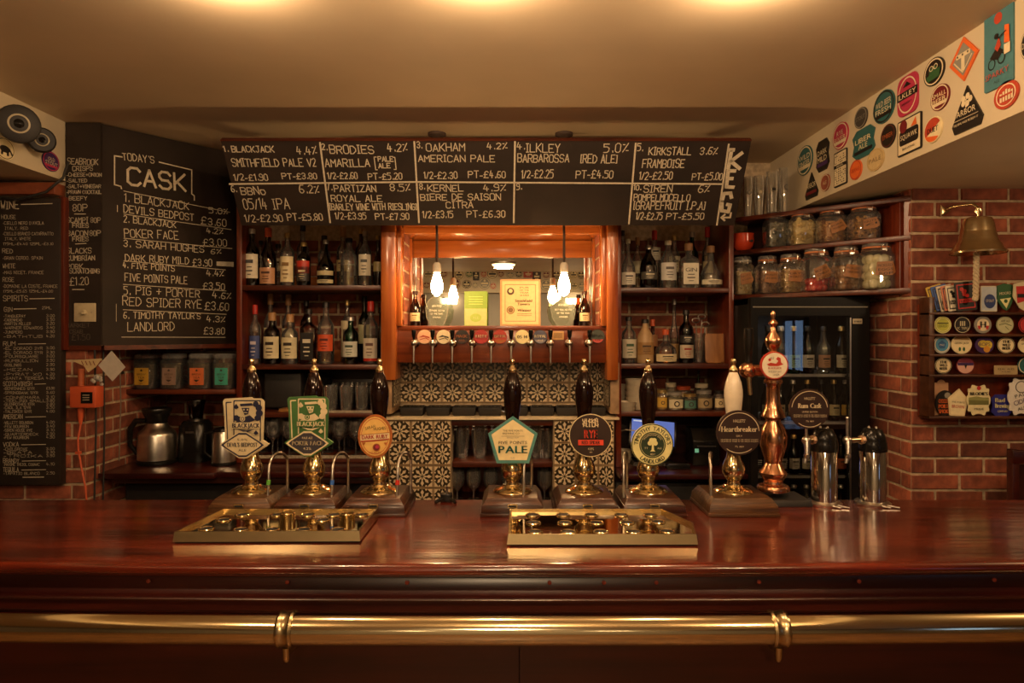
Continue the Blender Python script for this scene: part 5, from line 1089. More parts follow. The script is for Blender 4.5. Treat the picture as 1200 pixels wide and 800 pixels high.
def sheet(x0, x1, y0, y1, d, lab, name, cat, m, art, z=zl, th=.004, lean=.03):
    s = d/F; X = ((x0+x1)/2-600)*s; W_ = (x1-x0)*s; H_ = (y1-y0)*s
    M = Matrix.Translation((X, d, z+.001)) @ Matrix.Rotation(-lean, 4, 'X'); t = thing(name, lab, cat, (X, d, z))
    b = MB(M); b.box(-W_/2, W_/2, 0, th, 0, H_, m); b.build('sheet', t); a = Art(MB(M), 0); art(a, W_, H_); a.mb.build('print', t); return t
lime = flat('86a83a')
def a_leaf(a, w, h): a.rect(-w*.48,h*.5,w*.48,h*.99,lime); a.rect(-w*.48,h*.02,w*.48,h*.5,flat('b4bd78')); [a.rect(-w*.3,h*(.62+k*.07),w*.3,h*(.64+k*.07),flat('c5d36a')) for k in range(4)]; a.disc(0,h*.24,w*.25,flat('9db54a'),rz=h*.12); a.text("ALE",0,h*.24,h*.07,flat('b4bd78'))
sheet(544, 571, 340, 381, 3.80, 'lime green leaflet propped against the mirror', 'leaflet', 'leaflet', lime, a_leaf)
def a_cert(a, w, h):
    p = flat('d8bd86'); k = flat('4a3418'); a.rect(-w*.45,h*.04,w*.45,h*.96,p)
    for x0, x1, z0, z1 in ((-.38,.38,.88,.89),(-.38,.38,.10,.11),(-.38,-.37,.10,.89),(.37,.38,.10,.89)): a.rect(w*x0,h*z0,w*x1,h*z1,k)
    a.disc(-w*.24,h*.74,w*.09,k,16); a.disc(-w*.24,h*.75,w*.05,p,10); a.disc(-w*.24,h*.34,w*.10,flat('7a5a2c'),18); a.ring(-w*.24,h*.34,w*.075,w*.01,p)
    for i, s in enumerate(("PUB","OF THE","YEAR","2013")): a.text(s,w*.10,h*(.82-.055*i),h*.032,k,w=w*.22)
    a.text("Smithfield",w*.08,h*.54,h*.055,k,w=w*.42,bold=.03); a.text("Tavern",w*.08,h*.47,h*.055,k,w=w*.30,bold=.03); a.text("Winner",w*.10,h*.34,h*.055,k,w=w*.34,bold=.03)
    for z in (.26,.22): a.rect(-w*.08,h*z,w*.28,h*(z+.006),k)
sheet(586, 633.5, 326, 381, 3.78, 'cream award certificate in a pale wooden frame leaning on the mirror', 'certificate', 'certificate', flat('b58a58'), a_cert, th=.012)

# ---------------------------------------------------------------- glasses and objects on lower left shelves
def tumbler(h, r0, r1, n=14, m=thinclear):
    b = MB(); b.lathe([(1e-4,.006),(r0*.9,.006),(r1*.93,h),(r1,h),(r0,0),(1e-4,0)], n, m, caps=False); return b
def row_of(make, spots, name, cat, label_f, group):
    first = None; ys = sorted({round(q[1], 3) for q in spots}); rn = {1: ['only'], 2: ['front', 'back'], 3: ['front', 'middle', 'back']}[len(ys)]
    for i, (x, y, z) in enumerate(spots):
        row = sorted(q[0] for q in spots if abs(q[1]-y) < .002); k_ = row.index(x)
        if first is None: o = make().build(name); first = o
        else: o = first.copy(); C.objects.link(o)
        o.location = (x, y, z); tag(o, '%s, %s from left in the %s row' % (label_f, ORD[k_], rn[ys.index(round(y, 3))]), cat, group)
zg = LZ[2]
row_of(lambda: tumbler(.135, .030, .038), [(at(px, 0, 3.66).x, 3.66+(.0), zg) for px in (388,406,424,441)]+[(at(px, 0, 3.78).x, 3.78, zg) for px in (389,407,424,441)]+[(at(px, 0, 3.90).x, 3.90, zg) for px in (390,407,424,441)], 'tumbler', 'glass', 'straight clear tumbler beside the dark box', 'tumblers on the left shelf')
zw = LZ[3]
def wineglass():
    b = MB(); b.lathe([(.034,0),(.030,.003),(.005,.008),(.004,.075),(.012,.085),(.034,.110),(.040,.140),(.036,.185),(.035,.185),(.039,.140),(.033,.112),(1e-4,.09)], 14, thinclear, caps=False); return b
row_of(wineglass, [(at(px, 0, d).x, d, zw) for d, a_, n_ in ((3.66, 300, 8), (3.77, 306, 8), (3.88, 312, 7)) for px in [a_+19.5*k for k in range(n_)]], 'wine_glass', 'glass', 'stemmed glass behind the left pumps', 'stemmed glasses behind the left pumps')
b = MB(); b.box(XL0+.005, XL1-.005, 3.598, 3.604, LZ[3]-.004, LZ[3]+.012, mat('shelf_liner', (.35, .30, .22), .5, var=.3, scale=90)); b.build('shelf_edge_liner', bb)
b = MB(); b.box(XL0+.45, XL1-.005, 3.598, 3.604, LZ[2]-.002, LZ[2]+.010, MATS['shelf_liner']); b.build('shelf_edge_liner', bb)
x0 = at(308, 0, 3.68).x; t = thing('black_box', 'black box with rounded right side on the shelf behind the second pump', 'box', (x0+.1, 3.75, zg))
b = MB(); b.box(x0, x0+.20, 3.70, 3.88, zg+.012, zg+.20, blackm); b.build('case', t, bevel=.01)
b = MB(); b.lathe([(.07,0),(.075,.02),(.072,.15),(.04,.20),(1e-4,.205)], 20, blackp, (x0+.27, 3.80, zg)); b.build('rounded_side', t)
b = MB(); b.box(x0+.11, x0+.33, 3.61, 3.69, zg+.001, zg+.018, wood('pale_board', 'b07c40', '8a5a2c', .5, .1, 0)); tag(base_origin(b.build('wooden_board', bevel=.002)), 'pale wooden board lying in front of the black box', 'board')
for i, px in enumerate((356, 366)):
    p = at(px, 0, 3.66); b = MB(); b.lathe([(.018,.0),(.018,.09),(.014,.10),(.014,.115),(1e-4,.116)], 14, mat('grey_tin', (.25, .2, .13), .4, .5), (p.x, 3.72, zg), caps=False); tag(base_origin(b.build('jigger_tin')), ('left' if i == 0 else 'right')+' one of two small brown tins beside the black box', 'tin')
# glasses in the centre recess
row_of(lambda: tumbler(.15, .034, .046), [(at(px, 0, 3.68).x, 3.68, GZ) for px in (541, 562, 584, 606, 628, 641)]+[(at(px, 0, 3.82).x, 3.82, GZ) for px in (541, 562, 584, 606, 628)], 'pint_glass', 'glass', 'pint glass in the centre recess', 'pint glasses in the centre recess')
zc = zs(598, 3.52)
row_of(wineglass, [(at(px, 0, d).x, d, zc) for d in (3.62, 3.78) for px in (536, 555, 575, 596, 617, 638)], 'stem_glass', 'glass', 'stemmed glass low in the centre recess', 'stemmed glasses in the centre recess')

# ---------------------------------------------------------------- third right shelf: dishes and condiment jars
dish = mat('white_glazed_dish', (.62, .54, .40), .3, var=.06, coat=.3)
zr3 = RZ[2]
def ramekin(x, y, z, r, h, lab, g):
    b = MB(); b.lathe([(1e-4,0),(r*.8,0),(r*.86,.004),(r,h*.9),(r*1.04,h),(r*.94,h),(r*.82,.006),(1e-4,.006)], 20, dish, (x, y, z), caps=False); tag(base_origin(b.build('dish')), lab, 'dish', g)
for k in range(5): p = at(745, 0, 3.70); ramekin(p.x, 3.72, zr3+k*.032, .055, .036, 'white dish in the tall stack at the left of the jars, %s from the bottom' % ORD[k], 'white dishes on the right shelf')
for k in range(4): p = at(731, 0, 3.84); ramekin(p.x-.015, 3.86, zr3+k*.030, .045, .034, 'white dish in the rear stack against the upright, %s from the bottom' % ORD[k], 'white dishes on the right shelf')
for k in range(2): p = at(734, 0, 3.64); ramekin(p.x, 3.65, zr3+k*.022, .055, .026, 'shallow white bowl by the upright, %s' % ('upper of two' if k else 'lower of two'), 'white dishes on the right shelf')
def cjar(px, wpx, yt, d, z, glm, content, lidm, lcol, lab, grp='condiment jars on the right shelf'):
    s = d/F; X = (px-600)*s; r = wpx*s/2; h = (yb(z, d)-yt)*s; t = thing('condiment_jar', lab, 'jar', (X, d, z), group=grp)
    b = MB(Matrix.Translation((X, d, z+.0005))); b.lathe([(1e-4,0),(r*.93,0),(r,.006),(r,h*.72),(r*.82,h*.80),(r*.82,h*.84)], 18, glm, caps=False); b.build('glass_body', t)
    b = MB(Matrix.Translation((X, d, z))); b.lathe([(r*.88,h*.82),(r*.90,h*.98),(r*.82,h),(1e-4,h)], 18, lidm, caps=False); b.build('lid', t)
    b = MB(Matrix.Translation((X, d, z))); b.lathe([(1e-4,.004),(r*.9,.004),(r*.95,h*.65),(1e-4,h*.66)], 16, flat(content), caps=False); b.build('contents', t)
    b = MB(Matrix.Translation((X, d, z))); b.lathe([(r*1.02,h*.14),(r*1.02,h*.60)], 12, flat(lcol), a0=-PI/2-1, a1=-PI/2+1); l_ = b.build('paper_label', t)
    a = Art(MB(Matrix.Translation((X, d, z))), -r*1.04); a.disc(0,h*.37,r*.36,flat('3a3024'),12); a.disc(0,h*.37,r*.22,flat(lcol),10); a.mb.build('label_print', l_); return t
cjar(775.5,13,456,3.68,zr3,clear,'b98a2c',goldc,'c9a040','yellow jar of mustard, leftmost in the front row of jars')
cjar(791,19,459,3.68,zr3,clear,'c0ae84',silver_c,'d6cba8','wide jar with a white lid and cream round label')
cjar(808,16,461,3.68,zr3,clear,'5a5a30',goldc,'4e7a6c','short jar with a green blue label')
cjar(825,19,457,3.68,zr3,clear,'8a7450',silver_c,'a8926a','tall jar with grey brown contents beside the green label')
cjar(842.5,13,457,3.68,zr3,clear,'3a1a10',capk,'cdbb92','dark jar with a white label, rightmost in the front row of jars')
z2_ = zr3+.002
cjar(786,14,448,3.84,zr3,clear,'cbb88a',whitec,'cfc19a','tall cream jar at the back behind the wide jar')
cjar(801,18,452,3.84,zr3,clear,'cbb07a',orangec,'d6c49a','back row jar with a salmon lid')
cjar(822,17,449,3.84,zr3,clear,'7a6440',whitec,'8a7a54','back row jar with white lid behind the grey brown one')
b = bottle(818.5, 6, 434, yb(zr3, 3.92), 3.92, zr3, 'beer', green_gl, capk, 'thin green bottle behind the jars on the right shelf')

# ---------------------------------------------------------------- till screen and card machine
zw_ = 1.0
M = Matrix.Translation((at(765, 0, 3.62).x, 3.62, zw_)); t = thing('till_screen', 'dark touch screen till with a glowing blue display', 'till', tuple(M.translation))
b = MB(M); b.frus(0, .05, 0, .02, .22, .16, .20, .14, blackp); b.tube([(0,.07,.02),(0,.08,.10),(0,.04,.16)], [.03,.022,.03], 12, blackp); b.build('stand', t)
Ms = M @ Matrix.Translation((0, .0, .172)) @ Matrix.Rotation(-.35, 4, 'X') @ Matrix.Rotation(.10, 4, 'Y'); b = MB(Ms); b.box(-.125, .125, 0, .025, -.075, .075, blackp); b.build('screen_housing', t, bevel=.004)
b = MB(Ms); scr = mat('lit_screen', (.07, .14, .50), .2, emit=.55, var=.1, scale=8); b.box(-.113, .113, -.001, .0, -.064, .065, scr); sc = b.build('display', t)
b = MB(Ms); a = Art(b, -.0012); sl = mat('lit_screen_text', (.5, .6, .8), .3, emit=.5); a.rect(-.105,.052,-.05,.060,sl); a.rect(-.02,.022,.004,.05,sl); b.build('display_text', sc)
M = Matrix.Translation((at(828, 0, 3.60).x, 3.60, zw_)); t = thing('receipt_printer', 'black receipt printer beside the till', 'printer', tuple(M.translation))
b = MB(M); b.add([(x, y, z) for x in (-.07, .07) for y, z in ((0,0),(0,.13),(.05,.19),(.16,.19),(.16,0))], [(0,1,2,3,4)[::-1],(5,6,7,8,9)]+[(i, (i+1) % 5, (i+1) % 5+5, i+5) for i in range(5)], blackp); b.build('case', t, bevel=.004)
b = MB(M); b.box(-.05,.05,-.004,0,.10,.106,steel); b.build('paper_slot', t); b = MB(M); b.box(-.062,-.042,-.004,0,.07,.09,mat('green_lamp', (.12,.35,.22), .4, emit=.5)); b.build('status_lamp', t)
p = at(800, 0, 3.5); b = MB(Matrix.Translation((p.x-.02, 3.50, zw_))); b.box(-.06,.06,0,.07,0,.025,blackp); b.box(-.055,.055,.0,.004,.026,.03,steel); tag(b.build('keypad', bevel=.003), 'low black keypad lying in front of the till and printer', 'keypad')
b = MB(); q = at(731, 505, 3.6); b.tube([(q.x, 3.75, 1.16), (q.x+.01, 3.6, 1.19), (q.x+.05, 3.57, 1.19), (q.x+.08, 3.60, 1.18)], .003, 6, whitec); tag(b.build('cable'), 'white cable running behind the till screen', 'cable')
for k in range(4): ramekin(at(732, 0, 3.66).x, 3.70, zw_+k*.016, .045, .02, 'grey saucer in the dim stack left of the till, %s from the bottom' % ORD[k], 'saucers left of the till')

# ================================================================ LEFT CORNER
zt_ = EYE-(456-HZ)/F*3.60
ts = thing('tea_shelf', 'short wooden shelf of tea jars under the cask board', 'shelf', (-1.72, 3.7, zt_-.02))
b = MB(); b.box(-2.028, XL0-.03, 3.58, 3.80, zt_-.024, zt_, shelf_w); b.build('board', ts, bevel=.003)
b = MB(); b.box(-2.028, XL0-.03, 3.80, 3.82, zt_-.05, zt_+.02, dark_w); b.build('batten', ts)
tea = flat('4a3c22')
for px, wpx, col, nm in ((170.5,26,'b98f2e','mustard yellow'),(202,25,'8a7060','dusty mauve'),(234.5,26,'cc6a38','orange'),(262.5,24,'3f9c86','turquoise')):
    s = 3.64/F; X = (px-600)*s; r = wpx*s/2; h = (456-415)*s; t = thing('tea_jar', 'square glass tea jar with a %s label' % nm, 'jar', (X, 3.66, zt_), group='tea jars in the left corner')
    M = Matrix.Translation((X, 3.66, zt_+.0005))
    b = MB(M); b.lathe([(1e-4,0),(r*.93,0),(r,.006),(r,h*.80),(r*.85,h*.86),(r*.85,h*.88)], 20, clear, sq=6, caps=False); b.build('glass_body', t)
    b = MB(M); b.lathe([(1e-4,.004),(r*.92,.004),(r*.94,h*.72),(1e-4,h*.73)], 20, mat('loose_tea', (.10,.075,.035), .9, var=.8, scale=220, bump=1), sq=6, caps=False); b.build('tea', t, kind='stuff')
    b = MB(M); b.lathe([(r*.90,h*.87),(r*.92,h*.96),(r*.80,h),(1e-4,h)], 20, glass('lid_glass', (.7,.7,.66), .05, 2, .15), sq=6, caps=False); b.build('lid', t)
    b = MB(M); b.box(-r*.62,r*.62,-r*1.03,-r*1.0,h*.12,h*.60,flat(col)); l_ = b.build('paper_label', t)
    a = Art(MB(M), -r*1.035); k = flat('3a2c1c'); a.poly([(-.008,h*.52),(0,h*.57),(.008,h*.52),(0,h*.50)],k); a.text("BREW",0,h*.42,h*.055,k,w=r*.8); a.text("TEA",0,h*.33,h*.06,k,w=r*.6); a.poly([(-.016,h*.27),(.016,h*.27),(0,h*.20)],k); a.rect(-.008,h*.155,.008,h*.165,k); a.mb.build('label_print', l_)
zk = 1.015
# insulated coffee jug
X = at(184, 0, 3.60).x; M = Matrix.Translation((X, 3.60, zk)); s = 3.60/F; t = thing('coffee_jug', 'big steel insulated coffee jug with black lid in the left corner', 'jug', (X, 3.60, zk))
b = MB(M); b.lathe([(.096,0),(.100,.006),(.100,.020),(.096,.024)], 28, blackp); b.build('base', t)
b = MB(M); b.lathe([(.094,.022),(.094,.150),(.088,.165),(.070,.180),(.055,.200),(.050,.215)], 28, steel); b.build('steel_body', t)
b = MB(M); b.lathe([(.052,.213),(.054,.235),(.068,.262),(.074,.280),(.070,.290),(1e-4,.292)], 24, blackp, caps=False); b.build('lid', t)
b = MB(M); b.tube([(-.050,-.02,.225),(-.095,-.03,.225),(-.125,-.03,.185),(-.125,-.03,.10),(-.092,-.02,.05)], [.013,.015,.014,.013,.012], 10, blackp); b.build('handle', t)
# grinder
X = at(230, 0, 3.68).x; M = Matrix.Translation((X, 3.68, zk)); t = thing('coffee_grinder', 'tall black coffee grinder with a dark hopper', 'grinder', (X, 3.68, zk))
b = MB(M); b.lathe([(.078,0),(.080,.01),(.074,.19),(.055,.215)], 20, blackp, sq=4); b.build('body', t); b = MB(M); b.lathe([(.030,.213),(.034,.23),(.048,.315),(.046,.325),(1e-4,.33)], 18, glass('smoked_hopper', (.12,.10,.08), .06, 1), caps=False); b.build('hopper', t)
b = MB(M); b.lathe([(.036,.210),(.038,.222),(.034,.225)], 18, steel); b.build('collar', t); b = MB(M); b.box(-.022,.022,-.076,-.070,.155,.165,steel); b.build('badge', t); b = MB(M); b.tube([(-.082,-.02,.02),(-.086,-.02,.12),(-.07,-.02,.2)], .006, 8, steel); b.build('side_trim', t)
# kettle
X = at(262, 0, 3.56).x; M = Matrix.Translation((X, 3.56, zk)); t = thing('kettle', 'small steel jug kettle with black handle left of the first pump', 'kettle', (X, 3.56, zk))
b = MB(M); b.lathe([(.062,0),(.064,.012),(.060,.018)], 22, blackp); b.build('base', t); b = MB(M); b.lathe([(.060,.018),(.056,.16),(.048,.175)], 22, steel); b.build('body', t)
b = MB(M); b.lathe([(.049,.174),(.044,.190),(1e-4,.198)], 22, blackp, caps=False); b.build('lid', t); b = MB(M); b.tube([(-.045,-.02,.175),(-.085,-.03,.165),(-.088,-.03,.07),(-.058,-.02,.04)], .009, 10, blackp); b.build('handle', t)
# red socket box, conduit and cord
p = at(105, 464, 3.22); t = thing('socket_box', 'orange red plastic socket box hung on the brick pier', 'socket box', (p.x, 3.2, p.z))
redp = mat('orange_red_plastic', (.55, .09, .03), .4, var=.05)
b = MB(Matrix.Translation((p.x, 3.20, p.z))); b.box(-.06,.06,-.035,.035,-.05,.05,redp); b.build('case', t, bevel=.006)
b = MB(Matrix.Translation((p.x, 3.20, p.z))); b.box(-.005,.048,-.038,-.034,-.028,.024,blackp); b.build('front_panel', t)
b = MB(Matrix.Translation((p.x, 3.20, p.z))); a = Art(b, -.039); [a.rect(.004,.008-k*.011,.036,.012-k*.011,flat('a0907a')) for k in range(3)]; b.build('panel_print', t)
b = MB(Matrix.Translation((p.x, 3.20, p.z))); b.tube([(-.028,0,.05),(-.028,0,.13)], .014, 12, flat('a5522a')); b.build('upper_conduit', t)
b = MB(Matrix.Translation((p.x, 3.20, p.z))); b.tube([(-.028,0,-.05),(-.030,0,-.09),(-.030,0,-.13)], [.015,.013,.006], 12, redp); b.build('plug', t)
b = MB(Matrix.Translation((p.x, 3.20, p.z))); b.tube([(-.030,0,-.13),(-.036,-.01,-.20),(-.034,-.01,-.25),(-.020,-.01,-.33),(.005,-.02,-.42),(.012,-.02,-.50)], .0042, 8, redp); b.build('cord', t)
b = MB(Matrix.Translation((p.x, 3.20, p.z))); b.box(-.046,-.024,-.016,0,-.268,-.256,redp); b.build('cord_clip', t)
b = MB(Matrix.Translation((at(131, 0, 3.18).x, 3.18, at(0, 429, 3.18).z))); b.prism([(0,.072),(-.062,.004),(.004,-.070),(.064,-.004)], -.002, 0, flat('b9b0a4')); t2 = b.build('note'); tag(t2, 'pale grey paper note hung cornerwise beside the red box', 'note')
b = MB(Matrix.Translation((at(104, 0, 3.17).x, 3.17, at(0, 424, 3.17).z))); b.prism([(-.075,.006),(-.01,.012),(.062,.016),(.035,-.022),(.0,-.048),(-.02,-.018)], -.004, 0, flat('c4ac80')); a = Art(b, -.0045); [a.line([(-.03+k*.018,.004),(-.022+k*.018,-.014)],.004,flat('7a3a24')) for k in range(4)]; tag(b.build('folded_leaflet'), 'folded patterned paper fan stuck above the red box', 'leaflet')
badge(PLS, 136, 440, 20, 26, 'rect', (flat('8c8676'), ink, ink), [], 'small dark framed picture behind the paper note', name='photo_card', cat='picture', deco=lambda a, w, h: (a.rect(-w*.42,-h*.44,w*.42,h*.44,ink), a.disc(0,h*.05,w*.2,grey_p,14,rz=h*.14)), thick=.004)
b = MB(Matrix.Translation((at(114, 0, 3.20).x, 3.20, at(0, 446, 3.20).z))); r_ = random.Random(2); [b.sphere((r_.uniform(-.018,.018), r_.uniform(-.01,.01), r_.uniform(-.02,.03)), r_.uniform(.008,.014), mat('crumpled_foil', (.4,.38,.34), .4, .3), 6) for _ in range(9)]; tag(b.build('crumpled_wrap', kind=None), 'crumpled clear wrapper on top of the red box', 'wrapper')
for i, (px, y0_, y1_) in enumerate(((111,410,590),(121,410,590),(140,408,540))):
    d = (3.22, 3.30, 3.42)[i]; b = MB(); b.tube([(at(px, 0, d).x, d, at(0, y0_, d).z), (at(px+1, 0, d).x, d+.004, at(0, (y0_+y1_)/2, d).z), (at(px-.5, 0, d).x, d, at(0, y1_, d).z)], .0045 if i < 2 else .003, 6, blackm if i < 2 else flat('6a5f50'))
    tag(b.build('cable'), ('left dark cable', 'right dark cable', 'thin pale cable')[i]+' hanging down the brick flank by the red box', 'cable', 'cables on the left brickwork')

# ================================================================ CORNER SHELVES OF PICKLE JARS
JA = Vector((1.19, 3.76, 0)); JB = Vector((1.825, 3.125, 0)); jd = (JB-JA).normalized(); JL = (JB-JA).length; JN = Vector((-jd.y, jd.x, 0))*1.0
if JN.y < 0: JN = -JN
js = thing('corner_shelf', 'dark wooden three-tier corner shelf unit above the fridge', 'shelving', (1.5, 3.6, 1.88))
JM = Matrix(((jd.x, JN.x, 0, JA.x), (jd.y, JN.y, 0, JA.y), (0, 0, 1, 0), (0, 0, 0, 1)))
jz = [1.907, 2.150, 2.330]
for z in jz:
    b = MB(JM); dep = .26; b.add([(0,0,z-.024),(JL,0,z-.024),(JL-.02,.16,z-.024),(.60,.30,z-.024),(.02,.20,z-.024),(0,0,z),(JL,0,z),(JL-.02,.16,z),(.60,.30,z),(.02,.20,z)],
        [(4,3,2,1,0),(5,6,7,8,9)]+[(i, (i+1) % 5, (i+1) % 5+5, i+5) for i in range(5)], shelf_w); b.build('shelf', js, bevel=.002)
b = MB(JM); b.box(JL-.03, JL-.002, .01, .17, 1.885, 2.352, shelf_v); b.build('end_panel', js)
b = MB(JM); b.box(.02, JL-.03, .19, .20, 1.885, 2.34, dark_w); b.build('back_panel', js)
b = MB(); b.box(1.800, 1.820, 3.17, 3.75, 1.885, 2.335, shelf_v); b.build('side_lining', js)
orange_seal = mat('orange_rubber_seal', (.55, .17, .05), .5)
def pickle(px, wpx, ytop, tier, lab, content, seal, cont_lab=None, note=True, tilt=0, back=.085):
    z = jz[tier]; tpar = None
    # where on the shelf line the jar's column lies
    k = (px-600)/F; u = (k*JA.y-JA.x)/(jd.x-k*jd.y)
    p = JM @ Vector((u, back, 0)); u2 = u+(back*(-JN.x+k*JN.y))/(jd.x-k*jd.y); p = JM @ Vector((u2, back, 0)); d = p.y; s = d/F
    r = wpx*s/2; ybs = yb(z, d); h = (ybs-ytop)*s
    t = thing('clip_top_jar', lab, 'jar', (p.x, d, z), group='clip-top jars on the corner shelves'); M = Matrix.Translation((p.x, d, z+.0005))
    b = MB(M); b.lathe([(1e-4,0),(r*.90,0),(r,.008),(r,h*.66),(r*.94,h*.74),(r*.76,h*.80),(r*.76,h*.86)], 24, clear, sq=4.5, caps=False); b.build('glass_body', t)
    b = MB(M); b.lathe([(r*.80,h*.855),(r*.84,h*.87),(r*.84,h*.885),(r*.80,h*.895)], 22, orange_seal if seal else mat('grey_seal', (.45,.42,.36), .5), caps=False); b.build('rubber_seal', t)
    b = MB(M); b.lathe([(r*.82,h*.893),(r*.84,h*.93),(r*.78,h*.985),(r*.3,h),(1e-4,h)], 22, glass('jar_lid_glass', (.62,.52,.42), .04, 2, .12), caps=False); b.build('lid', t)
    b = MB(M); rr_ = r*.86; b.tube([(-.012,-rr_,h*.78),(-.013,-rr_-.004,h*.93),(-.008,-rr_*.9,h*1.0),(.008,-rr_*.9,h*1.0),(.013,-rr_-.004,h*.93),(.012,-rr_,h*.78)], .0020, 6, chrome); b.tube([(rr_*math.cos(q*PI/8), rr_*math.sin(q*PI/8), h*.80) for q in range(16)], .0016, 5, chrome, closed=True)
    b.box(-.010,.010,-rr_-.006,-rr_-.003,h*.80,h*.84,chrome); b.build('wire_clip', t)
    content(M, t, r*.88, h)
    if note:
        a0_ = R.uniform(-.2, .2) if not tilt else tilt; Mn = M @ Matrix.Translation((0, -r*1.03, h*.42)) @ Matrix.Rotation(-a0_, 4, 'Y'); b = MB(Mn); w2, h2 = r*1.30, h*.30
        b.prism([(-w2/2,-h2*.4),(-w2*.36,h2/2),(w2*.40,h2*.46),(w2/2,-h2*.30),(w2*.30,-h2/2)], -.0012, 0, kraft); l_ = b.build('kraft_label', t)
        a = Art(MB(Mn), -.0016)
        for i, ws in enumerate(note if isinstance(note, tuple) else ("NUTS", "£1.20")): a.text(ws, 0, h2*(.22-.28*i), h2*.17, ink, w=w2*.7)
        a.mb.build('handwriting', l_)
def grains(cols, n, rad, fill=.62, seed=1, sc=(1,1,1)):
    def f(M, t, r, h):
        rg = random.Random(seed); b = MB(M)
        ms = [flat(c) for c in cols]; b.lathe([(1e-4,.005),(r*.85,.005),(r*.88,h*fill*.96),(1e-4,h*fill*.98)], 16, ms[0], sq=4.5, caps=False)
        for _ in range(n):
            a = rg.uniform(0, 2*PI); rr_ = r*.93/((abs(math.cos(a))**4.5+abs(math.sin(a))**4.5)**(1/4.5)); z = rg.uniform(.012, h*fill)
            b.sphere((rr_*math.cos(a)*.93, rr_*math.sin(a)*.93, z), rad*rg.uniform(.8,1.2), rg.choice(ms), 6, (sc[0], sc[1], sc[2]*rg.uniform(.6,1.2)))
        b.build('contents', t, kind='stuff')
    return f
def balls(col, rad, nm, rings, per, lab=None, mm=None, z0=0):
    """countable round pickles packed in rings"""
    def f(M, t, r, h):
        m = mm or mat('pickle_'+col, col, .25, coat=.4, var=.08, scale=14); first = None
        for k in range(rings):
            for i in range(per):
                a = 2*PI*(i+.5*(k % 2))/per-PI/2; q = (r-rad)*.96
                b = MB(); 
                if first is None: b.sphere((0,0,0), rad, m, 12); first = b.build(nm, t, world=False); o = first
                else: o = first.copy(); C.objects.link(o)
                o.parent = t; o.location = (q*math.cos(a), q*math.sin(a), z0*h+.004+rad+k*rad*1.62)
    return f
pickle(870.5,24,301,0,'jar of pale snack mix, leftmost on the lower corner shelf',grains(('c2a468','e0cfa0','a8854a'),150,.006,seed=1),False,note=("NUTS","£1.00"),tilt=.25,back=.06)
pickle(899,25,300,0,'jar of brown nuts, second on the lower corner shelf',grains(('8a5c34','b0834e','6a4022'),150,.0065,seed=2),True,note=("PEANUTS","£1.00"),back=.06)
pickle(926.5,27,298,0,'jar of golden nuts with a square kraft label, third on the lower shelf',grains(('b08a48','cfae6c','8a6430'),170,.0065,seed=3),True,note=("DRY","ROAST"),tilt=.02,back=.06)
pickle(956.5,31,290,0,'jar of bright red round pickles',balls('c4281c',.019,'red_pickle',2,9),True,note=("PICKLED","CHILLI","EGGS"),tilt=.45,back=.06)
pickle(991.5,31,289,0,'jar of brown pickled onions with a torn kraft label',balls('96683a',.018,'pickled_onion',4,10),True,note=("PICKLED","ONIONS"),tilt=-.05,back=.06)
pickle(1027,37,284,0,'largest jar, full of white pickled eggs',balls('d8cfa8',.024,'pickled_egg',4,8),True,note=("PICKLED","EGGS","50P"),tilt=.08,back=.06)
pickle(909,27,249,1,'greyish green jar with a pale seal, leftmost jar on the upper shelf',grains(('4a4a34','6a6648','34351f'),90,.008,.7,seed=5),False,note=False,back=.06)
pickle(940,29,248,1,'jar of pale cloves of garlic with an orange seal',grains(('c8b070','d9c58c','b0944e'),60,.013,.72,seed=6),True,note=False,back=.06)
pickle(974.5,30,244,1,'jar of coarse orange brown snacks, second from right on the upper shelf',grains(('a8743c','c79a58','84521f'),110,.009,seed=7),True,note=("PORK","CRACKLING"),tilt=.4,back=.06)
pickle(1012,31,240,1,'jar of dark roasted nuts, rightmost on the upper shelf',grains(('8e602e','b5853f','5f3a16'),130,.008,seed=8),True,note=("NUTS","£1"),tilt=.25,back=.06)
# red bowl
p = at(873.5, 289, 3.72); b = MB(Matrix.Translation((p.x, 3.76, jz[1]+.0005))); redg = mat('red_glaze', (.62, .06, .02), .15, var=.04, coat=.6)
t = thing('red_mug', 'glossy bright red mug at the left end of the upper corner shelf', 'mug', (p.x, 3.76, jz[1])); b.lathe([(1e-4,0),(.030,0),(.052,.02),(.060,.05),(.058,.085),(.060,.094),(.054,.094),(.052,.07),(.02,.012),(1e-4,.010)], 24, redg, caps=False); b.build('cup', t)
a = Art(MB(Matrix.Translation((p.x, 3.76, jz[1]))), -.061); a.disc(.028,.050,.007,ink,10); a.disc(.018,.048,.004,ink,8); a.mb.build('spot_print', t)
# tall branded glasses on top
def bigglass(px, wpx, yt, lab, markc, shp):
    d = 3.80; s = d/F; X = (px-600)*s; r = wpx*s/2; z = jz[2]; h = (yb(z, d)-yt)*s; t = thing('tall_glass', lab, 'glass', (X, d, z), group='tall glasses on top of the corner shelf')
    b = MB(Matrix.Translation((X, d, z+.001))); b.lathe([(1e-4,.008),(r*.62,.008)]+[(r*q*.95, p_*h) for q, p_ in shp]+[(r*q, p_*h) for q, p_ in shp[::-1]]+[(r*.7,0),(1e-4,0)], 18, glass('tall_glass_clear', (.86,.84,.76), .04, 1.8, .10), caps=False); b.build('vessel', t)
    a = Art(MB(Matrix.Translation((X, d, z))), -r*1.03); a.disc(0,h*.62,r*.42,markc,18); a.ring(0,h*.62,r*.36,r*.05,white_p if markc is ink else ink); a.mb.build('printed_mark', t)
st = [(.7,.06),(.85,.4),(1,.8),(.98,1)]
bigglass(876,12,208,'shortest glass on the corner shelf top, half hidden by the keg board',grey_p,st)
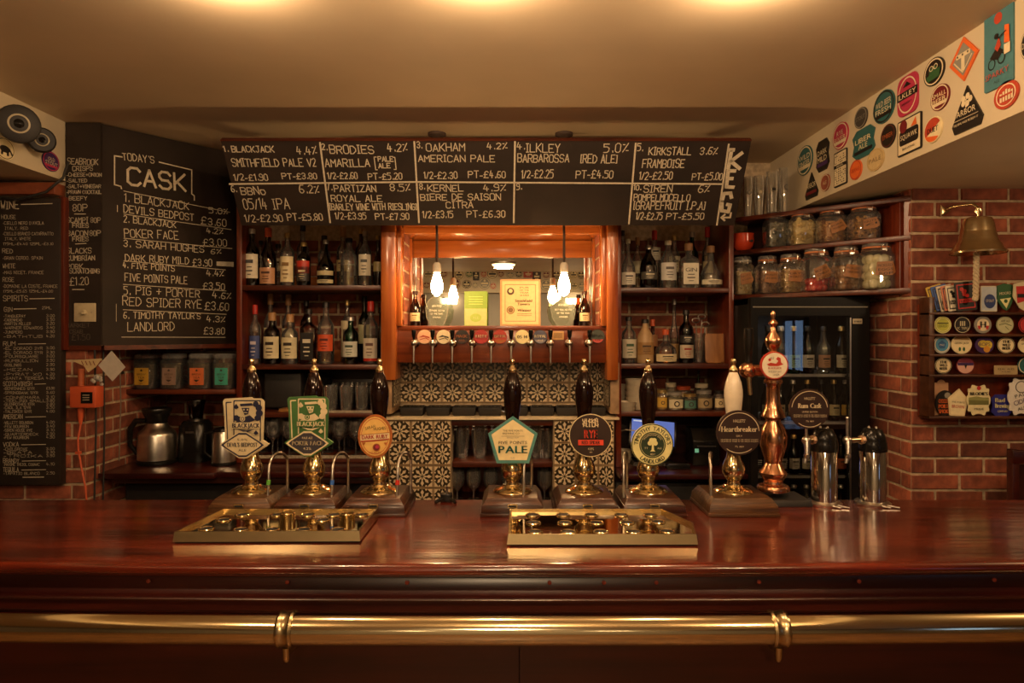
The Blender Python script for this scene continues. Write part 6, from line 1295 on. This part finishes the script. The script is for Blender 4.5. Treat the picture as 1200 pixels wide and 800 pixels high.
bigglass(889,13,207,'slim glass with a small white round mark on the corner shelf top',white_p,st)
bigglass(904,15,202,'tall glass with a dark round mark on the corner shelf top',ink,st)
bigglass(919,16,198,'tallest glass, nearest the beam on the corner shelf top',grey_p,st)

# ================================================================ FRIDGE
FX0, FX1, FY, FZ = 1.172, 1.755, 3.35, 1.875
fr = thing('bottle_fridge', 'black glass-door bottle fridge beside the brick pier', 'fridge', ((FX0+FX1)/2, 3.55, 0))
fin = mat('fridge_lining', (.02,.018,.017), .4); 
for nm, q in (('side_wall', (FX0, FX0+.03, FY+.04, 3.88, .5, FZ)), ('side_wall', (FX1-.03, FX1, FY+.04, 3.88, .5, FZ)), ('top', (FX0, FX1, FY+.04, 3.88, FZ-.035, FZ)), ('back_wall', (FX0, FX1, 3.86, 3.88, .5, FZ)), ('base_plinth', (FX0, FX1, FY+.04, 3.88, .0, .5))): pbox(nm, fr, *q, fridge_b if nm != 'back_wall' else fin)
b = MB()
for q in ((FX0, FX0+.035, .5, FZ), (FX1-.095, FX1, .5, FZ), (FX0+.035, FX1-.095, FZ-.09, FZ), (FX0+.035, FX1-.095, .5, .56)): b.box(q[0], q[1], FY, FY+.038, q[2], q[3], fridge_b)
dr = b.build('door_frame', fr)
b = MB(); b.box(FX0+.036, FX1-.096, FY+.010, FY+.014, .56, FZ-.09, glass('door_glass', (.92,.92,.90), .0, .75)); b.build('door_glass', dr)
b = MB(); b.box(FX1-.098, FX1-.092, FY-.004, FY+.002, .58, FZ-.10, steel); b.build('door_trim', dr)
b = MB(); b.box(FX1-.083, FX1-.038, FY-.003, FY, FZ-.130, FZ-.105, flat('b8ad90')); a = Art(b, FY-.0035); a.text("mini", FX1-.060, FZ-.117, .012, ink, w=.034, bold=.04); b.build('maker_badge', fr)
b = MB(); b.box(FX0+.01, FX1-.01, FY-.004, FY, FZ-.05, FZ-.045, grey_p); b.build('top_trim', fr)
fz = [EYE-(552-HZ)/F*3.5, EYE-(491-HZ)/F*3.5, EYE-(437-HZ)/F*3.5]
for z in fz:
    b = MB(); [b.rod((FX0+.03, 3.40+k*.06, z-.004), (FX1-.03, 3.40+k*.06, z-.004), .003, steel, 5) for k in range(8)]; b.build('wire_shelf', fr, kind='stuff')
    b = MB(); b.box(FX0+.03, FX1-.10, 3.392, 3.397, z-.012, z+.002, mat('shelf_strip', (.5,.47,.42), .3, .5)); b.build('shelf_strip', fr)
led = mat('fridge_light_strip', (.65,.70,.75), .4, emit=6, var=0)
b = MB(); b.box(FX0+.08, FX1-.16, 3.42, 3.45, FZ-.055, FZ-.045, led); b.build('light_tube', fr)
FB = [(fz[2], [(900,dark_gl,'8a8f90'),(915,clear,'c9c8c0'),(930,green_gl,'7a9a6a'),(946,brown_gl,'c0b8a8'),(965,clear,'b58a6a'),(986,green_gl,'c9c0a0')], 'top', .24),
      (fz[1], [(898,dark_gl,'7a7a74'),(913,dark_gl,'a09070'),(929,brown_gl,'b0a080'),(946,dark_gl,'c8b888'),(962,dark_gl,'d0c49a'),(977,dark_gl,'c8b98c'),(991,brown_gl,'c79a30')], 'second', .205),
      (fz[0], [(900,dark_gl,'b8b0a8'),(915,dark_gl,'c8bfae'),(930,dark_gl,'cfc8b8'),(945,brown_gl,'c0b498'),(962,dark_gl,'7a7468'),(985,brown_gl,'b0562a')], 'third', .195),
      (fz[0]-.23, [(900,clear,'a09a8a'),(915,clear,'a8a294'),(930,brown_gl,'989080'),(945,clear,'a09a8c'),(985,brown_gl,'7a6a50')], 'lowest', .17)]
b = MB(); b.box(FX0+.03, FX1-.10, 3.40, 3.80, fz[0]-.245, fz[0]-.235, steel); b.build('lower_shelf', fr)
for z, row, nm, hh in FB:
    for i, (px, gl, lc) in enumerate(row):
        d = 3.46; bottle(px, 13 if nm != 'top' else 15, yb(z, d)-hh/d*F, yb(z, d), d, z, 'beer', gl, R.choice((capk, goldc, silver_c)), '%s bottle in the fridge, %s from left on its %s shelf' % ({clear:'clear',dark_gl:'dark',green_gl:'green',brown_gl:'brown'}[gl], ORD[i], nm), None, .5, (.14,.42,lc,'3a342a'), group='bottles in the fridge')

# ================================================================ BELL
bell_m = mat('bell_brass', (.80, .64, .38), .2, 1, .08, 20)
d = 2.98; s = d/F; X = (1146-600)*s; zb = lambda py: EYE-(py-HZ)*s; pf = [(29,297),(29.3,295),(26,291),(24,286),(20,281),(18,272),(16.5,262),(14,256),(8,254),(1e-2,253.5)]
t = thing('bar_bell', 'brass bell with a rope pull on the brick pier', 'bell', (X, d, zb(297)))
b = MB(Matrix.Translation((X, d, 0))); b.lathe([(r*s, zb(p_)) for r, p_ in pf], 32, bell_m, caps=False); b.lathe([(28*s, zb(296.5)), (22*s, zb(285)), (15*s, zb(262))], 32, bell_m, caps=False); b.build('bell', t)
b = MB(); b.tube([(X, d, zb(255)), (X, d, zb(249)), (X, d, zb(244))], .006, 10, brass_o); b.tube([(X+.012*math.cos(q*PI/6), d, zb(247)+.012*math.sin(q*PI/6)) for q in range(12)], .004, 6, brass_o, closed=True)
b.tube([(X, d, zb(243)), (X-.01, d+.02, zb(238)), (X-.04, 3.08, zb(237)), (X-.06, 3.13, zb(240))], .007, 10, brass_o); b.lathe([(.035,0),(.030,.006),(.012,.010)], 3, brass_o, (X-.06, 3.125, zb(240)), (0,-1,0)); b.build('hook_bracket', t)
ropem = mat('cream_rope', (.50,.40,.25), .8, bump=.3, scale=90)
for st_ in range(3):
    b = MB(); b.tube([(X-.006+.0*k+.007*math.cos(k*.7+st_*2.1)-(.004*k/34), d+.007*math.sin(k*.7+st_*2.1), zb(296)-k*.0058) for k in range(35)], .0062, 7, ropem); b.build('rope_strand', t)
b = MB(); b.sphere((X-.012, d, zb(350)), .013, ropem, 10); b.build('rope_knot', t)

rack_w = wood('rack_wood', '5c341a', '3a1d0c', .4, .15, 0)
# ================================================================ RACK OF OLD PUMP CLIPS
RP = Plane((1.83, 3.02, 0), (1, 0, 0), (0, 0, 1)); u0 = RP.uv(1089, 490)[0]; zb0 = RP.uv(1089, 490)[1]
rk = thing('clip_rack', 'dark wooden rack of pump clips fixed to the brick pier', 'rack', (1.83+u0+.3, 3.08, zb0))
b = MB(RP.mx()); RW_ = .62; zt0 = RP.uv(1089, 348)[1]; b.box(u0, u0+.024, 0, .075, zb0, zt0, rack_w); b.build('side_panel', rk, bevel=.002)
b = MB(RP.mx()); b.box(u0, u0+RW_, .075, .088, zb0, zt0-.03, shelf_v); b.build('back_panel', rk)
rz = {}
for py in (366, 391.5, 415, 439, 488):
    z = RP.uv(1100, py)[1]; rz[py] = z; b = MB(RP.mx()); b.box(u0+.0, u0+RW_, -.002, .075, z-.010, z, rack_w); b.build('shelf', rk, bevel=.0015)
def rclip(px, wpx, yt, yb_, shape, cols, words, lab, deco=None, rot=0, dd=3.055, name='pump_clip', cat='pump clip'):
    P = Plane((0, dd, 0), (1, 0, 0), (0, 0, 1)); sc_ = dd/3.02
    badge(P, px, (yt+yb_)/2, wpx, yb_-yt, shape, cols, words, lab, 'pump clips on the wall rack', name=name, deco=deco, cat=cat, rot=rot, thick=.005)
def d_cardprint(c, k):
    def f(a, w, h):
        a.rect(-w*.42,-h*.42,w*.42,h*.42,k); a.rect(-w*.37,-h*.38,w*.37,h*.38,c)
        r = random.Random(3); [a.disc(r.uniform(-.2,.2)*w, r.uniform(0,.3)*h, w*.10, k, 8) for _ in range(5)]
        a.rect(-w*.36,-h*.22,w*.36,-h*.08,k); a.text("BLACKJACK",0,-h*.15,h*.08,c,w=w*.62)
    return f
fan = [(1097,18,'c9a63a','yellow edged'),(1102,18,'3a5a9c','blue edged'),(1108,18,'c8bfa8','cream edged'),(1113,18,'c87a5a','salmon edged'),(1118,18,'d8ceb4','white edged')]
for i, (px, w_, c, nm) in enumerate(fan):
    rclip(px, w_, 334, 364-(i % 2), 'rect', (flat(c), ink, white_p), [], '%s playing-card clip, %s from left in the fanned top row' % (nm, ORD[i]), d_cardprint(flat(c), navy if i % 2 else ink), rot=.30-.04*i, dd=3.085-i*.009)
rclip(1131, 24, 330, 364, 'rect', (ink, cherry, white_p), [], 'black and red playing-card clip at the front of the fan', d_cardprint(ink, flat('b02a24')), rot=.10, dd=3.030)
def d_blue(a, w, h): a.rect(-w*.46,-h*.46,w*.46,h*.46,flat('b8c0c4')); a.disc(w*.05,-h*.1,w*.36,flat('2a3a6c'),16,rz=h*.28); a.text("STOUT",w*.05,-h*.08,h*.1,white_p,w=w*.5)
rclip(1158, 19, 335, 365, 'rect', (whitec, navy, white_p), [], 'pale card with a blue barrel shape in the top row', d_blue)
rclip(1177, 22, 332, 364, 'shield', (green_p, white_p, white_p), ["MOOR"], 'green and white shield clip in the top row', lambda a, w, h: (a.poly([(-w*.38,h*.3),(w*.34,h*.34),(w*.36,0),(-w*.38,-h*.02)],green_p), a.poly([(-w*.3,-h*.06),(w*.3,-h*.04),(0,-h*.42)],lem), a.disc(0,-h*.15,w*.1,green_p,10), a.text("MOORS",0,h*.14,h*.1,white_p,w=w*.6)), rot=.1)
rclip(1199, 26, 330, 364, 'shield', (silver_p, cherry, white_p), [], 'grey and red shield clip cut by the photo edge', lambda a, w, h: (a.poly([(-w*.36,h*.34),(w*.3,h*.36),(w*.3,-h*.1),(-w*.3,-h*.25)],cherry), a.rect(-w*.3,-h*.05,w*.1,h*.08,ink)), dd=3.04)
def d_yl(a, w, h): a.disc(0,0,w*.46,flat('b8b84a'),rz=h*.46); a.ring(0,0,w*.4,w*.03,flat('e0dc9a'),rz=h*.4); a.line([(-w*.3,h*.1),(w*.3,h*.1)],w*.05,ink); a.text("GOLD",0,-h*.05,h*.18,flat('4a5a20'),w=w*.5)
def d_vc(a, w, h): a.ring(0,0,w*.46,w*.03,silver_p,rz=h*.46); a.text("III",0,h*.08,h*.28,silver_p,w=w*.3); a.text("VC TRIPLE",0,-h*.2,h*.16,silver_p,w=w*.7)
def d_H(a, w, h): a.ring(0,0,w*.47,w*.1,grey_p,rz=h*.47); a.disc(0,0,w*.36,white_p,rz=h*.36); a.text("H",0,h*.02,h*.36,ink,bold=.08); a.poly([(-w*.34,-h*.05),(-w*.16,-h*.05),(-w*.16,-h*.28),(-w*.28,-h*.24)],cherry); a.poly([(w*.34,-h*.05),(w*.16,-h*.05),(w*.16,-h*.28),(w*.28,-h*.24)],cherry)
def d_pg(a, w, h): a.disc(0,0,w*.46,flat('b7b58c'),rz=h*.46); a.line([(-w*.35,0),(0,h*.08),(w*.35,-h*.05)],w*.04,flat('4a5a34')); a.text("HOP ALE",0,h*.22,h*.12,ink,w=w*.5); a.line([(0,-h*.1),(w*.2,-h*.3)],w*.03,flat('4a5a34'))
for px, cols, dec, lab in ((1104,(lem,green_p,ink),d_yl,'yellow green round clip, first in the upper round row'),(1127,(ink,silver_p,silver_p),d_vc,'black round clip with silver lettering, second in the upper round row'),(1151,(grey_p,ink,ink),d_H,'grey ringed round clip with a black letter H'),(1177,(flat('9a9a78'),ink,ink),d_pg,'pale green round clip with a twig drawing'),(1203,(cherry,ink,white_p),None,'red round clip at the right end of the upper round row')):
    rclip(px, 20, 370.5, 390.5, 'disc', cols, ["ALE"], lab, dec)
def d_pb(a, w, h): a.disc(0,0,w*.47,flat('4a8ab0'),rz=h*.47); a.ring(0,0,w*.44,w*.06,white_p,rz=h*.44); a.poly([(0,h*.24),(-w*.24,h*.06),(-w*.15,-h*.22),(w*.15,-h*.22),(w*.24,h*.06)],flat('2a5a8c')); a.text("PALE",0,-h*.02,h*.1,white_p,w=w*.26)
def d_cr(a, w, h): a.disc(0,0,w*.46,cream_p,rz=h*.46); a.poly([(w*.46*math.cos(q),h*.46*math.sin(q)) for q in [.5+2.1*i/8 for i in range(9)]],flat('a07a50')); a.text("GREEN JACK",0,h*.06,h*.1,ink,w=w*.7); [a.disc(k*w*.1,-h*.25,w*.06,green_p,8,rz=h*.11) for k in (-1,1)]
def d_pu(a, w, h): a.disc(0,0,w*.47,purple_p,rz=h*.47); a.disc(-w*.1,h*.06,w*.26,yellow_p,14,rz=h*.22); a.disc(w*.16,0,w*.24,yellow_p,14,rz=h*.26); a.disc(w*.1,-h*.25,w*.18,flat('c88a30'),10); a.text("BOPS",-w*.02,h*.04,h*.2,purple_p,w=w*.6)
def d_bw(a, w, h): a.disc(0,0,w*.46,cream_p,rz=h*.46); a.ring(0,0,w*.44,w*.03,ink,rz=h*.44); [a.text(s_,0,h*(.2-.19*i),h*.15,ink,w=w*.42,bold=.08) for i, s_ in enumerate(("THE","WILD","BEER"))]
def d_pk(a, w, h): a.disc(0,0,w*.46,flat('d0a090'),rz=h*.46); a.rect(-w*.44,0,w*.44,h*.16,purple_p); a.poly([(w*.46*math.cos(q),h*.46*math.sin(q)) for q in [.35+2.4*i/8 for i in range(9)]],flat('7a2a3c')); a.poly([(-w*.09,h*.05),(w*.09,h*.05),(0,-h*.2)],ink)
for px, y0_, y1_, w_, cols, dec, lab in ((1103,393,414,20,(whitec,blue_p,ink),d_pb,'white round clip with a blue pentagon'),(1126,392,414.5,24,(cream_p,ink,ink),d_cr,'cream round clip with two green shapes'),(1153,394,414,22,(purple_p,yellow_p,ink),d_pu,'purple and yellow round clip'),(1178,394,414.5,22,(ink,white_p,ink),d_bw,'white round clip with black lettering in the middle round row'),(1203,394,414,21,(cream_p,ink,ink),d_cr,'cream round clip at the right end of the middle round row'),
    (1104.5,418,438,21,(ink,white_p,ink),d_bw,'white round clip with black lettering in the lowest round row'),(1130.5,418,438,21,(maroon_p,pink_p,ink),d_pk,'pink and purple round clip in the lowest round row'),(1202,418,438,20,(teal_p,white_p,ink),None,'teal round clip cut by the photo edge')):
    rclip(px, w_, y0_, y1_, 'disc', cols, ["ALE"], lab, dec)
rclip(1178, 27, 428, 438.5, 'rect', (flat('a8926a'), ink, ink), [], 'small tan name card lying in the lowest round row', lambda a, w, h: (a.text("REAL ALES",0,h*.1,h*.2,ink,w=w*.7), a.text("AVAILABLE",0,-h*.2,h*.15,ink,w=w*.4)), name='card', cat='card')
def d_ob(a, w, h): a.disc(0,0,w*.47,ink,rz=h*.47); a.disc(w*.1,h*.3,w*.16,grey_p,8); [a.text(s_,0,h*(.08-.2*i),h*.15,flat('d8662a'),w=w*.7,bold=.06) for i, s_ in enumerate(("CHOCOLATE","PORTER","SMOKED"))]
rclip(1102, 17, 448, 486, 'rect', (flat('c99a74'), ink, ink), [], 'peach rectangular clip behind the black and orange one', lambda a, w, h: a.disc(0,h*.46,w*.3,flat('c99a74'),12), dd=3.085)
rclip(1107, 23, 457, 487, 'disc', (ink, orange_p, orange_p), [], 'black round clip with orange lettering in the bottom row', d_ob, dd=3.06)
rclip(1122, 24, 455, 487, 'pent', (flat('d9c49a'), ink, cherry), [], 'cream pentagon clip reading BROWN in the bottom row', lambda a, w, h: (a.poly([(0,h*.44),(-w*.44,h*.11),(-w*.32,-h*.45),(w*.32,-h*.45),(w*.44,h*.11)],flat('e3d3a8')), a.text("FIVE POINTS",0,0,h*.06,ink,w=w*.6), a.text("BROWN",0,-h*.16,h*.12,cherry,w=w*.6)), dd=3.05, rot=-.08)
rclip(1146, 28, 450, 487, 'scallop', (flat('d8cc9e'), ink, ink), [], 'scalloped cream clip with a green landscape band', lambda a, w, h: (a.rect(-w*.42,-h*.15,w*.42,h*.08,flat('6a6a3c')), a.poly([(-w*.42,h*.08),(-w*.1,h*.12),(w*.42,h*.05),(w*.42,-h*.02),(-w*.42,0)],flat('8a8a54')), a.text("BRODIE'S",0,h*.2,h*.1,ink,w=w*.74,bold=.05), a.disc(0,h*.38,w*.09,cherry,10), a.text("PRIDE",0,-h*.28,h*.06,ink,w=w*.4)), dd=3.035)
rclip(1173, 25, 462, 487, 'ticket', (flat('2a2a7c'), yellow_p, yellow_p), [], 'royal blue clip with yellow lettering in the bottom row', lambda a, w, h: (a.text("Bad",-w*.08,h*.24,h*.2,lem,w=w*.44,bold=.06), a.text("Brewing",w*.02,-h*.02,h*.2,lem,w=w*.66,bold=.06), a.text("COMPANY",w*.04,-h*.28,h*.09,lem,w=w*.5)), dd=3.06)
rclip(1196, 32, 442, 487, 'scallop', (flat('d6d0c4'), ink, ink), [], 'large frilly white clip at the right end of the bottom row', lambda a, w, h: (a.ring(0,h*.25,w*.22,w*.03,ink), a.text("PALE",0,h*.05,h*.09,ink,w=w*.5,rot=.3), a.text("CIDER",0,-h*.12,h*.12,purple_p,w=w*.6,rot=.3), a.text("ALE",0,-h*.3,h*.08,ink,w=w*.3,rot=.3)), dd=3.04)
# dark wooden chair back and post at the right edge
d = 2.92; x0 = at(1187, 0, d).x; t = thing('wooden_partition', 'dark red wooden partition post at the right edge of the bar', 'partition', (x0+.2, d, 0))
b = MB(); b.box(x0, x0+.03, d, d+.04, 0, at(0, 527, d).z, mahog_d); b.build('post', t, bevel=.004); b = MB(); b.box(x0-.002, x0+.4, d-.006, d+.03, at(0, 543, d).z, at(0, 528, d).z, mahog_d); b.build('top_rail', t, bevel=.004)
b = MB(); b.box(x0+.03, x0+.4, d+.012, d+.03, 0, at(0, 545, d).z, dark_w); b.build('infill_panel', t)
